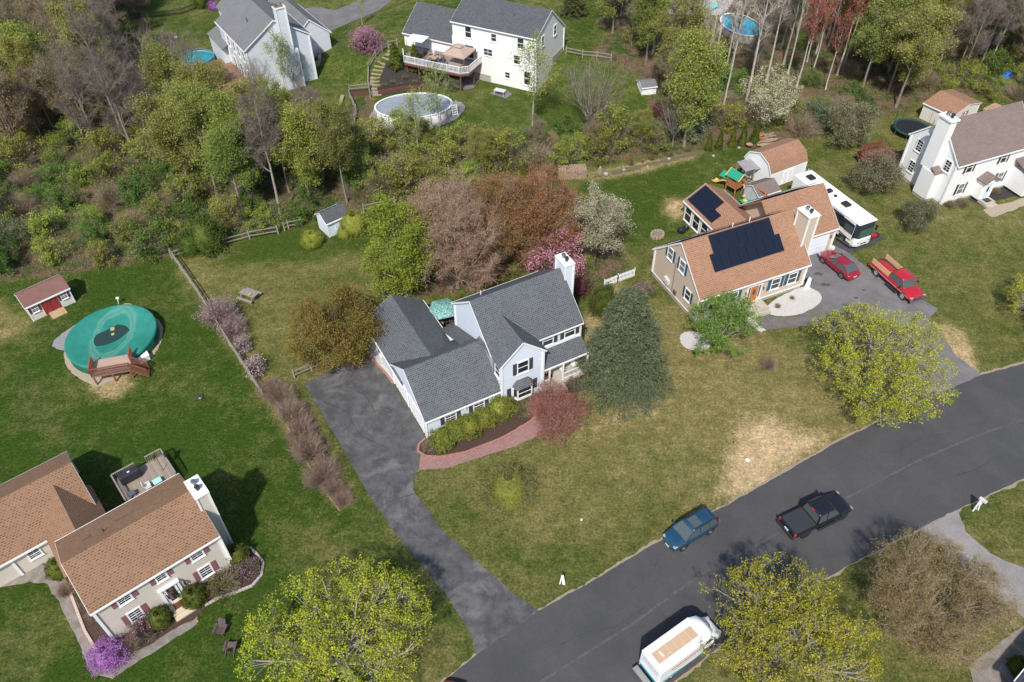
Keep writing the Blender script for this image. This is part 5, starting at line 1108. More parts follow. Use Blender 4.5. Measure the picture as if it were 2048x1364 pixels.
Cloud('thick_olive', 76, L_OLIVE, 4.0, 2.4, 4680, 0.173, clumps=30, cs=.15, shell=.25, twig=240, twigm=B_BROWN, lump=.3)
Cloud('thick_brown', 77, L_OLIVE, 2.8, 2.5, 1300, .12, clumps=30, cs=.22, shell=.3, twig=520, twigm=B_PINK, lump=.4)
Cloud('thick_silver', 78, L_SILVER, 3.2, 2.4, 5400, 0.158, clumps=30, cs=.15, shell=.25, twig=180, twigm=B_BROWN, lump=.3)
Cloud('thick_spring', 79, L_SPRING, 3.0, 2.1, 4680, 0.144, clumps=30, cs=.15, shell=.25, twig=160, twigm=B_BROWN, lump=.3)
Cloud('bloom_white', 80, leafmat('bw', (.12, .16, .04)), 3.6, 1.9, 2340, 0.122, clumps=40, cs=.24, shell=.5, twig=160, twigm=B_BROWN, bloom=L_WHITE, bloomn=1500, blooms=.17, lump=.3)
Cloud('bare_shrub', 81, L_TAN, 2.0, 1.5, 1000, .07, clumps=30, cs=.3, shell=.4, twig=520, twigm=B_PINK, lump=.15)
Cloud('mauve', 82, L_MAUVE, 2.3, 1.8, 2600, .10, clumps=60, cs=.22, shell=.5, twig=700, twigm=B_PINK, lump=.25)
Cloud('petal_pink', 83, leafmat('pkwhite', (.62, .47, .50), (.5, .36, .38), rand=.6), 1.6, .95, 800, .11, clumps=26, cs=.22, shell=.5, twig=260, twigm=B_BROWN, lump=.3)
Cloud('azalea', 84, L_PURPLE, 1.5, 1.2, 4680, 0.0792, core=.65, clumps=60, cs=.13, shell=.8, prof=ell, flat=.7)
Cloud('azalea_thin', 85, leafmat('azl', (.11, .13, .05)), 1.3, .95, 900, .09, clumps=40, cs=.2, shell=.6, twig=420, twigm=B_BROWN, bloom=L_MAG, bloomn=420, blooms=.10)
Cloud('low_green', 86, leafmat('lowg', (.14, .17, .035), (.10, .10, .03)), .9, 1.1, 1500, .09, clumps=40, cs=.22, shell=.5, twig=250, twigm=B_PINK)
Cloud('weeping', 87, leafmat('weep', (.19, .20, .035), (.11, .13, .025)), 2.3, 1.9, 6480, 0.0792, clumps=80, cs=.16, shell=.7, core=.68, twigm=B_GREY, prof=lambda t: np.sqrt(np.maximum(0, 1 - t ** 2.2)), lump=.3, flat=.1, twig=260)
Cloud('pink_ball', 88, L_PINK, 3.3, 2.5, 7560, 0.122, clumps=80, cs=.16, shell=.6, twig=400, twigm=B_DARK, prof=ell)
Cloud('wine_shrub', 89, L_WINE, 2.5, 1.3, 1600, .13, core=.5, clumps=40, cs=.2, shell=.6, bloom=L_PINK, bloomn=200, blooms=.1)
Cloud('yew', 90, L_YEW, 3.2, 1.6, 4680, 0.122, core=.6, clumps=50, cs=.16, shell=.7, prof=ell)
Cloud('tuft', 91, L_TAN, .8, .5, 120, .05, clumps=14, cs=.3, shell=.4, twig=160, twigm=B_PINK)
# spruces: whorls of drooping boughs set with needle tufts
class Spruce(Tree):
    def __init__(s, name, seed, leafm, H, R, n=210, leaf=.17, per=26):
        rs = np.random.RandomState(seed); s.H, s.R, s.name = H, R, name; P0, P1, R0, R1, C = [], [], [], [], []
        for i in range(n):
            f = (i + rs.rand()) / n; f = f ** 1.25; z = H * (.03 + .93 * f); az = i * 2.39996 + rs.uniform(-.2, .2); L = R * (1 - f) ** .5 * rs.uniform(.68, 1.1) + .12; a = np.array([0, 0, z]); d = np.array([math.cos(az), math.sin(az), .12 - .35 * (1 - f)])
            b = a + d * L * .55; c = b + np.array([math.cos(az), math.sin(az), .05]) * L * .45
            for p, q, r_ in ((a, b, .03), (b, c, .018)): P0.append(p); P1.append(q); R0.append(r_ + .02 * (1 - f)); R1.append(r_)
            k = int(per * (.25 + L / R)) + 4; t = rs.uniform(.18, 1.04, k)[:, None]; side = np.array([-math.sin(az), math.cos(az), 0]) * rs.normal(0, .17, (k, 1)) * L * (1.2 - t) ** .6
            pts = np.where(t < .55, a + (b - a) * t / .55, b + (c - b) * (t - .55) / .45) + side + np.stack([np.zeros(k), np.zeros(k), -np.abs(rs.normal(0, .10, k))], 1)
            C.append(np.repeat(pts, 6, 0) + rs.normal(0, .085, (k * 6, 3)))
        C = np.concatenate(C); V, F = leaf_quads(rs, C, leaf, .5, asp=.42); s.trunk = fastmesh('trunk', *tubes(np.array([[0, 0, 0], [0, 0, H * .5]]), np.array([[0, 0, H * .5], [0, 0, H]]), [H * .02, H * .012], [H * .012, .02], 7), mats=[B_DARK])
        V2, F2 = tubes(P0, P1, R0, R1, 4); Vm, Fm, M = merge([(V2, F2, 0), (V, F, 1)]); s.crown = fastmesh('crown', Vm, Fm, mats=[B_DARK, leafm], mi4=M); PROTO[name] = s
Spruce('spruce', 95, L_SPRUCE, 12.0, 4.4, n=360, leaf=.145, per=72); Spruce('spruce_far', 96, leafmat('sprf', (.12, .14, .05), (.07, .09, .03), tr=.1), 6.0, 3.0, n=150, leaf=.24, per=20)
def put(proto, px, py, label, cat=None, **k):
    p = g(px, py); P = PROTO[proto]; kw = dict(k)
    if cat: kw['cat'] = cat
    return P.plant(p.x, p.y, label, **kw)
# ---------- trees one can tell apart (ground pixel of the trunk)
put('maple', 698, 1345, 'broad yellow-green maple at the bottom left beside the long driveway', rot=.4, sc=.93)
put('maple_b', 1552, 1335, 'broad sparse maple with pale branches beside the white step truck', rot=2.0, sc=.97)
put('maple', 1728, 785, 'broad yellow-green maple in front of the red cars beside the tan house driveway', rot=4.1, sc=.95)
put('linden', 1838, 1245, 'bare brown twiggy tree between the road and the gravel drive at lower right', name='bare_tree', sc=.86)
put('spruce', 1242, 768, 'tall blue-green spruce at the right end of the blue-grey house', name='spruce_tree')
put('bronze_green', 683, 712, 'bronze-green leafy tree at the top of the wide driveway beside the garage')
put('round_lime', 812, 594, 'bright lime round tree behind the blue-grey house garage', sz=.98)
put('round_bare', 915, 575, 'bare pinkish-brown round tree between the lime tree and the bronze trees', name='bare_tree')
put('round_bronze', 985, 545, 'reddish bronze budding tree right of the bare pinkish tree')
put('round_bronze', 1085, 520, 'reddish bronze budding tree behind the pink magnolia', sc=.98)
put('round_white', 1188, 535, 'cream-white blossoming tree behind the chimney of the blue-grey house', name='blossom_tree')
put('magnolia', 1105, 560, 'pink blossoming magnolia behind the chimney of the blue-grey house', name='blossom_tree')
put('wine_shrub', 1158, 590, 'dark wine-red shrub tucked behind the white chimney')
put('yew', 1205, 622, 'dark green shrub between the chimney and the blue-green spruce')
put('crimson_small', 1112, 870, 'small crimson-leaved tree beside the pink brick walk', name='ornamental_tree')
put('weeping', 1018, 990, 'low weeping golden-green tree alone on the front lawn', name='weeping_tree', cat='tree', sc=1.25)
put('ginkgo', 1432, 690, 'light green young tree over the white gravel ring of the tan house', sc=1.0)
put('pear', 1742, 385, 'grey-green blossoming small tree between the motorhome and the red deck', name='blossom_tree', sc=1.1)
put('pear', 1828, 458, 'smallest grey-green blossoming tree in front of the right white colonial', name='blossom_tree', sc=.82)
put('pear', 1688, 288, 'grey-green blossoming tree at the wood edge left of the trampoline', name='blossom_tree', sc=1.2)
put('wild_white', 1530, 250, 'wild white-blossoming tree above the row of arborvitae', name='blossom_tree', sc=1.05)
put('pink_ball', 735, 100, 'round pink blossoming cherry on the far lawn above the log stairs', name='cherry_tree', cat='tree', sc=1.0)
put('spruce_far', 1147, 30, 'small golden-green spruce at the top right of the white walk-out house', name='spruce_tree', sc=.8)
put('snag', 1178, 270, 'bare wide-crowned grey tree between the oval pool yard and the tall green tree', name='bare_tree')
put('birch', 1065, 252, 'tall slim birch with pale green leaves before the white walk-out house', sc=1.15)
put('birch', 880, 275, 'slim young birch in front of the oval pool, near its right end', sc=.95)
put('birch', 840, 322, 'thin leafy birch standing over the oval pool cover', sc=.9)
put('wood_green_1', 1368, 292, 'tall olive-green leafy tree in the middle of the right-hand wood edge', sc=1.25)
put('snag', 1345, 292, 'thin pinkish bare tree left of the tall olive-green tree', name='bare_tree', sc=.6, sz=.8)
put('maple', 2085, 640, 'yellow-green tree cut off by the right photo edge below the white colonial', sc=.62)
put('snag', 345, 232, 'pale bare dead tree with forked limbs left of the round teal pool', name='bare_tree', sc=1.0, sz=1.15)
put('snag', 385, 165, 'smaller pale bare tree just left of the round teal pool', name='bare_tree', sc=.6, sz=.8)
put('round_bare', 270, 25, 'feathery brown bare tree by the far picket fence', name='bare_tree', sc=.6)
put('birch', 725, 50, 'very small bare pale tree above the pink cherry', sc=.5)
put('birch', 755, 0, 'thin sapling beside the far grey drive at the top', sc=.4)
put('birch', 575, 195, 'leaning sapling with yellow-green leaves before the grey-blue chimney wall', sc=.9)
put('snag', 515, 205, 'bare twiggy tree in front of the grey-blue house side wall', name='bare_tree', sc=.62)
put('snag', 590, 175, 'bare twiggy tree in front of the tall grey-blue chimney', name='bare_tree', sc=.5)
# shrubs near houses
put('ball_gold', 627, 490, 'clipped round green-gold shrub left of the pale blue shed door', sc=.85)
put('ball_gold', 710, 462, 'large clipped green-gold shrub right of the pale blue shed', sc=1.15)
put('ball_gold', 690, 474, 'small clipped green-gold shrub touching the right side of the pale blue shed door', sc=.6)
for i, (x, y, s_) in enumerate([(886, 888, 1.0), (912, 872, .95), (940, 862, 1.0), (968, 846, .95), (1000, 826, 1.12)]):
    put('rhododendron' if 0 else 'rhodo', x, y, '%s yellow-green rhododendron from the left in the mulch bed under the garage wing windows' % ONES[i], sc=s_, group='rhododendrons under the garage wing', name='rhododendron')
put('low_green', 1042, 822, 'low olive shrub below the bay window', sc=1.0); put('low_green', 1068, 808, 'low green shrub between the bay window shrub and the porch', sc=.9); put('azalea_thin', 1022, 806, 'thin lilac-flowered shrub at the left foot of the bay window', sc=.6); put('tuft', 858, 898, 'small reddish dormant shrub at the driveway tip of the mulch bed', sc=1.3)
put('tuft', 1142, 765, 'straw-coloured ornamental grass in the mulch beside the porch steps', sc=.9, name='ornamental_grass')
# colonial at lower left
put('ball', 125, 1145, 'round clipped shrub between the garage and the corner of the brown-roofed colonial'); put('ball', 478, 1120, 'round clipped shrub at the right chimney corner of the brown-roofed colonial')
put('ball', 392, 1203, 'round clipped shrub right of the front door of the brown-roofed colonial', sc=1.0); put('ball', 325, 1245, 'round clipped shrub left of the front door steps', sc=.92)
put('azalea', 222, 1318, 'dense bright purple azalea at the lower corner of the brown-roofed colonial', sc=1.12, name='azalea'); put('azalea_thin', 297, 1265, 'half-open mauve azalea under the lower left window', name='azalea', sc=1.15); put('azalea_thin', 498, 1145, 'thin mauve azalea at the right end of the curved bed', name='azalea', sc=1.05)
put('low_green', 445, 1175, 'sprawling low green shrub under the lower right window', sc=1.25); put('bare_shrub', 262, 1298, 'bare fountain-shaped shrub between the purple azalea and the mauve azalea', sc=.55); put('tuft', 190, 1235, 'small green tuft in the left mulch bed of the brown-roofed colonial', sc=1.2)
put('bare_shrub', 135, 1185, 'dusty grey-green sparse shrub by the left corner of the brown-roofed colonial', sc=.5)
# hedge along the drive
for i, (x, y, s_) in enumerate([(565, 800, .95), (585, 838, 1.15), (606, 872, 1.0), (622, 912, 1.2), (648, 958, 1.05), (668, 985, .75), (686, 1005, .6)]):
    put('bare_shrub', x, y, '%s bare reddish shrub from the top in the row left of the driveway' % ONES[i].capitalize().lower(), sc=s_, group='bare shrubs beside the driveway').scale.x *= (1.25, .8, 1.2, .85, 1.2, .8, 1.1)[i]
put('mauve', 445, 640, 'large mauve-pink blossoming shrub across the rail fence', sc=1.1); put('mauve', 470, 665, 'lower mauve-pink blossoming shrub on the rail fence', sc=.8); put('petal_pink', 488, 700, 'white-pink small blossoming shrub on the fence, upper one of the two', sc=1.0); put('petal_pink', 514, 745, 'white-pink blossoming shrub on the fence, lower one of the two', sc=1.15); put('bare_shrub', 545, 790, 'bare brown shrub at the lower end of the rail fence', sc=.9)
for i, (x, y) in enumerate([(1416, 300), (1437, 297), (1463, 293), (1484, 289), (1508, 284)]):
    put('arbor', x, y, '%s arborvitae cone from the left in the row at the wood edge' % ONES[i], sc=.85 + .06 * i, group='arborvitae row at the wood edge', name='arborvitae', cat='tree')
put('arbor', 1048, 362, 'thin dark arborvitae left of the firewood stack', sc=.9, name='arborvitae', cat='tree'); put('arbor', 1110, 352, 'thin dark arborvitae touching the left of the firewood stack', sc=.8, name='arborvitae', cat='tree')
for i, (x, y) in enumerate([(1262, 330), (1285, 325), (1303, 320), (1320, 316), (1340, 312), (1358, 308), (1376, 303)]):
    put('tuft' if i % 2 else 'low_green', x, y, '%s small plant from the left in the bare soil strip' % ONES[i], sc=.55 if i % 2 else .35, group='small plants in the soil strip', name='plant', cat='plant', sz=.9)
put('arbor', 792, 134, 'left of the two cone-shaped evergreens before the raised deck', sc=1.15, sz=1.15, name='arborvitae', cat='tree').scale = (2.0, 2.0, 1.25)
put('arbor', 832, 140, 'right of the two cone-shaped evergreens before the raised deck', name='arborvitae', cat='tree').scale = (1.7, 1.7, 1.3)
put('ball', 2032, 1338, 'dark clipped ball shrub in the grey gravel at the bottom right corner', sc=.75)
put('low_green', 1292, 585, 'green shrub with pink bloom at the left wall of the tan house', sc=1.1); put('azalea_thin', 1280, 592, 'pink-flowering shrub at the back left corner of the tan house', sc=1.1)
put('bare_shrub', 1534, 735, 'faint bare twiggy shrub alone on the tan house lawn', sc=.55, sz=.7); put('tuft', 1555, 615, 'rusty tuft in the white gravel bed left', sc=.7, name='plant', cat='plant'); put('tuft', 1584, 598, 'green tuft in the white gravel bed by the wall', sc=.6, name='plant', cat='plant')
put('low_green', 1990, 385, 'orange-tinted low plant in the dark flower bed of the white colonial', sc=.6, name='plant', cat='plant'); put('low_green', 1925, 410, 'green perennials at the corner of the right white colonial', sc=.8, name='plant', cat='plant'); put('low_green', 1898, 412, 'grassy perennials left of the colonial corner', sc=.7, name='plant', cat='plant')
for i, (x, y, s_) in enumerate([(768, 172, .5), (785, 165, .45), (810, 155, .5), (800, 175, .7), (830, 165, .5), (845, 158, .45)]): put('low_green', x, y, '%s small plant counted from the left in the hillside bed below the deck' % ONES[sorted([768, 785, 810, 800, 830, 845]).index(x)], sc=s_, group='small plants in the hillside bed', name='plant', cat='plant')
put('thick_silver', 905, 178, 'dusty green shrub under the raised deck corner', sc=.5)
put('yew', 405, 15, 'dark green dense shrub at the far lawn, left of the purple bloom'); put('yew', 455, 5, 'dark green dense shrub at the far lawn, right of the purple bloom'); put('azalea', 428, 18, 'tiny purple azalea between two dark shrubs on the far lawn', sc=.9, name='azalea')
put('bloom_white', 735, 312, 'white-flowering wild shrub below the left end of the oval pool', sc=1.0); put('bloom_white', 820, 315, 'white-flowering wild shrub below the middle of the oval pool', sc=.95); put('bloom_white', 1215, 292, 'sparse white-flowering shrub right of the firewood stack', sc=.6)
put('yew', 420, 500, 'dark green rhododendron clump at the fence corner near the pale blue shed', sc=1.3); put('yew', 385, 505, 'lower dark green clump beside the fence corner', sc=.9)
put('yew', 2070, 200, 'dark conifer at the right photo edge above the white colonial', sc=1.6)
put('wine_shrub', 1312, 232, 'reddish-pink blossoming shrub before the tiny white hut', sc=.8)
put('thick_silver', 310, 100, 'silvery green shrub left of the far lawn and pool', sc=.8); put('thick_silver', 335, 88, 'pale green feathery shrub on the far lawn edge', sc=.7)

# ---------- the woods
TALL_L = [(-260, -110), (225, -110), (240, 60), (262, 215), (320, 300), (520, 335), (690, 345), (735, 392), (640, 425), (440, 440), (330, 335), (120, 300), (0, 335), (-330, 420)]
TALL_R = [(1240, 95), (1300, 150), (1335, 205), (1400, 255), (1545, 175), (1700, 200), (1780, 222), (1870, 165), (2048, 165), (2300, 180), (2300, -120), (1570, -120), (1570, 95), (1420, 115), (1290, 95), (1230, -110), (1215, 60)]
SH_L = [(-330, 430), (0, 340), (120, 305), (330, 340), (430, 445), (600, 440), (540, 452), (350, 505), (150, 535), (-80, 560), (-330, 590)]
SH_M = [(640, 340), (745, 285), (1000, 292), (1290, 250), (1300, 300), (1120, 332), (1000, 338), (900, 372), (765, 400), (730, 395)]
SH_R = [(1385, 240), (1440, 205), (1700, 225), (1620, 268), (1500, 262), (1390, 280)]
SH_R2 = [(1860, 155), (2048, 150), (2200, 150), (2200, 200), (1960, 200), (1880, 185)]
def scatter(P, gap, seed, keep=None, inside=True):
    W = [g(*p).xy for p in P]; rnd = random.Random(seed); x0, x1 = min(p.x for p in W), max(p.x for p in W); y0, y1 = min(p.y for p in W), max(p.y for p in W); out = []
    WX = [(p.x, p.y) for p in W]
    for _ in range(int((x1 - x0) * (y1 - y0) / gap ** 2 * 14)):
        x, y = rnd.uniform(x0, x1), rnd.uniform(y0, y1)
        if not inpoly(np.array([x]), np.array([y]), WX)[0]: continue
        if keep and not keep(x, y): continue
        if all((x - a) ** 2 + (y - b) ** 2 > gap * gap for a, b in out): out.append((x, y))
    return out
WOODS = []
def wood(P, gap, seed, chooser, zone, keep=None):
    rnd = random.Random(seed * 7 + 1)
    for x, y in scatter(P, gap, seed, keep):
        px, py = pix(x, y); kind = chooser(rnd, px, py)
        if kind is None: continue
        WOODS.append((x, y, px, py, kind, zone, rnd.uniform(.78, 1.15), rnd.uniform(0, 6.28), rnd.uniform(.9, 1.12)))
def ch_l(r, px, py):
    u = r.random() + .25 * noise.noise(Vector((px * .012, py * .012, 0)))
    if 60 < px < 200 and 120 < py < 330: u += .3
    if px > 380: u -= .3
    return 'wood_green_%d' % r.randrange(5) if u < .52 else 'wood_bare_%d' % r.randrange(3) if u < .84 else 'wood_haze'
def ch_r(r, px, py):
    if 1690 < px < 1860 and py > 20: return r.choice(['wood_green_0', 'wood_green_1', 'wood_green_4', 'wood_green_3', 'wood_green_2'])
    if 1380 < px < 1700:
        if 1590 < px < 1700 and r.random() < .4: return 'wood_red'
        return 'pole' if r.random() < .75 else 'wood_bare_0'
    if 1300 < px and py < 60: return 'pole' if r.random() < .5 else None
    if px < 1400: return r.choice(['wood_green_1', 'wood_haze', 'wood_bare_1', 'wood_green_0', 'wood_bare_2'])
    return r.choice(['wood_haze', 'wood_bare_1', 'wood_bare_2', 'wood_haze', 'wood_green_1'])
wood(TALL_L, 3.35, 3, ch_l, 'left'); wood(TALL_R, 3.2, 9, ch_r, 'right', keep=lambda x, y: not (30 < x < 41 and 113 < y < 140))
def ch_s(r, px, py):
    u = r.random(); n = noise.noise(Vector((px * .01, py * .01, 5)))
    if px < 100 and py > 470: return 'thick_silver' if u < .6 else 'thick_green'
    if n > .25: return 'thick_brown' if u < .5 else 'thick_olive'
    return 'thick_green' if u < .5 else 'thick_spring' if u < .72 else 'thick_olive' if u < .86 else 'thick_brown'
wood([(262, 215), (300, 120), (400, 165), (500, 215), (690, 260), (690, 340), (520, 330), (320, 300)], 3.1, 19, lambda r, a, b: r.choice(['thick_olive', 'thick_spring', 'thick_brown', 'thick_olive']), 'slope'); wood(SH_L, 3.0, 13, ch_s, 'left'); wood(SH_M, 2.8, 15, lambda r, a, b: r.choice(['thick_spring', 'thick_green', 'thick_olive', 'thick_brown', 'thick_brown', 'thick_olive']), 'middle'); wood([(760, 320), (900, 300), (1120, 300), (1290, 280), (1300, 300), (1120, 328), (900, 360)], 5.5, 41, lambda r, a, b: r.choice(['wood_haze', 'wood_bare_1', 'wood_green_3', 'wood_haze']), 'middle'); wood(SH_R, 2.8, 16, lambda r, a, b: r.choice(['thick_brown', 'thick_brown', 'thick_olive', 'thick_silver']), 'right'); wood(SH_R2, 2.8, 17, lambda r, a, b: r.choice(['thick_green', 'thick_brown', 'thick_spring']), 'right')
wood(TALL_L, 5.6, 33, ch_s, 'left'); wood(TALL_R, 6.4, 34, lambda r, a, b: r.choice(['thick_brown', 'thick_olive', 'thick_green', 'thick_brown']), 'right', keep=lambda x, y: not (30 < x < 41 and 113 < y < 140))
wood([(735, 480), (790, 590), (900, 585), (1110, 525), (1200, 560), (1150, 520), (900, 560)], 2.4, 21, lambda r, a, b: r.choice(['thick_brown', 'thick_olive']), 'house')
KD = {'wood_green': ('leafy olive-green tree', 'leafy', 'tree'), 'wood_bare': ('bare grey tree', 'bare grey', 'tree'), 'wood_haze': ('pinkish twiggy tree', 'pinkish twiggy', 'tree'), 'wood_red': ('red-budding pale-trunked tree', 'red-budding', 'tree'), 'pole': ('tall pale bare-trunked tree', 'pale bare-trunked', 'tree'),
      'thick_green': ('green wild shrub', 'green', 'shrub'), 'thick_olive': ('olive wild shrub', 'olive', 'shrub'), 'thick_brown': ('leafless brown shrub', 'leafless', 'shrub'), 'thick_silver': ('silvery green shrub', 'silvery', 'shrub'), 'thick_spring': ('light green wild shrub', 'light green', 'shrub')}
ZN = {'slope': 'on the slope below the grey-blue house', 'left': 'in the left wood', 'right': 'in the right wood', 'middle': 'in the oval-pool thicket', 'house': 'behind the blue-grey house'}
WOODS = [q for q in WOODS if -110 < q[2] < 2150 and q[3] > -45]
_t = sorted([q for q in WOODS if not q[4].startswith('thick')], key=lambda q: q[1])[:292]
WOODS = [q for q in WOODS if q[4].startswith('thick')] + _t
buck = {}
for wd in WOODS:
    kk = wd[4][:-2] if wd[4][-2] == '_' else wd[4]; buck.setdefault((kk, wd[5]), []).append(wd)
for (kk, zone), lst in buck.items():
    desc, adj, cat = KD[kk]
    for i, (x, y, px, py, kind, _, sc, rot, sz) in enumerate(sorted(lst, key=lambda q: q[2])):
        small = kk.startswith('thick'); ssc = sc * (.9 if small else 1)
        if zone == 'house': ssc *= .45
        if zone == 'middle': ssc *= 1.12 if small else .5
        u_ = .72 + .56 * ((rot * 7.7) % 1)
        PROTO[kind].plant(x, y, '%s %s, %s from the left' % (desc, ZN[zone], ordn(i + 1)), cat=cat, sc=ssc, rot=rot, sz=ssc * sz * (1 if not small else .7 + .5 * ((rot * 3.3) % 1)), name=('wild_shrub' if small else 'woodland_tree'), group='%ss %s' % (desc, ZN[zone])).scale.x *= (u_ * 1.15 if small else .85 + .3 * ((rot * 5.1) % 1))
# ---------- undergrowth nobody could count
def underbrush(polys, dens, seed, name, mats_, hh=.7):
    rs = np.random.RandomState(seed); parts = []
    for P in polys:
        W = [tuple(g(*p).xy) for p in P]; x0, x1 = min(p[0] for p in W), max(p[0] for p in W); y0, y1 = min(p[1] for p in W), max(p[1] for p in W)
        n = int((x1 - x0) * (y1 - y0) * dens); X = rs.uniform(x0, x1, n); Y = rs.uniform(y0, y1, n); k = inpoly(X, Y, W); X, Y = X[k], Y[k]
        for (hx, hy, w_, d_, a_) in HOUSE_BOX:
            c, s_ = math.cos(a_), math.sin(a_); lx = (X - hx) * c + (Y - hy) * s_; ly = -(X - hx) * s_ + (Y - hy) * c; k = ~((lx > -2) & (lx < w_ + 1) & (ly > -1) & (ly < d_ + 1)); X, Y = X[k], Y[k]
        amp = .5 + .5 * np.sin(X * .7 + np.sin(Y * .5) * 2) * np.cos(Y * .6 + np.sin(X * .3) * 2); Z = hgt(X, Y)
        keep = rs.rand(len(X)) < .35 + .65 * amp; X, Y, Z, amp = X[keep], Y[keep], Z[keep], amp[keep]
        C = np.stack([X, Y, Z + rs.uniform(.03, 1, len(X)) ** 1.5 * hh * (.3 + amp)], 1); pick = rs.rand(len(X)) < (.25 + .6 * (np.sin(X * .35 + 2) * np.sin(Y * .4) * .5 + .5))
        V, F = leaf_quads(rs, C[pick], .15, .5); parts.append((V, F, 0))
        D = C[~pick][:len(C) // 3]; e = D + rs.normal(size=D.shape) * [.35, .35, .3] + [0, 0, .3]; D = D.copy(); D[:, 2] -= .25; parts.append((*tubes(D, e, np.full(len(D), .014), np.full(len(D), .006), 3), 1))
    V, F, M = merge(parts); o = link(bpy.data.objects.new(name, fastmesh(name, V, F, mats=mats_, mi4=M))); return tag(o, kind='stuff')
HOUSE_BOX = [(-40.5, 111.8, 9, 9.2, -.989), (EF[0], EF[1], 13, 9, EF[2])]
tag(underbrush([WOOD_L], 18, 5, 'undergrowth', [leafmat('under', (.11, .20, .03), (.08, .13, .025)), B_PINK]), 'mixed green and brown undergrowth covering the floor of the left wood')
tag(underbrush([WOOD_R], 10, 6, 'undergrowth', [leafmat('under2', (.10, .17, .03), (.11, .12, .04)), B_PINK]), 'brown brush and ground cover on the floor of the right wood')
# ================================================ VEHICLES
def paint(name, c, rough=.25): return mat(name, c, rough, spec=.6, coat=.6)
M_TYRE = mat('tyre_rubber', (.025, .025, .026), .85); M_RIM = mat('alloy', (.55, .55, .56), .3, metal=.9); M_CHROME = mat('chrome', (.6, .6, .62), .15, metal=1.)
M_CARGLASS = mat('car_glass', (.075, .09, .09), .05, spec=.9); M_LAMP = mat('lamp_lens', (.32, .34, .36), .12, spec=.8); M_TAIL = mat('tail_lamp', (.55, .015, .015), .2); M_AMBER = mat('amber_lens', (.7, .25, .03), .2); M_PLATE = mat('number_plate', (.65, .68, .72), .4); M_BLKPL = mat('black_plastic', (.02, .02, .022), .6)
M_INT = mat('cabin_grey', (.16, .15, .14), .8)
def loft(mb, st, mi=0):
    """st: list of (x, [(y, z) half outline from bottom centre to top centre])"""
    k = len(st[0][1]); vs = []
    for x, h in st: vs += [(x, y, z) for y, z in h] + [(x, -y, z) for y, z in h[::-1][1:-1]]
    n = 2 * k - 2; fs = []
    for a in range(len(st) - 1):
        for i in range(n): fs.append((a * n + i, a * n + (i + 1) % n, (a + 1) * n + (i + 1) % n, (a + 1) * n + i))
    fs.append(tuple(range(n - 1, -1, -1))); fs.append(tuple((len(st) - 1) * n + i for i in range(n)))
    mb.add(vs, fs, mi); return mb
def wheel(root, x, y, r=.34, w_=.24, rim=None, spokes=5):
    s_ = 1 if y > 0 else -1; t = MB().tube((x, y - s_ * w_, r), (x, y, r), r, r, 22); o = t.build('wheel', M_TYRE, root, bevel=.03)
    q = MB().tube((x, y - s_ * .04, r), (x, y + s_ * .006, r), r * .66, r * .62, 16); q.tube((x, y, r), (x, y + s_ * .015, r), r * .14, r * .12, 8); q.build('rim', rim or M_RIM, o)
    q = MB()
    for i in range(spokes):
        a = i * 6.283 / spokes + .3; c, s2 = math.cos(a), math.sin(a); b = a + .6; q.add([(x + math.cos(b - .28) * r * .25, y + s_ * .008, r + math.sin(b - .28) * r * .25), (x + math.cos(b + .28) * r * .25, y + s_ * .008, r + math.sin(b + .28) * r * .25), (x + math.cos(b + .3) * r * .55, y + s_ * .008, r + math.sin(b + .3) * r * .55), (x + math.cos(b - .3) * r * .55, y + s_ * .008, r + math.sin(b - .3) * r * .55)], [(0, 1, 2, 3)])
    q.build('rim_opening', M_BLKPL, o)
def cabin(root, xs, zb, zt, wb, wt, body, name='windows', pillars=(), glass=None):
    """xs: rear base, rear top, front top, front base; glass house with a painted roof and pillars"""
    a, b, c, d = xs; q = MB()
    V = [(a, wb, zb), (d, wb, zb), (d, -wb, zb), (a, -wb, zb), (b, wt, zt), (c, wt, zt), (c, -wt, zt), (b, -wt, zt)]
    q.add(V, [(0, 3, 2, 1), (4, 5, 6, 7), (0, 1, 5, 4), (1, 2, 6, 5), (2, 3, 7, 6), (3, 0, 4, 7)]); q.build(name, glass or M_CARGLASS, root)
    r = MB(); n = 7; st = []
    for i in range(n + 1):
        t = i / n; x = b - .05 + (c - b + .1) * t; e = min(1, .6 + 2.2 * min(t, 1 - t) * 1.2); cz = .05 * (1 - (2 * t - 1) ** 2)
        st.append((x, [(0, zt - .02), ((wt + .02) * 1, zt - .02), (wt + .03, zt + .01), (wt * .86, zt + .035 + cz * .6), (0, zt + .045 + cz)]))
    loft(r, st).build('roof', body, root, smooth=True)
    p = MB()
    def pil(x0, x1, w_=.07): 
        for s_ in (-1, 1): p.bar((x0, s_ * (wb + .0), zb), (x1, s_ * (wt + .005), zt + .01), .05, w_)
    pil(a, b, .12); pil(d, c, .08)
    for x0, x1 in pillars: pil(x0, x1, .07)
    p.build('pillars', body, root)
def carbody(root, L_, W_, prof, body, zb=.22, arch=(), archr=.4):
    """prof: list of (x, z_belt, width factor)"""
    st = []
    for x, z, f in prof:
        w_ = W_ / 2 * f; st.append((x, [(0, zb + .02), (w_ * .86, zb), (w_ * .985, zb + .16), (w_, (zb + z) * .55), (w_ * .975, z - .1), (w_ * .90, z - .02), (w_ * .55, z + .02), (0, z + .035)]))
    o = loft(MB(), st).build('body', body, root, smooth=True)
    m = o.modifiers.new('sub', 'SUBSURF'); m.levels = 1; m.render_levels = 2
    for x, s_ in arch: q = MB().tube((x, s_ * (W_ / 2 - .3), archr * .92), (x, s_ * (W_ / 2 + .004), archr * .92), archr, archr, 20); q.build('wheel_arch', M_BLKPL, root)
    return o
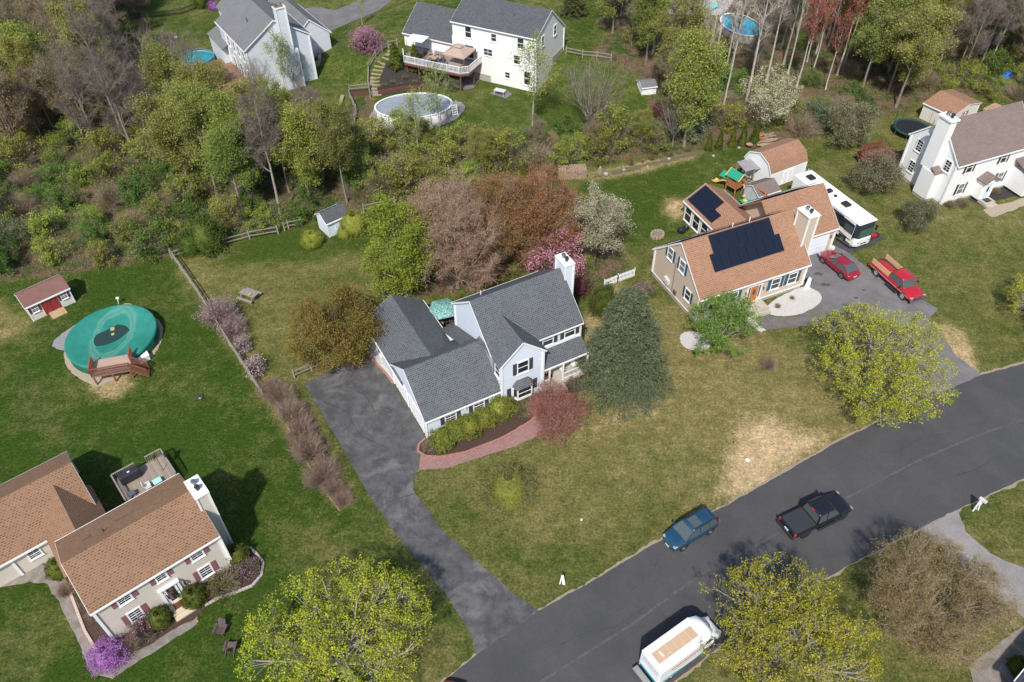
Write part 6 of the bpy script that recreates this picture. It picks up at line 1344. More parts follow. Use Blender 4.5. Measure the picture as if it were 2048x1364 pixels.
def lens(root, x, y, z, sx, sy, sz, m, name): MB().box(x - sx / 2, y - sy / 2, z - sz / 2, x + sx / 2, y + sy / 2, z + sz / 2).build(name, m, root, bevel=min(sx, sy, sz) * .25)
def mirrors(root, x, y, z, m):
    for s_ in (-1, 1): MB().box(x - .08, s_ * y - .1, z - .07, x + .08, s_ * y + .1, z + .09).build('side_mirror', m, root, bevel=.03)
def car_base(name, label, loc, ang): return thing(name, label, 'car' if 'truck' not in name else 'truck', (*loc, .02), math.radians(ang))
def door_lines(root, xs, W_, z0, z1):
    q = MB()
    for x in xs:
        for s_ in (-1, 1): q.box(x - .008, s_ * (W_ / 2 - .02), z0, x + .008, s_ * (W_ / 2 + .003), z1)
    q.build('door_seams', M_BLKPL, root)
def suv():
    B = paint('blue_paint', (.012, .05, .095)); R = car_base('parked_car', 'blue crossover with sunroof driving along the road edge of the front lawn', (13.74, 33.36), -148.7); W_ = 1.8
    carbody(R, 4.6, W_, [(-2.28, .72, .82), (-2.2, .95, .93), (-1.6, 1.02, 1), (-.4, 1.0, 1), (.9, 1.0, 1), (1.15, 1.0, .99), (1.7, .93, .96), (2.1, .83, .88), (2.28, .62, .74)], B, arch=[(x, s_) for x in (-1.35, 1.35) for s_ in (-1, 1)])
    cabin(R, (-2.1, -1.75, .42, 1.2), 1.0, 1.58, .80, .62, B, pillars=((-1.2, -1.12), (-.25, -.25), (.65, .35)))
    for x in (-1.35, 1.35):
        for s_ in (-1, 1): wheel(R, x, s_ * .905)
    MB().box(-.62, -.45, 1.655, .18, .45, 1.672).build('sunroof', M_CARGLASS, R, bevel=.02)
    for s_ in (-1, 1):
        lens(R, 2.1, s_ * .62, .76, .22, .26, .1, M_LAMP, 'headlight'); lens(R, -2.22, s_ * .72, .95, .12, .2, .3, M_TAIL, 'tail_light'); q = MB().bar((-1.6, s_ * .6, 1.67), (.2, s_ * .6, 1.68), .04, .05); q.build('roof_rail', M_BLKPL, R)
    lens(R, 2.26, 0, .62, .06, .9, .12, M_CHROME, 'grille'); lens(R, 2.3, 0, .42, .03, .4, .12, M_PLATE, 'number_plate'); lens(R, -2.27, 0, .5, .06, 1.3, .2, M_BLKPL, 'bumper'); mirrors(R, .95, .98, 1.05, B); door_lines(R, (-1.0, -.1, .9), W_, .45, .98)
    lens(R, -1.85, 0, 1.6, .14, 1.0, .03, B, 'spoiler')
def pickup(name, label, loc, ang, B, L_, W_, ax, cab, bed, ext=False, rimm=None, zt=1.86, hood=1.12):
    R = thing(name, label, 'pickup truck', (*loc, .02), math.radians(ang)); xr, xf = ax
    f = L_ / 2; z = hood - .06
    carbody(R, L_, W_, [(-f, z - .05, .94), (-f + .1, z, .98), (-f + .6, z + .02, 1), (cab[0] - .1, z + .02, 1), (cab[0], z + .02, 1), (cab[3], z + .02, 1), (f - .6, z - .02, .98), (f - .12, z - .12, .95), (f, z - .3, .9)], B, zb=.42, arch=[(x, s_) for x in ax for s_ in (-1, 1)], archr=.47)
    cabin(R, cab, z + .02, zt, W_ / 2 * .9, W_ / 2 * .74, B, pillars=((cab[0] + (cab[3] - cab[0]) * (.42 if not ext else .42),) * 2,))
    for x in ax:
        for s_ in (-1, 1): wheel(R, x, s_ * (W_ / 2 + .005), .41, .28, rimm)
    for s_ in (-1, 1): lens(R, f - .08, s_ * (W_ / 2 - .24), z - .24, .1, .3, .16, M_LAMP, 'headlight'); lens(R, -f + .02, s_ * (W_ / 2 - .12), z - .15, .1, .16, .34, M_TAIL, 'tail_light')
    return R, z, f
def pickups():
    K = paint('black_paint', (.008, .009, .012)); R, z, f = pickup('pickup_truck', 'black pickup with covered bed driving up the road', (23.84, 34.57), 25.2, K, 5.85, 2.02, (-1.75, 1.95), (-.75, -.62, .95, 1.5), None, rimm=M_BLKPL, zt=1.88)
    MB().box(-f + .12, -.86, z - .02, -.85, .86, z + .075).build('bed_cover', mat('vinyl_cover', (.03, .033, .04), .55), R, bevel=.03)
    lens(R, -f - .06, 0, .55, .16, 1.9, .18, M_BLKPL, 'bumper'); lens(R, -f - .02, 0, .72, .04, .42, .14, M_PLATE, 'number_plate'); lens(R, -.68, 0, zt_ := 1.9, .08, .35, .06, M_TAIL, 'brake_lamp'); mirrors(R, 1.35, 1.16, 1.25, K); door_lines(R, (-.6, .3, 1.35), 2.02, .6, 1.05)
    for s_ in (-1, 1): MB().box(-.6, s_ * .98, .36, 1.3, s_ * 1.14, .42).build('side_step', M_BLKPL, R)
    q = MB(); 
    Rd = paint('red_paint', (.42, .012, .02)); R, z, f = pickup('pickup_truck', 'bright red long-bed pickup with raw plywood sides on its bed', (40.04, 62.7), -68.9, Rd, 6.2, 2.0, (-1.95, 2.05), (-.35, -.25, 1.25, 1.75), None, ext=True, rimm=mat('steel_rim', (.62, .60, .55), .4, metal=.4), zt=1.86)
    P = mat('plywood', (.66, .44, .23), .8, var=.2, vscale=3, col2=(.55, .35, .17))
    for s_ in (-1, 1): MB().box(-f + .12, s_ * .84, z - .05, -.45, s_ * .89, z + .55).build('plywood_side', P, R)
    MB().box(-.5, -.84, z - .05, -.45, .84, z + .55).build('plywood_side', P, R)
    b = MB(); b.box(-f + .15, -.8, z + .022, -.52, .8, z + .035); b.build('bed_liner', mat('bed_grey', (.045, .045, .05), .8, var=.4), R)
    lens(R, f + .08, 0, .58, .2, 1.95, .2, M_CHROME, 'bumper'); lens(R, f - .0, 0, z - .22, .08, 1.2, .16, M_CHROME, 'grille'); lens(R, -f - .08, 0, .6, .18, 1.9, .18, M_CHROME, 'bumper')
    for s_ in (-1, 1): lens(R, f + .02, s_ * .9, z - .22, .1, .14, .12, M_AMBER, 'indicator'); MB().box(-.3, s_ * .98, .38, 1.4, s_ * 1.16, .45).build('side_step', M_BLKPL, R); MB().box(-f + .1, s_ * 1.0, .75, f - .3, s_ * 1.008, .78).build('side_stripe', mat('white_stripe', (.7, .7, .7), .5), R)
    mirrors(R, 1.5, 1.14, 1.3, M_BLKPL); door_lines(R, (.55, 1.6), 2.0, .6, 1.05)
def sedan():
    B = paint('deep_red_paint', (.25, .012, .028)); R = car_base('parked_car', 'dark red sedan parked before the garage of the tan house', (34.87, 65.5), 115.7); W_ = 1.84
    carbody(R, 4.85, W_, [(-2.42, .62, .78), (-2.3, .86, .9), (-1.8, .93, .97), (-1.0, .93, 1), (.9, .92, 1), (1.2, .9, .99), (1.8, .82, .95), (2.25, .7, .84), (2.42, .52, .7)], B, arch=[(x, s_) for x in (-1.4, 1.42) for s_ in (-1, 1)])
    cabin(R, (-1.95, -1.15, .2, 1.15), .9, 1.40, .80, .60, B, pillars=((-.35, -.4),))
    for x in (-1.4, 1.42):
        for s_ in (-1, 1): wheel(R, x, s_ * .925)
    for s_ in (-1, 1): lens(R, 2.15, s_ * .68, .66, .34, .26, .1, M_LAMP, 'headlight'); lens(R, -2.34, s_ * .6, .78, .1, .45, .12, M_TAIL, 'tail_light'); lens(R, 2.0, s_ * .85, .62, .2, .08, .08, M_AMBER, 'indicator')
    lens(R, -2.42, 0, .62, .03, .4, .12, M_PLATE, 'number_plate'); mirrors(R, .85, .98, .98, B); door_lines(R, (-.4, .8, -1.3), W_, .4, .88)
def rv():
    Wt = mat('motorhome_white', (.78, .77, .74), .35, coat=.3); Nv = mat('motorhome_navy', (.02, .028, .045), .25, coat=.5); R = thing('motorhome', 'long white and black motorhome parked beside the tan house garage', 'motorhome', (36.05, 73.9, .02), math.radians(-65.2))
    L_ = 5.25; b = MB(); b.box(-L_, -1.22, .55, L_ - .3, 1.22, 3.3); b.build('body', Wt, R, bevel=.08)
    n = MB(); loft(n, [(L_ - .31, [(0, .45), (1.2, .45), (1.225, .8), (1.225, 1.5), (0, 1.5)]), (L_ + .1, [(0, .42), (1.1, .42), (1.18, .8), (1.15, 1.5), (0, 1.5)]), (L_ + .42, [(0, .5), (.8, .5), (.9, .8), (.85, 1.42), (0, 1.42)])]).build('front_cap', Wt, R, smooth=False, bevel=.06)
    q = MB(); loft(q, [(L_ - .31, [(0, 1.5), (1.23, 1.5), (1.23, 2.2), (1.23, 3.28), (0, 3.28)]), (L_ + .02, [(0, 1.5), (1.15, 1.5), (1.17, 2.2), (1.15, 3.2), (0, 3.2)]), (L_ + .3, [(0, 1.5), (.9, 1.5), (.92, 2.2), (.88, 3.1), (0, 3.1)])]).build('front_mask', Nv, R, bevel=.03)
    g_ = MB(); g_.add([(L_ + .40, -.95, 1.6), (L_ + .40, .95, 1.6), (L_ + .34, .92, 2.6), (L_ + .34, -.92, 2.6)], [(0, 1, 2, 3)]); g_.box(L_ + .28, -.95, 1.6, L_ + .335, .95, 2.6); g_.build('windshield', mat('green_glass', (.05, .10, .075), .06, spec=.9), R)
    MB().box(-L_ - .03, -1.26, 3.3, L_ + .22, 1.26, 3.4).build('roof', mat('roof_membrane', (.82, .81, .78), .6), R, bevel=.05)
    for s_ in (-1, 1):
        p = MB(); p.box(.2, s_ * 1.221, 1.75, L_ - .35, s_ * 1.235, 3.0); p.build('side_glass_band', Nv, R)
        p = MB(); p.box(3.6, s_ * 1.236, 1.7, 4.8, s_ * 1.245, 2.6); p.build('cab_window', M_CARGLASS, R)
        p = MB(); p.extr([(-4, s_ * 1.222, 1.5), (4.9, s_ * 1.222, .95), (4.9, s_ * 1.222, 1.05), (-4, s_ * 1.222, 1.8)], (0, s_ * .012, 0)); p.build('side_stripe', Nv, R)
    MB().box(-1.6, -1.7, .7, 1.6, -1.2, 2.6).build('slide_out', Wt, R, bevel=.04)
    a = MB(); a.tube((-1.8, -1.33, 3.1), (3.2, -1.33, 3.1), .09, .09, 8); a.build('awning_roll', Nv, R)
    for x, r_ in ((-3.9, .48), (1.9, .48), (-.9, .32)):
        MB().box(x - r_, -.42, 3.4, x + r_, .42, 3.66).build('roof_unit', M_BLKPL, R, bevel=.12)
    MB().tube((.1, .1, 3.4), (.1, .1, 3.5), .2, .2, 14).build('roof_vent', M_BLKPL, R)
    for x in (-2.6, 3.75):
        for s_ in (-1, 1): wheel(R, x, s_ * 1.24, .46, .3)
    for s_ in (-1, 1): MB().box(3.2, s_ * 1.2, .4, 4.3, s_ * 1.232, .98).build('wheel_arch', M_BLKPL, R); lens(R, L_ + .4, s_ * .75, 1.02, .1, .36, .14, M_LAMP, 'headlight'); q = MB().bar((L_ - .1, s_ * 1.2, 2.7), (L_ + .25, s_ * 1.5, 2.5), .05, .05); q.box(L_ + .15, s_ * 1.42, 1.95, L_ + .3, s_ * 1.6, 2.55); q.build('side_mirror', M_BLKPL, R)
    lens(R, L_ + .44, 0, .8, .04, .8, .12, M_BLKPL, 'grille')
    lad = MB()
    for y in (.5, .9): lad.tube((-L_ - .1, y, 1.0), (-L_ - .1, y, 3.6), .02)
    for k in range(7): lad.tube((-L_ - .1, .5, 1.1 + k * .36), (-L_ - .1, .9, 1.1 + k * .36), .015)
    lad.build('rear_ladder', M_WHITE, R)
def boxtruck():
    Wt = mat('truck_white', (.82, .82, .82), .35, coat=.2); TL = mat('teal_wave', (.02, .42, .55), .4); RD = mat('red_letters', (.42, .05, .07), .5)
    d = Vector((.834, .552)); p = Vector((8.95, 22.15)) + d * 3.1; R = thing('box_truck', 'white service box truck with tan roof panel and teal wave parked at the road edge', 'truck', (p.x, p.y, .02), math.atan2(d.y, d.x))
    w_ = .98; x0, x1 = -3.05, 1.15
    b = MB(); b.box(x0, -w_, .55, x1, w_, 2.62); b.build('box', Wt, R, bevel=.07)
    c = MB(); loft(c, [(x1 - .12, [(0, 1.9), (w_ - .04, 1.9), (w_ - .03, 2.2), (w_ - .05, 2.62), (0, 2.68)]), (x1 + .5, [(0, 1.95), (w_ - .1, 1.95), (w_ - .1, 2.2), (w_ - .22, 2.55), (0, 2.62)]), (x1 + .85, [(0, 2.05), (w_ - .35, 2.05), (w_ - .35, 2.15), (w_ - .45, 2.3), (0, 2.38)])]).build('wind_fairing', Wt, R, smooth=True)
    MB().box(x0 + .35, -.42, 2.621, x1 - .35, .42, 2.64).build('roof_panel', mat('tan_panel', (.52, .36, .23), .7, var=.08), R)
    q = MB()
    for k in range(1, 6): x = x0 + .35 + k * (x1 - x0 - .7) / 6; q.box(x - .02, -.42, 2.641, x + .02, .42, 2.655)
    q.build('roof_rib', mat('rib', (.60, .43, .29), .7), R)
    MB().obox((x0 + .9, -.2, 2.657), (.1, .02, 0), (-.06, .42, 0), (0, 0, .008)).build('roof_patch', Wt, R)
    carbody(R, 2.4, 1.9, [(x1 - .1, 1.25, .98), (x1 + .6, 1.25, 1), (x1 + 1.0, 1.22, .98), (x1 + 1.5, 1.12, .93), (x1 + 1.85, .98, .82), (x1 + 2.0, .7, .68)], Wt, zb=.4, arch=[(x1 + 1.15, 1), (x1 + 1.15, -1)], archr=.42)
    cabin(R, (x1 - .05, x1, x1 + .45, x1 + 1.05), 1.22, 1.92, .86, .76, Wt, glass=mat('green_glass', (.05, .10, .075), .06, spec=.9))
    for x in (x1 + 1.15, -1.75):
        for s_ in (-1, 1): wheel(R, x, s_ * (w_ - .01), .37, .24)
    for s_ in (-1, 1): lens(R, x1 + 1.85, s_ * .6, .85, .2, .26, .2, M_LAMP, 'headlight'); MB().box(x1 + .85, s_ * .98, 1.3, x1 + .95, s_ * 1.2, 1.6).build('side_mirror', M_BLKPL, R)
    for s_ in (-1, 1):
        q = MB(); n = 16
        up = [(x0 + .1 + (x1 - x0 - .2) * i / n, .84 + .14 * math.sin(i * .42)) for i in range(n + 1)]; lo = [(x, .68 + .05 * math.sin(i * .5)) for i, (x, z) in enumerate(up)]
        for i in range(n): q.extr([(up[i][0], s_ * (w_ + .001), up[i][1]), (up[i + 1][0], s_ * (w_ + .001), up[i + 1][1]), (lo[i + 1][0], s_ * (w_ + .001), lo[i + 1][1]), (lo[i][0], s_ * (w_ + .001), lo[i][1])], (0, s_ * .006, 0))
        q.build('teal_wave', TL, R)
        # lettering too blurred to read in the photo: rows of small strokes
        rr = random.Random(4); q = MB()
        for row, (z, h, a, e) in enumerate(((1.75, .26, -2.0, .5), (1.42, .1, -1.7, .2))):
            x = a
            while x < e: l = rr.uniform(.07, .15) * (1 if row == 0 else .6); q.box(x, s_ * (w_ + .001), z, x + l, s_ * (w_ + .006), z + h * rr.uniform(.8, 1)); x += l + .05
        q.build('lettering', RD, R)
    q = MB(); rr = random.Random(2)
    for z, h in ((2.1, .1), (1.9, .07), (1.7, .07)):
        y = -.7
        while y < .7: l = rr.uniform(.05, .12); q.box(x0 - .006, y, z, x0 - .001, y + l, z + h); y += l + .05
    q.build('lettering', mat('grey_letters', (.25, .28, .33), .5), R)
    MB().box(x0 - .012, -.93, .78, x0 - .001, .93, .98).build('teal_wave', TL, R); MB().box(x0 - .03, -.8, .58, x0 - .002, .8, .75).build('tail_sill', M_BLKPL, R)
    MB().box(x0 - .55, -.95, .42, x0 - .12, .95, .5).build('bumper', mat('tread_plate', (.42, .40, .36), .4, metal=.6), R); q = MB(); q.box(x0 - .12, -.9, .45, x0, -.8, .55); q.box(x0 - .12, .8, .45, x0, .9, .55); q.build('bumper_bracket', M_BLKPL, R)
suv(); pickups(); sedan(); rv(); boxtruck()
# red nose of a car cut by the bottom edge
p = g(898, 1372); R = thing('parked_car', 'red car just entering the bottom edge beside the driveway mouth', 'car', (p.x, p.y - 2.1, .02), math.radians(78)); B = MATS['red_paint']
carbody(R, 4.5, 1.8, [(-2.2, .9, .9), (-1, .98, 1), (1.2, .95, 1), (1.9, .85, .93), (2.25, .6, .75)], B); cabin(R, (-2.0, -1.2, .2, 1.1), .92, 1.4, .78, .6, B)
for x in (-1.35, 1.35):
    for s_ in (-1, 1): wheel(R, x, s_ * .9)
# ================================================ THINGS IN THE YARDS
GW = MATS.get('grey_wood') or mat('grey_wood', (.30, .27, .23), .85, var=.3, vscale=5)
M_LOG = mat('log_wood', (.46, .34, .23), .9, col2=(.24, .17, .12), vscale=8); M_REDW = mat('redwood', (.25, .095, .05), .75, var=.3, vscale=3); M_CEDAR = mat('cedar_play', (.42, .17, .06), .7, var=.2)
def simple(name, mb, m, label, cat, group=None, **k): return tag(mb.build(name, m, **k), label, cat, group)
def rail_fence(label, pts, step=2.6, rails=(.45, .95), m=None, group=None, post=1.2, wire=False):
    W = [g(*p) for p in pts]; R = thing('rail_fence', label, 'fence', W[0], 0, group); base = W[0]; prev = None
    for a, b in zip(W, W[1:]):
        n = max(1, round((b - a).length / step))
        for i in range(n + (1 if b is W[-1] else 0)):
            p = a + (b - a) * (i / n); p.z = hz(p.x, p.y); q = p - base; MB().box(q.x - .07, q.y - .07, q.z - .1, q.x + .07, q.y + .07, q.z + post).build('post', m or GW, R)
            if prev is not None:
                rr = MB()
                for z in rails: rr.bar(prev + Vector((0, 0, z)), q + Vector((0, 0, z + RS.uniform(-.04, .04))), .06, .11)
                rr.build('rail', m or GW, R)
            prev = q
    return R
rail_fence('long weathered rail fence between the green lawn and the picnic lawn', [(345, 515), (400, 594), (460, 692), (528, 797)], rails=(.35, .7, 1.1))
rail_fence('split-rail fence from the corner post to the dark green rhododendron', [(345, 518), (385, 507), (425, 497)])
rail_fence('split-rail fence running from the dark shrubs toward the pale blue shed', [(440, 495), (500, 478), (557, 468)])
rail_fence('short split-rail fence just left of the pale blue shed', [(570, 462), (578, 458), (605, 452)])
rail_fence('split-rail fence between the pale blue shed and the lime tree', [(728, 425), (790, 410)]); rail_fence('short split-rail fence at the top of the wide driveway', [(590, 757), (624, 742), (660, 724)])
rail_fence('split-rail fence right of the white walk-out house', [(1132, 108), (1165, 115), (1222, 122)]); rail_fence('rail fence beside the log steps of the white walk-out house', [(741, 196), (737, 170), (738, 140), (752, 116), (778, 96), (795, 92)], step=2.0)
rail_fence('short rail fence at the retaining wall left of the oval pool', [(700, 184), (740, 180)], step=2); rail_fence('grey rail fence in the brush left of the oval pool', [(700, 195), (713, 225), (708, 262)], step=2.4)
rail_fence('green pole fence seen between the two bronze trees', [(1008, 375), (1035, 400)], step=2.2)
curb('timber_edging', [(568, 842), (600, 900), (640, 970), (680, 1022)], 'thin timber edging along the bare shrub row beside the driveway', M_LOG, wd=.1, ht=.1)
def picket(label, pts, m, h_=1.0, gap=.16, group=None):
    W = [g(*p) for p in pts]; R = thing('picket_fence', label, 'fence', W[0], 0, group); b0 = W[0]
    for a, b in zip(W, W[1:]):
        q = MB(); n = max(2, int((b - a).length / gap))
        for z in (.25, .8): q.bar(a - b0 + Vector((0, 0, z * h_)), b - b0 + Vector((0, 0, z * h_)), .04, .07)
        for i in range(n + 1): p = a + (b - a) * (i / n) - b0; q.box(p.x - .04, p.y - .03, 0, p.x + .04, p.y + .03, h_ * (1.15 if i % 12 == 0 else 1))
        q.build('panel', m, R)
picket('white picket fence between the spruce and the tan house', [(1208, 575), (1235, 564), (1268, 552)], M_WHITE); picket('dark picket fence across the far lawn at the top left', [(262, 38), (330, 33), (365, 28), (392, 18)], M_BLKPL, gap=.25)
# ---------- pools
def pool(label, cx, cy, a, b, rot, h_, wallm, topm, rim=None, sag=0., posts=0, z0=0., cover_skirt=None, rimw=.16, lower=.12, name='swimming_pool'):
    R = thing(name, label, 'pool', (cx, cy, z0), rot); n = 48; rim = rim or M_WHITE
    MB().lathe([(1, 0), (1, h_ - .02), (.985, h_ - .02), (.985, .05)], n=n, sx=a, sy=b).build('wall', wallm, R, smooth=True)
    if not cover_skirt: MB().lathe([(1 - rimw / a, h_), (1 - rimw / a, h_ + .05), (1.02, h_ + .05), (1.02, h_ - .03)], n=n, sx=a, sy=b).build('rim', rim, R)
    zt = h_ + .02 if cover_skirt else h_ - lower; prof = [(1.015, h_ - .25), (1.012, h_ + .01)] if cover_skirt else []
    prof += [(.985 * t, zt - sag * (1 - t * t)) for t in (1, .92, .8, .65, .5, .35, .2, .08, .001)]
    MB().lathe(prof, n=n, sx=a, sy=b).build('cover' if cover_skirt or 'cover' in label else 'water', topm, R, smooth=True)
    if posts:
        for i in range(posts): t = 6.283 * i / posts; x, y = a * 1.005 * math.cos(t), b * 1.005 * math.sin(t); MB().tube((x, y, 0), (x, y, h_), .045, .045, 6).build('upright', M_METAL, R)
    return R
TEAL = mat('teal_cover', (.016, .17, .125), .5, col2=(.03, .23, .175), vscale=.5, bump=.8, bscale=1.6)
def faded_rings(m):
    # dried tide lines left by the shrinking puddle, laid out on the cover itself
    nt = m.node_tree; b = nt.nodes['Principled BSDF']; src = b.inputs['Base Color'].links[0].from_socket; tc = nd(nt, 'ShaderNodeTexCoord'); mp = nd(nt, 'ShaderNodeMapping'); mp.inputs['Location'].default_value = (-.07, -.15, 0); mp.inputs['Rotation'].default_value = (0, 0, 1.1); mp.inputs['Scale'].default_value = (.34, .62, 0)
    no = nd(nt, 'ShaderNodeTexNoise'); no.inputs['Scale'].default_value = .7; no.inputs['Detail'].default_value = 5; ln = nd(nt, 'ShaderNodeVectorMath', operation='LENGTH'); ad = nd(nt, 'ShaderNodeMath', operation='ADD'); ml = nd(nt, 'ShaderNodeMath', operation='MULTIPLY'); ml.inputs[1].default_value = .5
    cr = nd(nt, 'ShaderNodeValToRGB'); e = cr.color_ramp.elements; e[0].position = .7; e[0].color = (0, 0, 0, 1); e[1].position = 1.0; e[1].color = (0, 0, 0, 1)
    for p_, v in ((.78, .45), (.82, .12), (.90, .4), (.95, .1)): k = e.new(p_); k.color = (v, v, v, 1)
    mx = nd(nt, 'ShaderNodeMix', data_type='RGBA'); mx.inputs[7].default_value = (.20, .36, .31, 1); L = nt.links.new
    mr = nd(nt, 'ShaderNodeMath', operation='MULTIPLY'); mr.inputs[1].default_value = .62
    L(tc.outputs['Object'], mp.inputs[0]); L(mp.outputs[0], ln.inputs[0]); L(tc.outputs['Object'], no.inputs[0]); L(no.outputs[0], ml.inputs[0]); L(ln.outputs['Value'], ad.inputs[0]); L(ml.outputs[0], ad.inputs[1]); L(ad.outputs[0], mr.inputs[0]); L(mr.outputs[0], cr.inputs[0]); L(cr.outputs[0], mx.inputs[0]); L(src, mx.inputs[6]); L(mx.outputs[2], b.inputs['Base Color'])
faded_rings(TEAL)
PR = pool('round above-ground pool under a teal green cover with a dark puddle', -38.83, 55.26, 4.28, 4.15, 1.6, 1.2, mat('green_skirt', (.01, .09, .055), .6), TEAL, cover_skirt=True, sag=.38)
q = MB(); n = 30; vs = []
for i in range(n):
    t = 6.283 * i / n; r_ = 1.35 + .28 * math.sin(2 * t + .6) + .15 * math.sin(3 * t); x, y = 1.25 * r_ * math.cos(t), .62 * r_ * math.sin(t); vs.append((x * math.cos(.55) - y * math.sin(.55), x * math.sin(.55) + y * math.cos(.55)))
rq = math.cos(-1.6), math.sin(-1.6); vs = [(x * 1.3 * rq[0] - y * 1.45 * rq[1] + .5, x * 1.3 * rq[1] + y * 1.45 * rq[0]) for x, y in vs]
q.prism(vs, .86, .905); q.build('puddle', mat('puddle', (.02, .045, .03), .06, spec=.8), PR)
q = MB(); q.obox((.9, .05, .91), (.45, .12, 0), (-.1, .35, 0), (0, 0, .03)); q.obox((.25, -.15, .91), (.3, .1, 0), (-.1, .25, 0), (0, 0, .02)); q.build('leaf_litter', mat('pale_leaves', (.45, .40, .16), .9, var=.3), PR)
pool('oval above-ground pool under a grey cover below the white walk-out house', -13.04, 99.25, 5.23, 3.38, .11, 1.25, mat('pool_wall', (.62, .60, .57), .5), mat('grey_cover', (.28, .32, .36), .45, var=.22, vscale=1.1, bump=.7, bscale=2), posts=22, sag=.05)
pool('round above-ground pool with turquoise water beside the wooden far deck', -46.86, 114.5, 2.7, 2.7, 0, 1.2, mat('dim_wall', (.25, .25, .27), .6), mat('turquoise_water', (.03, .33, .33), .05, col2=(.02, .22, .26), vscale=.6, spec=.7), rim=mat('blue_rim', (.05, .22, .36), .4), lower=.3, posts=10)
pool('oval above-ground pool with bright blue water among the bare trees', 36.63, 123.9, 2.83, 4.35, .29, 1.2, mat('stone_wall', (.42, .40, .37), .8, var=.4, vscale=5), mat('blue_water', (.01, .28, .42), .05, col2=(.02, .38, .5), vscale=.8, spec=.7), lower=.25)
# pool ladder
p = g(905, 232, .6); R = thing('pool_ladder', 'white moulded ladder at the right end of the oval pool', 'ladder', (-7.6, 99.2, 0), .3)
for x in (-.35, .35): q = MB(); q.tube((x, -.5, 0), (x, 0, 1.9), .05); q.tube((x, 0, 1.9), (x, .4, 1.2), .05); q.tube((x, -.9, 0), (x, -.1, 1.5), .05); q.build('side_rail', M_WHITE, R)
for k in range(5): MB().box(-.35, -.75 + k * .13, .15 + k * .27, .35, -.45 + k * .13, .2 + k * .27).build('step', M_WHITE, R)
# equipment by the teal pool
a = g(240, 757); R = thing('pool_deck', 'redwood pool deck with slatted railings and steps at the teal-covered pool', 'deck', (a.x, a.y, 0), math.radians(14))
# local x along the pool edge
D = MB(); D.box(-2.05, -.35, 1.02, 1.35, 1.75, 1.25); D.build('platform', stripes('deck_pale', (.42, .30, .235), (.25, .16, .12), 'y', .14, .1, vary=.15), R)
q = MB()
for x in (-1.95, -.3, 1.25):
    for y in (-.3, 1.1): q.box(x - .06, y - .06, 0, x + .06, y + .06, 1.02)
q.build('legs', M_REDW, R)
def slatrail(x0, y0, x1, y1, z0, z1, h_=.95, st=.13, nm='railing'):
    q = MB(); A, B = Vector((x0, y0, z0)), Vector((x1, y1, z1)); H = Vector((0, 0, h_)); q.bar(A + H, B + H, .13, .05); q.bar(A + H * .12, B + H * .12, .05, .07); n = max(1, int((B - A).length / st))
    for i in range(n + 1): p = A + (B - A) * (i / n); q.box(p.x - .025, p.y - .025, p.z - .1, p.x + .025, p.y + .025, p.z + h_)
    q.build(nm, M_REDW, R)
slatrail(-2.05, -.35, 1.35, -.35, 1.12, 1.12); slatrail(-2.05, -.35, -2.05, 1.5, 1.12, 1.12); slatrail(1.35, .75, 1.35, 1.9, 1.12, 1.12); slatrail(1.35, -.35, 2.7, -.55, 1.12, .1); slatrail(1.35, .6, 2.7, .4, 1.12, .1)
for k in range(5): MB().box(1.36 + k * .27, -.45 - k * .03, .9 - k * .2, 1.62 + k * .27, .55 - k * .03, .95 - k * .2).build('step', M_REDW, R)
p = g(284, 722); R = thing('pool_box', 'white storage box on the ground right of the pool deck steps', 'storage box', (p.x, p.y, .03), .62); MB().box(-.75, -.35, 0, .75, .35, .55).build('box', M_WHITE, R, bevel=.03); MB().box(-.8, -.4, .56, .8, .4, .64).build('lid', M_WHITE, R, bevel=.02)
p = g(303, 695); R = thing('pool_pump', 'grey pool pump and hose beside the teal-covered pool', 'pump', (p.x, p.y, .04), .9); MB().tube((-.5, 0, .22), (.5, 0, .22), .17, .17, 12).build('motor', M_METAL, R); MB().box(-.8, -.2, 0, .8, .2, .06).build('base', M_METAL, R); MB().tube((.3, .4, 0), (.3, .4, .6), .25, .22, 14).build('filter', mat('filter_grey', (.35, .38, .42), .4), R)
for i, (x, y) in enumerate(((165, 728), (172, 738), (152, 722))): p = g(x, y); simple('pool_jug', MB().tube((0, 0, 0), (0, 0, .3), .14, .1, 8), M_WHITE, '%s small white jug from the left on the gravel beside the pool deck' % ONES[(1, 2, 0)[i]], 'jug', 'white jugs beside the teal pool', loc=(p.x, p.y, .03))
p = g(237, 608); simple('garden_post', MB().tube((0, 0, 0), (.15, .1, .8), .04).box(.0, -.05, .7, .3, .15, .85), M_WHITE, 'short white leaning post on the lawn above the teal pool', 'post', loc=(p.x, p.y, 0))
p = g(401, 795); R = thing('sprinkler_cover', 'dark round cap standing alone on the green lawn', 'cap', (p.x, p.y, 0)); MB().lathe([(.28, 0), (.3, .12), (.2, .2), (.001, .22)], n=16).build('cap', mat('slate_plastic', (.05, .06, .08), .4), R); MB().tube((0, 0, .2), (0, 0, .27), .07, .06, 8).build('knob', M_BLKPL, R)
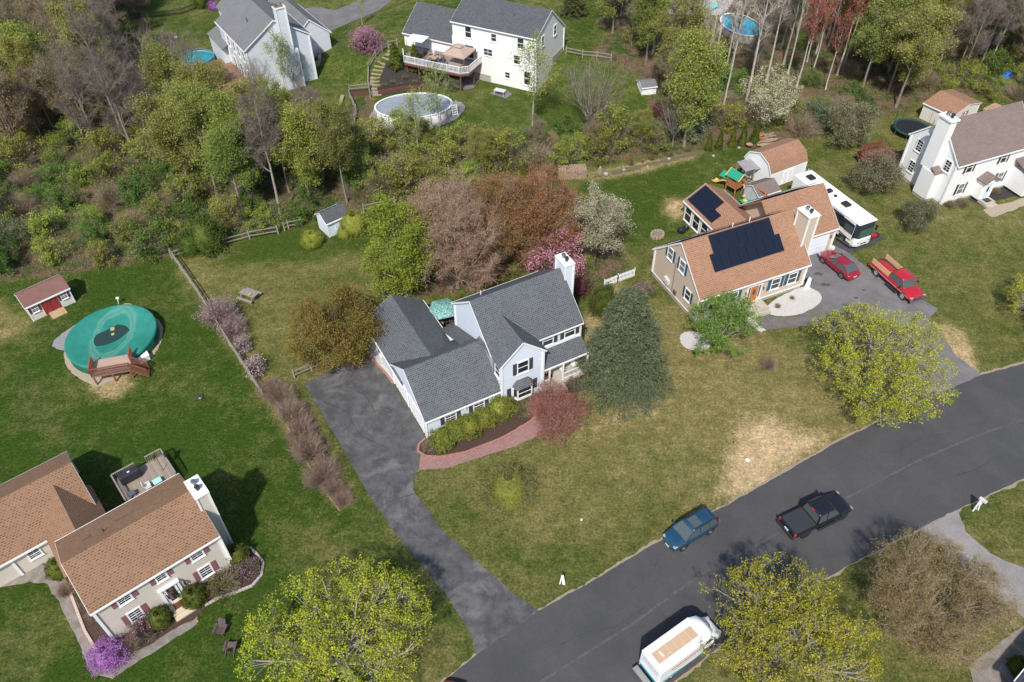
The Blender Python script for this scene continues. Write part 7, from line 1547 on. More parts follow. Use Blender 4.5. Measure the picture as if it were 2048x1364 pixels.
# ---------- picnic table
def picnic(label, px, py, rot, m, sc=1.):
    p = g(px, py); R = thing('picnic_table', label, 'table', (p.x, p.y, hz(p.x, p.y)), rot); R.scale = (sc,) * 3
    for i in range(5): MB().box(-.95, -.38 + i * .155, .72, .95, -.24 + i * .155, .76).build('table_top_board', m, R)
    for s_ in (-1, 1):
        q = MB(); q.box(-.95, s_ * .62, .42, .95, s_ * .76, .46); q.box(-.95, s_ * .78, .42, .95, s_ * .92, .46); q.build('bench', m, R)
        for x in (-.7, .7): MB().bar((x, s_ * .75, 0), (x, s_ * .2, .72), .09, .05).build('leg', m, R)
    for x in (-.7, .7): MB().bar((x, -.85, .4), (x, .85, .4), .05, .09).build('brace', m, R)
    return R
PT = picnic('weathered grey picnic table with a small flower bowl on the backyard lawn', 500, 597, -.45, GW)
p = g(500, 590, .78); R = thing('flower_bowl', 'small orange and yellow flower bowl on the picnic table', 'flower bowl', (p.x, p.y, .765)); MB().lathe([(.1, 0), (.16, .08)], n=12).build('bowl', mat('terracotta', (.4, .15, .08), .8), R); q = MB(); rr = random.Random(1)
for k in range(26): a = rr.uniform(0, 6.28); r_ = rr.uniform(0, .17); q.box(r_ * math.cos(a) - .03, r_ * math.sin(a) - .03, .07, r_ * math.cos(a) + .03, r_ * math.sin(a) + .03, .1 + rr.random() * .08)
q.build('flowers', mat('orange_flowers', (.6, .25, .05), .8, col2=(.6, .5, .08), vscale=20), R)
# ---------- umbrella, table and chairs on the redwood deck
def local(H, x, y, z=0): return H.matrix_basis @ Vector((x, y, z))
def chair(label, loc, rot, m, group=None, name='patio_chair', cat='chair', fab=None):
    R = thing(name, label, cat, loc, rot, group)
    MB().box(-.24, -.24, .4, .24, .24, .45).build('seat', fab or m, R); MB().obox((-.24, .22, .45), (.48, 0, 0), (0, .04, 0), (0, .1, .5)).build('backrest', fab or m, R)
    for x in (-.22, .22):
        for y in (-.22, .22): MB().tube((x, y, 0), (x, y, .4), .018, .018, 6).build('leg', m, R)
        MB().box(x - .03, -.24, .62, x + .03, .24, .65).build('armrest', m, R)
    return R
def roundtable(label, loc, r_, m, z=.72, name='patio_table'):
    R = thing(name, label, 'table', loc); MB().tube((0, 0, z), (0, 0, z + .03), r_, r_, 24).build('table_top', m, R)
    for i in range(4): a = i * 1.57 + .78; MB().tube((r_ * .7 * math.cos(a), r_ * .7 * math.sin(a), 0), (r_ * .6 * math.cos(a), r_ * .6 * math.sin(a), z), .02, .02, 6).build('leg', m, R)
    return R
def parasol(label, loc, r_, z, m, n=6, closed=False, name='parasol'):
    R = thing(name, label, 'umbrella', loc, .3); MB().tube((0, 0, 0), (0, 0, z + .1), .025, .025, 8).build('pole', M_WHITE if closed else M_METAL, R)
    if closed: MB().lathe([(.02, z), (.1, z - .3), (.16, z - 1.0), (.12, z - 1.3), (.03, z - 1.32)], n=10).build('canopy', m, R)
    else:
        MB().lathe([(.001, z + .05), (r_ * .5, z - .14), (r_, z - .42), (r_, z - .5)], n=n).build('canopy', m, R); MB().tube((0, 0, z + .04), (0, 0, z + .14), .05, .02, 8).build('finial', m, R)
        for i in range(n): a = i * 6.283 / n; MB().tube((0, 0, z - .02), (r_ * .97 * math.cos(a), r_ * .97 * math.sin(a), z - .44), .01, .01, 4).build('rib', M_METAL, R)
    return R
MU = bpy.data.materials.new('teal_print'); MU.use_nodes = True
_n = MU.node_tree; _b = _n.nodes['Principled BSDF']; _v = nd(_n, 'ShaderNodeTexVoronoi'); _v.inputs['Scale'].default_value = 7; _t = nd(_n, 'ShaderNodeTexCoord'); _r = nd(_n, 'ShaderNodeValToRGB')
_r.color_ramp.elements[0].color = (.02, .13, .17, 1); _r.color_ramp.elements[1].color = (.25, .45, .40, 1); _r.color_ramp.elements[0].position = .25; _r.color_ramp.elements[1].position = .6
_n.links.new(_t.outputs['Object'], _v.inputs[0]); _n.links.new(_v.outputs['Distance'], _r.inputs[0]); _n.links.new(_r.outputs[0], _b.inputs['Base Color'])
q0 = local(H_M, .0, 12.1, .35); parasol('teal patterned parasol over the redwood deck behind the blue-grey house', q0, 1.55, 2.5, MU); roundtable('dark round patio table under the teal parasol', q0, .65, M_DARK)
for i, (a, lb) in enumerate(((-1.9, 'grey patio chair nearest the roof edge at the parasol table'), (-3.1, 'dim patio chair left of the parasol table'), (-.5, 'dim patio chair right of the parasol table'))):
    p = q0 + Vector((1.05 * math.cos(a), 1.05 * math.sin(a), 0)); chair(lb, p, a - 1.57 + 3.14, GW if i == 0 else M_METAL, 'chairs at the parasol table')
# porch
for i, x in enumerate((6.9, 8.1)):
    p = local(H_M, x, .9, .3); R = chair('%s white rocking chair from the door on the front porch' % ONES[i], p, .49, M_WHITE, 'white porch rocking chairs', 'rocking_chair')
p = local(H_M, 4.65, .55, 1.75); R = thing('hanging_basket', 'pink and yellow flower basket hanging at the porch corner', 'hanging basket', p); MB().lathe([(.02, 0), (.18, .05), (.22, .2)], n=12).build('basket', M_DARK, R); q = MB(); rr = random.Random(3)
for k in range(50): a = rr.uniform(0, 6.28); r_ = rr.uniform(0, .3); q.box(r_ * math.cos(a) - .03, r_ * math.sin(a) - .03, .12, r_ * math.cos(a) + .03, r_ * math.sin(a) + .03, .2 + rr.random() * .12)
q.build('flowers', mat('pink_flowers', (.55, .12, .2), .8, col2=(.5, .4, .05), vscale=12), R); MB().tube((0, 0, .25), (0, 0, .75), .01).build('chain', M_DARK, R)
p = local(H_M, 5.4, 1.15, .3); simple('doormat', MB().box(-.45, -.3, .002, .45, .3, .02), M_BLKPL, 'black doormat at the front door on the porch', 'doormat', loc=p, rot=.49)
# ---------- deck of the brown-roofed colonial
p = local(H_A, 6.2, 12.45, .6); R = thing('covered_grill', 'long barbecue grill under a black cover on the grey deck', 'grill', p, .686); MB().box(-.85, -.35, 0, .85, .35, 1.0).build('cover', mat('black_cover', (.025, .025, .032), .5, bump=.4, bscale=3), R, bevel=.14); MB().box(-.1, -.1, 1.0, .1, .02, 1.012).build('patch', M_WHITE, R); MB().box(-.7, -.3, -.0, .7, .3, .05).build('base', M_DARK, R)
p = local(H_A, 8.5, 11.6, .6); R = thing('satellite_dish', 'grey satellite dish on a pole at the deck corner by the roof edge', 'satellite dish', p, .3); MB().tube((0, 0, 0), (0, 0, 1.9), .03).build('pole', M_METAL, R); q = MB(); q.add([(0, 0, 2.0)] + [(.1 * math.sin(i * .524) - .1, .42 * math.cos(i * .524), 2.0 + .42 * math.sin(i * .524)) for i in range(12)], [(0, 1 + i, 1 + (i + 1) % 12) for i in range(12)]); q.build('dish', mat('dish_dark', (.09, .10, .12), .4), R); MB().tube((0, 0, 1.95), (.45, 0, 2.1), .015).build('arm', M_METAL, R)
p = local(H_A, 6.9, 10.55, .6); R = chair('deck chair with white-striped cloth beside the grill deck wall', p, 2.2, M_WHITE, None, 'deck_chair'); p = local(H_A, 7.7, 10.6, .6); R = thing('cushion_box', 'pale aqua cushion on a low stand on the grey deck', 'cushion', p, .686); MB().box(-.35, -.28, .3, .35, .28, .42).build('cushion', mat('aqua', (.35, .66, .60), .7), R, bevel=.04); MB().box(-.3, -.25, 0, .3, .25, .3).build('stand', M_METAL, R)
p = local(H_A, 5.6, 10.75, .6); simple('small_table', MB().box(-.3, -.25, .38, .3, .25, .42).box(-.25, -.2, 0, -.2, -.15, .38).box(.2, .15, 0, .25, .2, .38).box(-.25, .15, 0, -.2, .2, .38).box(.2, -.2, 0, .25, -.15, .38), M_METAL, 'small grey side table on the grey deck below the grill', 'table', loc=p, rot=.686)
p = g(316, 903); simple('garden_stake', MB().bar((0, 0, .03), (.3, -.5, .06), .05, .04), M_CEDAR, 'orange-brown stick lying on the lawn above the grey deck', 'stick', loc=p)
p = g(396, 1243); simple('orange_marker', MB().lathe([(.07, 0), (.05, .1), (.001, .14)], n=10), mat('orange_glow', (.8, .2, .06), .5), 'tiny orange ball at the path end below the front steps', 'ball', loc=(p.x, p.y, .02))
# adirondack chairs
def adirondack(label, px, py, rot):
    p = g(px, py); m = mat('dark_plum_wood', (.11, .075, .075), .6, var=.2); R = thing('garden_chair', label, 'chair', (p.x, p.y, 0), rot, 'garden chairs on the lower left lawn')
    q = MB()
    for i in range(5): q.obox((-.27 + i * .11, .18, .28), (.1, 0, 0), (0, .03, 0), (0, .32, .72 - .05 * abs(i - 2)))
    q.build('backrest', m, R); q = MB()
    for i in range(5): q.obox((-.27, -.42 + i * .12, .38 - i * .022), (.54, 0, 0), (0, .11, -.02), (0, 0, .02))
    q.build('seat', m, R)
    for s_ in (-1, 1): MB().box(s_ * .3, -.42, .52, s_ * .44, .3, .55).build('armrest', m, R); MB().box(s_ * .28, -.42, 0, s_ * .35, -.33, .52).build('leg', m, R); MB().bar((s_ * .3, -.35, .3), (s_ * .3, .55, .03), .04, .1).build('leg', m, R)
adirondack('upper dark wooden garden chair, back toward the house', 444, 1262, -.15); adirondack('lower dark wooden garden chair with its back to the viewer', 463, 1300, 3.1)
# flag over the door
p = local(H_A, 4.15, -.02, 1.9); R = thing('flag', 'small red, white and blue striped flag over the front door of the beige colonial', 'flag', p, .686); MB().tube((0, 0, 0), (.1, -.9, .35), .015).build('flagpole', M_WHITE, R)
a, b = Vector((.02, -.2, .05)), Vector((.1, -.88, .33)); rows = 7; dn = Vector((.35, .02, -.45))
q = MB(); q2 = MB()
for i in range(rows):
    s0, s1 = i / rows, (i + 1) / rows; P0, P1 = a + (b - a) * s0, a + (b - a) * s1; (q if i % 2 == 0 else q2).add([P0, P1, P1 + dn, P0 + dn, P0 + Vector((.01, 0, .01)), P1 + Vector((.01, 0, .01)), P1 + dn + Vector((.01, 0, .01)), P0 + dn + Vector((.01, 0, .01))], [(3, 2, 1, 0), (4, 5, 6, 7), (0, 1, 5, 4), (2, 3, 7, 6)])
q.build('stripe_field', mat('flag_red', (.45, .05, .07), .7), R); q2.build('stripe_field', M_WHITE, R); MB().obox(a + (b - a) * .45 + Vector((.013, 0, .013)), (b - a) * .55, dn * .42, Vector((.006, 0, .006))).build('canton', mat('flag_blue', (.03, .05, .18), .7), R)
# ---------- street side
def mailbox(label, px, py, rot, sign=False):
    p = g(px, py); R = thing('mailbox', label, 'mailbox', (p.x, p.y, 0), rot)
    MB().box(-.06, -.06, 0, .06, .06, 1.15).build('post', M_WHITE, R); q = MB(); q.extr([(-.3, -.13, 1.15), (-.3, .13, 1.15), (-.3, .13, 1.3), (-.3, .08, 1.38), (-.3, -.08, 1.38), (-.3, -.13, 1.3)], (.6, 0, 0)); q.build('box', mat('box_pinkgrey', (.55, .50, .50), .5), R); MB().bar((0, 0, .6), (.3, 0, 1.12), .06, .06).build('brace', M_WHITE, R)
    return R
mailbox('white mailbox post with pinkish-grey box beside the gravel drive at right', 1954, 1018, 2.2)
p = g(1946, 1022); R = thing('post_sign', 'white A-shaped wooden stand beside the mailbox', 'stand', (p.x, p.y, 0), .4); MB().bar((0, 0, 0), (.15, .05, 1.3), .2, .06).build('board', M_WHITE, R); MB().bar((.45, -.1, 0), (.17, .05, 1.28), .14, .05).build('leg', M_WHITE, R)
p = g(1127, 1168); R = thing('mailbox_post', 'small white A-shaped post on the lawn by the road', 'post', (p.x, p.y, 0), 0); MB().bar((0.03, -.05, 0), (-.12, .1, 1.1), .2, .05).build('board', M_WHITE, R); MB().bar((-.28, 0, 0), (-.15, .1, 1.05), .09, .05).build('leg', M_WHITE, R)
p = g(1494, 922); simple('utility_ball', MB().lathe([(.001, 0), (.16, .05), (.2, .17), (.15, .3), (.001, .34)], n=14), M_WHITE, 'small white ball on the straw patch beside the road', 'ball', smooth=True, loc=(p.x, p.y, 0))
p = g(1163, 1040); simple('irrigation_head', MB().tube((0, 0, 0), (0, 0, .1), .08, .08, 10), M_WHITE, 'tiny white cap in the lawn above the white post', 'cap', loc=(p.x, p.y, 0))
# ---------- tan house yard
p = g(1316, 470); R = thing('fire_pit', 'round tan stone fire pit on the lawn left of the tan house', 'fire pit', (p.x, p.y, 0)); q = MB()
for k in range(14):
    a = k * 6.283 / 14
    for lv in (0, 1): q.obox((.62 * math.cos(a) - .12 * math.sin(a) * -1 - .1, .62 * math.sin(a) - .1, lv * .16), (.22 * math.cos(a + 1.57), .22 * math.sin(a + 1.57), 0), (.18 * math.cos(a), .18 * math.sin(a), 0), (0, 0, .155))
q.build('stone_ring', M_TROCK, R); MB().tube((0, 0, .01), (0, 0, .08), .58, .58, 16).build('ash_bed', mat('ash', (.30, .22, .19), .95, var=.5, vscale=8), R)
def bag(label, px, py, r_, group=None): p = g(px, py); return simple('trash_bag', MB().lathe([(r_ * .8, 0), (r_, r_ * .35), (r_ * .85, r_ * .9), (r_ * .3, r_ * 1.3), (r_ * .12, r_ * 1.5), (.001, r_ * 1.5)], n=9), mat('bag_black', (.015, .015, .02), .3, bump=.8, bscale=4), label, 'trash bag', group, loc=(p.x, p.y, 0), rot=r_ * 9)
bag('black trash bag against the sunroom corner, larger one', 1362, 464, .5, 'black bags by the sunroom'); bag('smaller black trash bag behind the larger one', 1372, 458, .38, 'black bags by the sunroom')
p = g(1612, 572); R = thing('garden_lighthouse', 'white garden lighthouse ornament with dark windows at the corner of the tan house', 'ornament', (p.x, p.y - .3, .03), .2); MB().lathe([(.34, 0), (.2, 1.0), (.001, 1.0)], n=6).build('tower', M_WHITE, R); MB().lathe([(.22, 1.0), (.22, 1.12), (.12, 1.35), (.001, 1.4)], n=6).build('lantern', M_WHITE, R); q = MB()
for a, z in ((-1.3, .35), (-1.9, .65), (-.4, .3), (-.6, .75)): q.box(.27 * math.cos(a) * (1 - z * .35) - .04, .27 * math.sin(a) * (1 - z * .35) - .04, z, .27 * math.cos(a) * (1 - z * .35) + .04, .27 * math.sin(a) * (1 - z * .35) + .04, z + .14)
q.build('tower_windows', M_BLKPL, R)
p = g(1615, 566); R = thing('garden_pot', 'round black pot at the driveway corner of the tan house', 'pot', (p.x, p.y, .02)); MB().lathe([(.2, 0), (.32, .35), (.34, .42), (.3, .42), (.27, .3), (.001, .3)], n=18).build('pot', M_BLKPL, R)
p = g(1664, 499); simple('white_rock', MB().lathe([(.2, 0), (.28, .15), (.24, .38), (.1, .48), (.001, .5)], n=7), mat('rock_white', (.6, .55, .48), .9), 'rounded pale rock at the garage corner', 'rock', loc=(p.x, p.y, .02))
p = g(1690, 487); R = thing('cargo_sled', 'long black cargo case on the dark pad beside the motorhome wheels', 'cargo case', (p.x, p.y, .03), math.radians(-60)); MB().box(-.95, -.38, 0, .95, .38, .3).build('case', M_BLKPL, R, bevel=.08); MB().box(-.97, -.4, .3, .97, .4, .36).build('lid', mat('case_grey', (.09, .09, .10), .4), R, bevel=.03)
p = g(1745, 476); R = thing('red_mower', 'small red machine with black wheels beside the motorhome nose', 'mower', (p.x, p.y, .02), .4); MB().box(-.35, -.25, .15, .35, .25, .5).build('body', MATS['red_paint'], R, bevel=.05); MB().tube((.45, -.2, .28), (.45, .2, .28), .28, .28, 16).build('wheel', M_TYRE, R); MB().tube((-.35, -.3, .15), (-.35, .3, .15), .15, .15, 12).build('wheel', M_TYRE, R)
# swing set and slide
def playset():
    p = g(1466, 386); R = thing('playset', 'cedar playset with green roofs, yellow slide and A-frame swings behind the sunroom', 'playset', (p.x, p.y, 0), math.radians(-52)); G = mat('green_vinyl', (.01, .26, .16), .6); Y = mat('yellow_plastic', (.72, .52, .16), .45)
    for x in (-.7, .7):
        for y in (-.7, .7): MB().box(x - .06, y - .06, 0, x + .06, y + .06, 2.6).build('post', M_CEDAR, R)
    MB().box(-.75, -.75, 1.15, .75, .75, 1.22).build('platform', M_CEDAR, R)
    for a, b in (((-.7, -.7), (.7, -.7)), ((.7, -.7), (.7, .7))):
        q = MB(); n = 9
        for i in range(n): x, y = a[0] + (b[0] - a[0]) * i / (n - 1), a[1] + (b[1] - a[1]) * i / (n - 1); q.box(x - .06, y - .03, 1.22, x + .06, y + .03, 2.0)
        q.build('guard_rail', M_CEDAR, R)
    for s_ in (-1, 1): q = MB(); q.roofq((-.95, s_ * .85, 2.4), (.95, s_ * .85, 2.4), (.95, 0, 3.05), (-.95, 0, 3.05), .03); q.build('roof', G, R); q = MB(); q.bar((-.97, s_ * .87, 2.38), (-.97, 0, 3.05), .06, .12); q.bar((.97, s_ * .87, 2.38), (.97, 0, 3.05), .06, .12); q.build('roof_edge', Y, R)
    q = MB(); q.roofq((-2.0, -.6, 1.75), (-1.0, -.6, 1.75), (-1.0, .1, 2.2), (-2.0, .1, 2.2), .03); q.build('roof', G, R)
    q = MB(); pts = [(-.75, 1.25), (-1.4, 1.15), (-2.0, .75), (-2.5, .35), (-3.1, .25)]
    for (x0, z0), (x1, z1) in zip(pts, pts[1:]): q.obox((x0, -.3, z0), (x1 - x0, 0, z1 - z0), (0, .6, 0), (0, 0, .04)); q.obox((x0, -.34, z0), (x1 - x0, 0, z1 - z0), (0, .05, 0), (0, 0, .2)); q.obox((x0, .29, z0), (x1 - x0, 0, z1 - z0), (0, .05, 0), (0, 0, .2))
    q.build('slide', Y, R)
    MB().bar((.7, 0, 2.3), (4.3, 0, 2.3), .1, .14).build('swing_beam', M_CEDAR, R)
    for s_ in (-1, 1): MB().bar((4.3, 0, 2.35), (4.6, s_ * 1.25, 0), .1, .1).build('swing_leg', M_CEDAR, R)
    MB().bar((4.5, -.8, .8), (4.5, .8, .8), .06, .1).build('cross_bar', M_CEDAR, R)
    for x, m_ in ((1.6, Y), (2.6, G), (3.4, G)):
        q = MB(); q.tube((x, -.2, 2.3), (x, -.2, .5), .012); q.tube((x, .2, 2.3), (x, .2, .5), .012); q.build('swing_rope', M_METAL, R); MB().box(x - .12, -.25, .45, x + .12, .25, .5).build('swing_seat', m_, R)
playset()
p = g(1490, 408); R = thing('toy_table', 'green and yellow play table under the swings', 'play table', (p.x, p.y, 0), .3); MB().box(-.6, -.4, .4, .6, .4, .46).build('table_top', mat('green_toy', (.02, .32, .22), .5), R, bevel=.03); MB().box(-.3, -.25, .46, .1, .2, .56).build('tray', mat('yellow_toy', (.65, .55, .1), .5), R)
for x in (-.5, .5):
    for y in (-.3, .3): MB().tube((x, y, 0), (x, y, .4), .04, .04, 6).build('leg', MATS['green_toy'], R)
p = g(1492, 362); R = thing('lean_to', 'open grey-roofed lean-to sheltering firewood beside the white barn', 'shelter', (p.x, p.y, 0), .42)
for i, (x, z) in enumerate(((-1.2, 2.15), (.25, 2.0))): MB().obox((x, -.9, z), (1.4, 0, 0), (0, 1.9, .25), (0, 0, .05)).build('roof_sheet', mat('grey_sheet', (.30, .29, .30), .6, var=.25, vscale=3), R)
for x in (-1.1, .2, 1.5):
    for y in (-.8, .9): MB().box(x - .05, y - .05, 0, x + .05, y + .05, 2.0).build('post', GW, R)
MB().box(-.9, -.4, 0, .1, .6, .7).build('blue_tub', mat('slate_tub', (.08, .09, .12), .5), R)
p = g(1516, 385); R = thing('cold_frame', 'long glazed cold frame in front of the white barn', 'cold frame', (p.x, p.y, 0), math.radians(-44)); MB().box(-1.9, -.5, 0, 1.9, .5, .5).build('frame', M_WHITE, R)
for i in range(3): x = -1.8 + i * 1.25; fr = MB().obox((x, -.45, .55), (1.1, 0, 0), (0, .9, .25), (0, 0, .05)).build('sash', GW, R); MB().obox((x + .08, -.38, .612), (.94, 0, 0), (0, .76, .211), (0, 0, .01)).build('pane', M_CARGLASS, fr)
def woodpile(label, px, py, rot, L_, W_, H_, seed, m=None, name='firewood_stack'):
    p = g(px, py); R = thing(name, label, 'firewood', (p.x, p.y, hz(p.x, p.y)), rot); rr = random.Random(seed); q = MB(); z = .07
    while z < H_:
        x = -L_ / 2 + rr.uniform(0, .1)
        while x < L_ / 2 - .05:
            r_ = rr.uniform(.06, .11)
            for j in range(max(1, int(W_ / .5))):
                y0 = -W_ / 2 + j * .5; q.tube((x, y0 + rr.uniform(-.05, .05), z + rr.uniform(-.03, .03)), (x + rr.uniform(-.06, .06), y0 + .46 + rr.uniform(-.05, .05), z + rr.uniform(-.03, .03)), r_, r_ * rr.uniform(.8, 1), 5)
            x += r_ * 2.1
        z += .15
    q.build('logs', m or M_LOG, R); return R
woodpile('big neat stack of pale split firewood above the green lawn', 1143, 350, .12, 3.6, 1.9, 1.15, 1); woodpile('oval heap of firewood inside a green wire ring', 1015, 368, .1, 3.0, 1.0, .6, 2, mat('log_dull', (.30, .21, .16), .9, col2=(.17, .14, .10), vscale=8)); woodpile('short stack of orange firewood between the two thin arborvitae', 1080, 358, .1, 1.6, 1.0, .9, 3, mat('log_orange', (.42, .24, .13), .9, col2=(.25, .15, .1), vscale=8)); woodpile('low pile of firewood behind the white barn shed row', 1505, 378, -.75, 1.7, .6, .5, 7)
woodpile('log pile behind the ridge of the right white colonial', 1978, 222, .6, 2.8, 1.4, .8, 5, mat('log_fresh', (.50, .34, .18), .9, col2=(.25, .17, .11), vscale=8))
def planks(label, px, py, n, seed, L_=1.6):
    p = g(px, py); R = thing('plank_pile', label, 'plank pile', (p.x, p.y, 0)); rr = random.Random(seed)
    for k, m_ in enumerate((GW, M_LOG, M_CEDAR)):
        q = MB()
        for i in range(n // 3): a = .35 + rr.uniform(-.3, .3); x, y, z = rr.uniform(-.8, .8), rr.uniform(-1.6, 1.6), .05 + rr.random() * .35; q.bar((x - math.cos(a) * L_ / 2, y - math.sin(a) * L_ / 2, z), (x + math.cos(a) * L_ / 2, y + math.sin(a) * L_ / 2, z + rr.uniform(-.05, .05)), .16, .05)
        q.build('planks', m_, R)
planks('heap of mixed grey and orange planks right of the arborvitae row', 1533, 285, 42, 4)
p = g(1497, 297); R = thing('bird_bath', 'low rusty bowl on a green stand beside the plank heap', 'bird bath', (p.x, p.y, 0)); MB().lathe([(.05, .45), (.3, .48), (.42, .62), (.38, .6), (.001, .5)], n=18).build('bowl', mat('rust_bowl', (.36, .2, .15), .8), R); 
for i in range(3): a = i * 2.1; MB().tube((.1 * math.cos(a), .1 * math.sin(a), .45), (.3 * math.cos(a), .3 * math.sin(a), 0), .025).build('leg', mat('green_iron', (.03, .12, .07), .6), R)
p = g(1511, 312); R = thing('clay_pot', 'tall terracotta pot with dry grass on the lawn', 'pot', (p.x, p.y, 0)); MB().lathe([(.15, 0), (.26, .4), (.26, .45), (.2, .42), (.001, .4)], n=14).build('pot', MATS['terracotta'], R); q = MB(); rr = random.Random(6)
for k in range(24): a = rr.uniform(0, 6.28); q.tube((0, 0, .4), (.4 * math.cos(a) * rr.random(), .4 * math.sin(a) * rr.random(), 1.0), .012, .006, 4)
q.build('dry_grass', mat('dry_grass', (.42, .30, .16), .9), R)
p = g(1200, 343); R = thing('stump_planter', 'small stump with a stone figure near the firewood', 'stump', (p.x, p.y, 0)); MB().tube((0, 0, 0), (0, 0, .45), .3, .26, 10).build('stump', GW, R); MB().lathe([(.12, .45), (.15, .6), (.06, .75), (.001, .8)], n=8).build('figure', M_TROCK, R)
for i, (x, y, s_) in enumerate(((1212, 348, .3), (1248, 340, .2), (1338, 318, .22), (1427, 312, .2), (1478, 296, .2), (1295, 333, .15))): p = g(x, y); simple('field_stone', MB().lathe([(s_, 0), (s_ * 1.05, s_ * .4), (s_ * .6, s_ * .75), (.001, s_ * .8)], n=7), mat('stone_grey', (.40, .38, .35), .9, var=.3), '%s pale field stone from the left along the far lawn edge' % ONES[sorted([1212, 1248, 1338, 1427, 1478, 1295]).index(x)], 'stone', 'stones along the far lawn edge', loc=(p.x, p.y, 0))
# log stair, retaining wall, canopies of the walk-out house
R = thing('log_stairs', 'curved timber stairs climbing from the oval pool to the raised deck', 'stairs', (0, 0, 0)); path_ = [(752, 192), (750, 172), (752, 150), (762, 128), (780, 112), (790, 100)]; W = [g(*p).xy for p in path_]; seg = []
for a, b in zip(W, W[1:]):
    n = max(1, int((b - a).length / .62))
    for i in range(n): seg.append((a + (b - a) * (i / n), (b - a).normalized()))
for p, d in seg:
    n_ = Vector((-d.y, d.x)); z = hz(p.x, p.y); q = MB(); q.obox((p.x - n_.x * .8, p.y - n_.y * .8, z - .1), (n_.x * 1.6, n_.y * 1.6, 0), (d.x * .16, d.y * .16, 0), (0, 0, .27)); q.build('riser_log', M_LOG, R)
    q = MB(); q.obox((p.x - n_.x * .75 + d.x * .17, p.y - n_.y * .75 + d.y * .17, z - .1), (n_.x * 1.5, n_.y * 1.5, 0), (d.x * .44, d.y * .44, 0), (0, 0, .2)); q.build('tread', M_GROCK, R)
M_BLOCK = stripes('red_block', (.13, .065, .05), (.05, .025, .02), 'z', .2, .12, vary=.25)
def wallrun(name, label, pts, m, h_, th=.35, cat='wall', z0=None, cap=None):
    W = [g(*p) for p in pts]; R = thing(name, label, cat, W[0]); b0 = W[0]; q = MB(); c = MB()
    for a, b in zip(W, W[1:]):
        n = max(1, int((b - a).length / 1.2))
        for i in range(n):
            A, B = a + (b - a) * (i / n), a + (b - a) * ((i + 1) / n); za = min(hz(A.x, A.y), hz(B.x, B.y)); A, B = A - b0, B - b0; A.z = B.z = za - b0.z + h_ / 2 - .1; q.bar(A, B, th, h_ + .2); A.z = B.z = za - b0.z + h_ + .06; c.bar(A, B, th + .08, .1)
    q.build('wall', m, R); (c.build('cap', cap or m, R)); return R
wallrun('retaining_wall', 'red block retaining wall above the oval pool', [(757, 190), (800, 182), (850, 178), (878, 172), (892, 152)], M_BLOCK, .9); wallrun('retaining_wall', 'short red block wall left of the timber stairs', [(700, 192), (738, 190)], M_BLOCK, .7)
wallrun('retaining_wall', 'curved grey block wall of the raised bed beside the grey-blue house', [(618, 72), (628, 85), (642, 108), (640, 128), (618, 140)], mat('grey_block', (.33, .31, .30), .9, var=.3), .8, .3); wallrun('retaining_wall', 'low stone wall line in the brush left of the oval pool', [(686, 195), (680, 215), (668, 235)], M_TROCK, .3, .4)
def P_E(x, y, z=0): return local(H_E, x, y, z)
R = thing('gazebo', 'tan canopy gazebo with vented top on the raised deck', 'gazebo', P_E(2.35, -2.4, 2.76), EF[2]); TC = mat('tan_canvas', (.40, .30, .235), .8, var=.08); q = MB()
for A, B in (((-1.75, -1.75), (1.75, -1.75)), ((1.75, -1.75), (1.75, 1.75)), ((1.75, 1.75), (-1.75, 1.75)), ((-1.75, 1.75), (-1.75, -1.75))): q.roofq((*A, 2.15), (*B, 2.15), (B[0] * .25, B[1] * .25, 2.85), (A[0] * .25, A[1] * .25, 2.85), .03); q.obox((*A, 2.0), (B[0] - A[0], B[1] - A[1], 0), (0, 0, .16), Vector((A[1] - B[1], B[0] - A[0], 0)).normalized() * .03)
q.build('canopy', TC, R); q = MB()
for A, B in (((-.6, -.6), (.6, -.6)), ((.6, -.6), (.6, .6)), ((.6, .6), (-.6, .6)), ((-.6, .6), (-.6, -.6))): q.roofq((*A, 2.95), (*B, 2.95), (B[0] * .05, B[1] * .05, 3.2), (A[0] * .05, A[1] * .05, 3.2), .03)
q.build('vent_cap', TC, R)
for x in (-1.65, 1.65):
    for y in (-1.65, 1.65): MB().box(x - .08, y - .08, 0, x + .08, y + .08, 2.1).build('post', mat('brown_post', (.13, .09, .07), .7), R)
R = thing('outdoor_sofa', 'covered taupe sofa under the tan gazebo', 'sofa', P_E(2.2, -3.3, 2.76), EF[2]); MB().box(-1.0, -.35, 0, 1.0, .35, .7).build('cover', mat('taupe_cover', (.30, .25, .21), .8), R, bevel=.08); MB().box(-1.0, -.4, 0, 1.0, -.2, .95).build('backrest', MATS['taupe_cover'], R, bevel=.05)
R = thing('canopy', 'flat white shade canopy at the left end of the raised deck', 'canopy', P_E(-5.0, -1.6, 2.76), EF[2]); MB().obox((-1.4, -1, 2.1), (2.8, 0, .15), (0, 2, .1), (0, 0, .05)).build('canopy_top', mat('canopy_white', (.68, .72, .76), .6), R)
for x, y in ((-1.3, -.9), (1.3, -.9), (-1.3, .9), (1.3, .9)): MB().tube((x, y, 0), (x, y, 2.15), .03).build('pole', M_METAL, R)
R = thing('hot_tub', 'dark square tub under the white canopy on the deck', 'hot tub', P_E(-4.6, -2.2, 2.76), EF[2]); MB().box(-.9, -.8, 0, .9, .8, .7).build('tub', M_BLKPL, R, bevel=.08); MB().box(-.92, -.82, .7, .92, .82, .8).build('lid', mat('tub_lid', (.05, .05, .06), .5), R, bevel=.03)
c0 = P_E(-1.5, -3.0, 2.76); roundtable('wooden oval patio table on the raised deck', c0, .85, mat('honey_wood', (.40, .25, .13), .7)).scale = (1.35, .8, 1); parasol('closed white parasol standing in the deck table', c0, 1, 2.6, M_WHITE, closed=True)
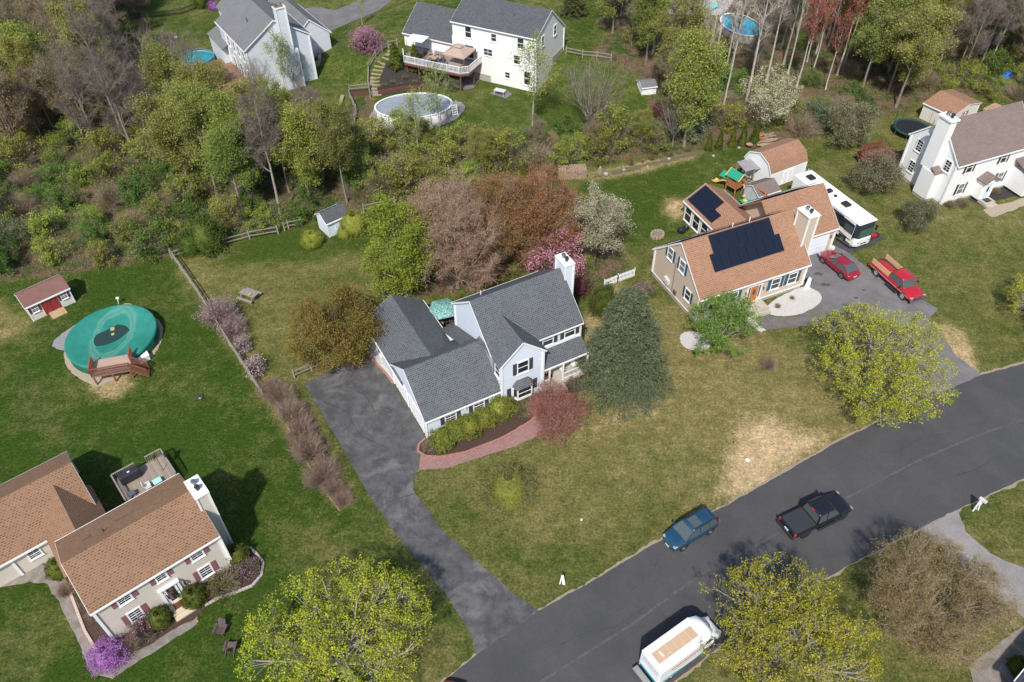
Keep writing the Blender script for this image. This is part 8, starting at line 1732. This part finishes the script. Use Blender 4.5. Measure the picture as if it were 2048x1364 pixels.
for i in range(6): a = i * 1.047; p = c0 + Vector((1.35 * math.cos(a), 1.0 * math.sin(a), 0)); chair('%s navy cushioned chair counter-clockwise around the oval deck table' % ONES[i], p, a - 1.57 + 3.14 + (0 if i else 0), M_DARK, 'navy chairs around the deck table', fab=mat('navy_cushion', (.04, .085, .17), .8))
p = g(1000, 190); R = thing('glass_table', 'white-framed glass garden table on the stone pad below the white house', 'table', (p.x, p.y, .05), -.45); MB().box(-.8, -.45, .68, .8, .45, .72).build('table_top', mat('pale_glass', (.45, .5, .46), .1), R, bevel=.01)
for x in (-.7, .7):
    for y in (-.38, .38): MB().tube((x, y, 0), (x, y, .68), .025).build('leg', M_WHITE, R)
p = g(918, 168); R = thing('covered_grill', 'round grill under a dark cover below the raised deck', 'grill', (p.x, p.y, hz(p.x, p.y) + .05)); MB().lathe([(.42, 0), (.46, .6), (.36, .95), (.001, 1.05)], n=16).build('cover', M_BLKPL, R); MB().tube((0, 0, 1.0), (0, 0, 1.1), .05).build('knob', M_DARK, R)
# far right trees yard: lounger, patio seats, tarp
p = g(1424, 20); R = thing('lounge_chair', 'bright turquoise lounge chair above the blue pool', 'lounge chair', (p.x, p.y, hz(p.x, p.y)), -.9); TQ = mat('turquoise', (.10, .55, .60), .6); MB().box(-.35, -1.0, .35, .35, .3, .42).build('seat', TQ, R); MB().obox((-.35, .3, .38), (.7, 0, 0), (0, .7, .5), (0, 0, .06)).build('backrest', TQ, R)
for x in (-.3, .3):
    for y in (-.9, .2): MB().tube((x, y, 0), (x, y, .35), .025).build('leg', M_WHITE, R)
TP = mat('pale_wicker', (.55, .45, .30), .8, var=.3)
for i, (x, y) in enumerate(((1458, 16), (1504, 17))):
    p = g(x, y); chair(('left' if i == 0 else 'right') + ' tan armchair of the seats above the blue pool', (p.x, p.y, 0), 3.0 + i, TP, 'tan seats above the blue pool', 'arm_chair')
p = g(1474, 14); R = thing('garden_bench', 'tan two-seat bench above the blue pool', 'bench', (p.x, p.y, 0), 0); MB().box(-.8, -.35, .35, .8, .35, .45).build('seat', TP, R); MB().box(-.8, .3, .4, .8, .38, .95).build('backrest', TP, R)
for x in (-.7, .7): MB().box(x - .05, -.3, 0, x + .05, .3, .35).build('leg', TP, R)
p = g(2012, 152); simple('blue_tarp', MB().lathe([(1.1, 0), (.9, .35), (.5, .6), (.001, .7)], n=9, sx=1.1, sy=.7), mat('tarp_blue', (.01, .13, .45), .5, bump=1., bscale=2), 'crumpled bright blue tarp in the bare wood above the white colonial', 'tarp', loc=(p.x, p.y, 0))
# trampoline and goals by the white colonial
p = (52.4, 92.7); R = thing('trampoline', 'black round trampoline with teal edge beside the white colonial', 'trampoline', (*p, 0)); MB().tube((0, 0, .86), (0, 0, .88), 1.95, 1.95, 32).build('mat', mat('tramp_mat', (.012, .012, .015), .7), R); MB().lathe([(1.95, .9), (1.97, .95), (2.3, .95), (2.32, .86), (1.97, .86)], n=32).build('pad', mat('teal_pad', (.012, .065, .06), .6), R)
for i in range(8): a = i * .785 + .2; MB().tube((2.25 * math.cos(a), 2.25 * math.sin(a), 0), (2.25 * math.cos(a), 2.25 * math.sin(a), .88), .03).build('leg', M_METAL, R); MB().tube((2.3 * math.cos(a), 2.3 * math.sin(a), .88), (2.3 * math.cos(a), 2.3 * math.sin(a), 2.7), .022).build('net_pole', M_BLKPL, R)
q = MB()
for i in range(64): a = i * 6.283 / 64; q.tube((2.28 * math.cos(a), 2.28 * math.sin(a), .95), (2.28 * math.cos(a), 2.28 * math.sin(a), 2.6), .006, .006, 3, cap=False)
q.build('net', M_BLKPL, R)
p = g(1868, 248); R = thing('soccer_goal', 'small white goal frame between the trampoline and the cream shed', 'goal', (p.x, p.y, 0), -.8)
for a, b in (((-.9, 0, 0), (-.9, 0, 1.2)), ((.9, 0, 0), (.9, 0, 1.2)), ((-.9, 0, 1.2), (.9, 0, 1.2)), ((-.9, 0, 1.2), (-.9, .8, 0)), ((.9, 0, 1.2), (.9, .8, 0))): MB().tube(a, b, .03).build('tube', M_WHITE, R)
p = g(1480, 350); q = None
# fallen trees
def deadwood(label, px, py, rot, L_, seed, m=None):
    p = g(px, py); R = thing('fallen_tree', label, 'fallen tree', (p.x, p.y, hz(p.x, p.y)), rot); rnd = random.Random(seed); segs, tips = skeleton(rnd, L_, L_ * .45, L_ * .3, 9, [0, 1.4, 1.2, 0], [.5, .5, .5], trop=.05, r0=.13, spread=(20, 60)); P0 = np.array([s[0] for s in segs]); P1 = np.array([s[1] for s in segs]); sw = lambda A: np.stack([A[:, 2], A[:, 1] * .8, np.abs(A[:, 0]) * .6 + .12], 1)
    V, F = tubes(sw(P0), sw(P1), np.array([max(.02, s[2]) for s in segs]), np.array([max(.012, s[3]) for s in segs]), 4); link(bpy.data.objects.new('branches', fastmesh('branches', V, F, mats=[m or B_GREY])), R)
deadwood('grey fallen tree lying in the brush above the pinkish bare tree', 870, 362, 3.3, 8, 3); deadwood('fallen grey trunk in the bare wood left of the blue tarp', 1990, 160, 2.6, 6, 5); deadwood('pale fallen branches in the thicket left of the tall trees', 300, 400, .6, 7, 8, B_PINK)
p = g(1210, 262); simple('brush_heap', MB().lathe([(1.0, 0), (.95, .4), (.5, .6), (.3, .25), (.001, .2)], n=14), mat('heap_dark', (.12, .09, .075), .95, var=.5, bump=1., bscale=8), 'round dark brush heap below the bare wide-crowned tree', 'brush heap', loc=(p.x, p.y, 0))
rr = random.Random(12)
for i, (x, y) in enumerate(((1022, 282), (1035, 280), (1048, 288), (1060, 275), (1030, 290))): p = g(x, y); s_ = rr.uniform(.4, .8); simple('boulder', MB().lathe([(s_, 0), (s_ * 1.05, s_ * .35), (s_ * .6, s_ * .65), (.001, s_ * .7)], n=8), MATS['stone_grey'], '%s boulder from the left in the rock heap of the middle thicket' % ONES[sorted([1022, 1035, 1048, 1060, 1030]).index(x)], 'boulder', 'boulders in the middle thicket', loc=(p.x, p.y, 0), rot=i)
# bird house on a pole, far lawn toy
p = g(1443, 200); simple('marker_pole', MB().tube((0, 0, 0), (0, 0, 1.2), .03), M_WHITE, 'thin white pole in the brush right of the tall olive tree', 'pole', loc=p); p = g(352, 80); R = thing('toy_car', 'tiny red and white ride-on toy in the brush by the far lawn', 'toy', (p.x, p.y, 0)); MB().box(-.4, -.25, .1, .4, .25, .4).build('body', MATS['red_paint'], R, bevel=.08); MB().box(-.1, -.2, .4, .3, .2, .6).build('seat', M_WHITE, R, bevel=.05)
p = g(1010, 372); R = thing('garden_gnome', 'tiny pale figure beside the wire-ringed firewood heap', 'figure', (p.x + 2.1, p.y, 0)); MB().lathe([(.15, 0), (.12, .4), (.1, .5), (.001, .8)], n=8).build('figure', mat('pale_orange', (.65, .35, .2), .8), R)
p = g(1925, 330);
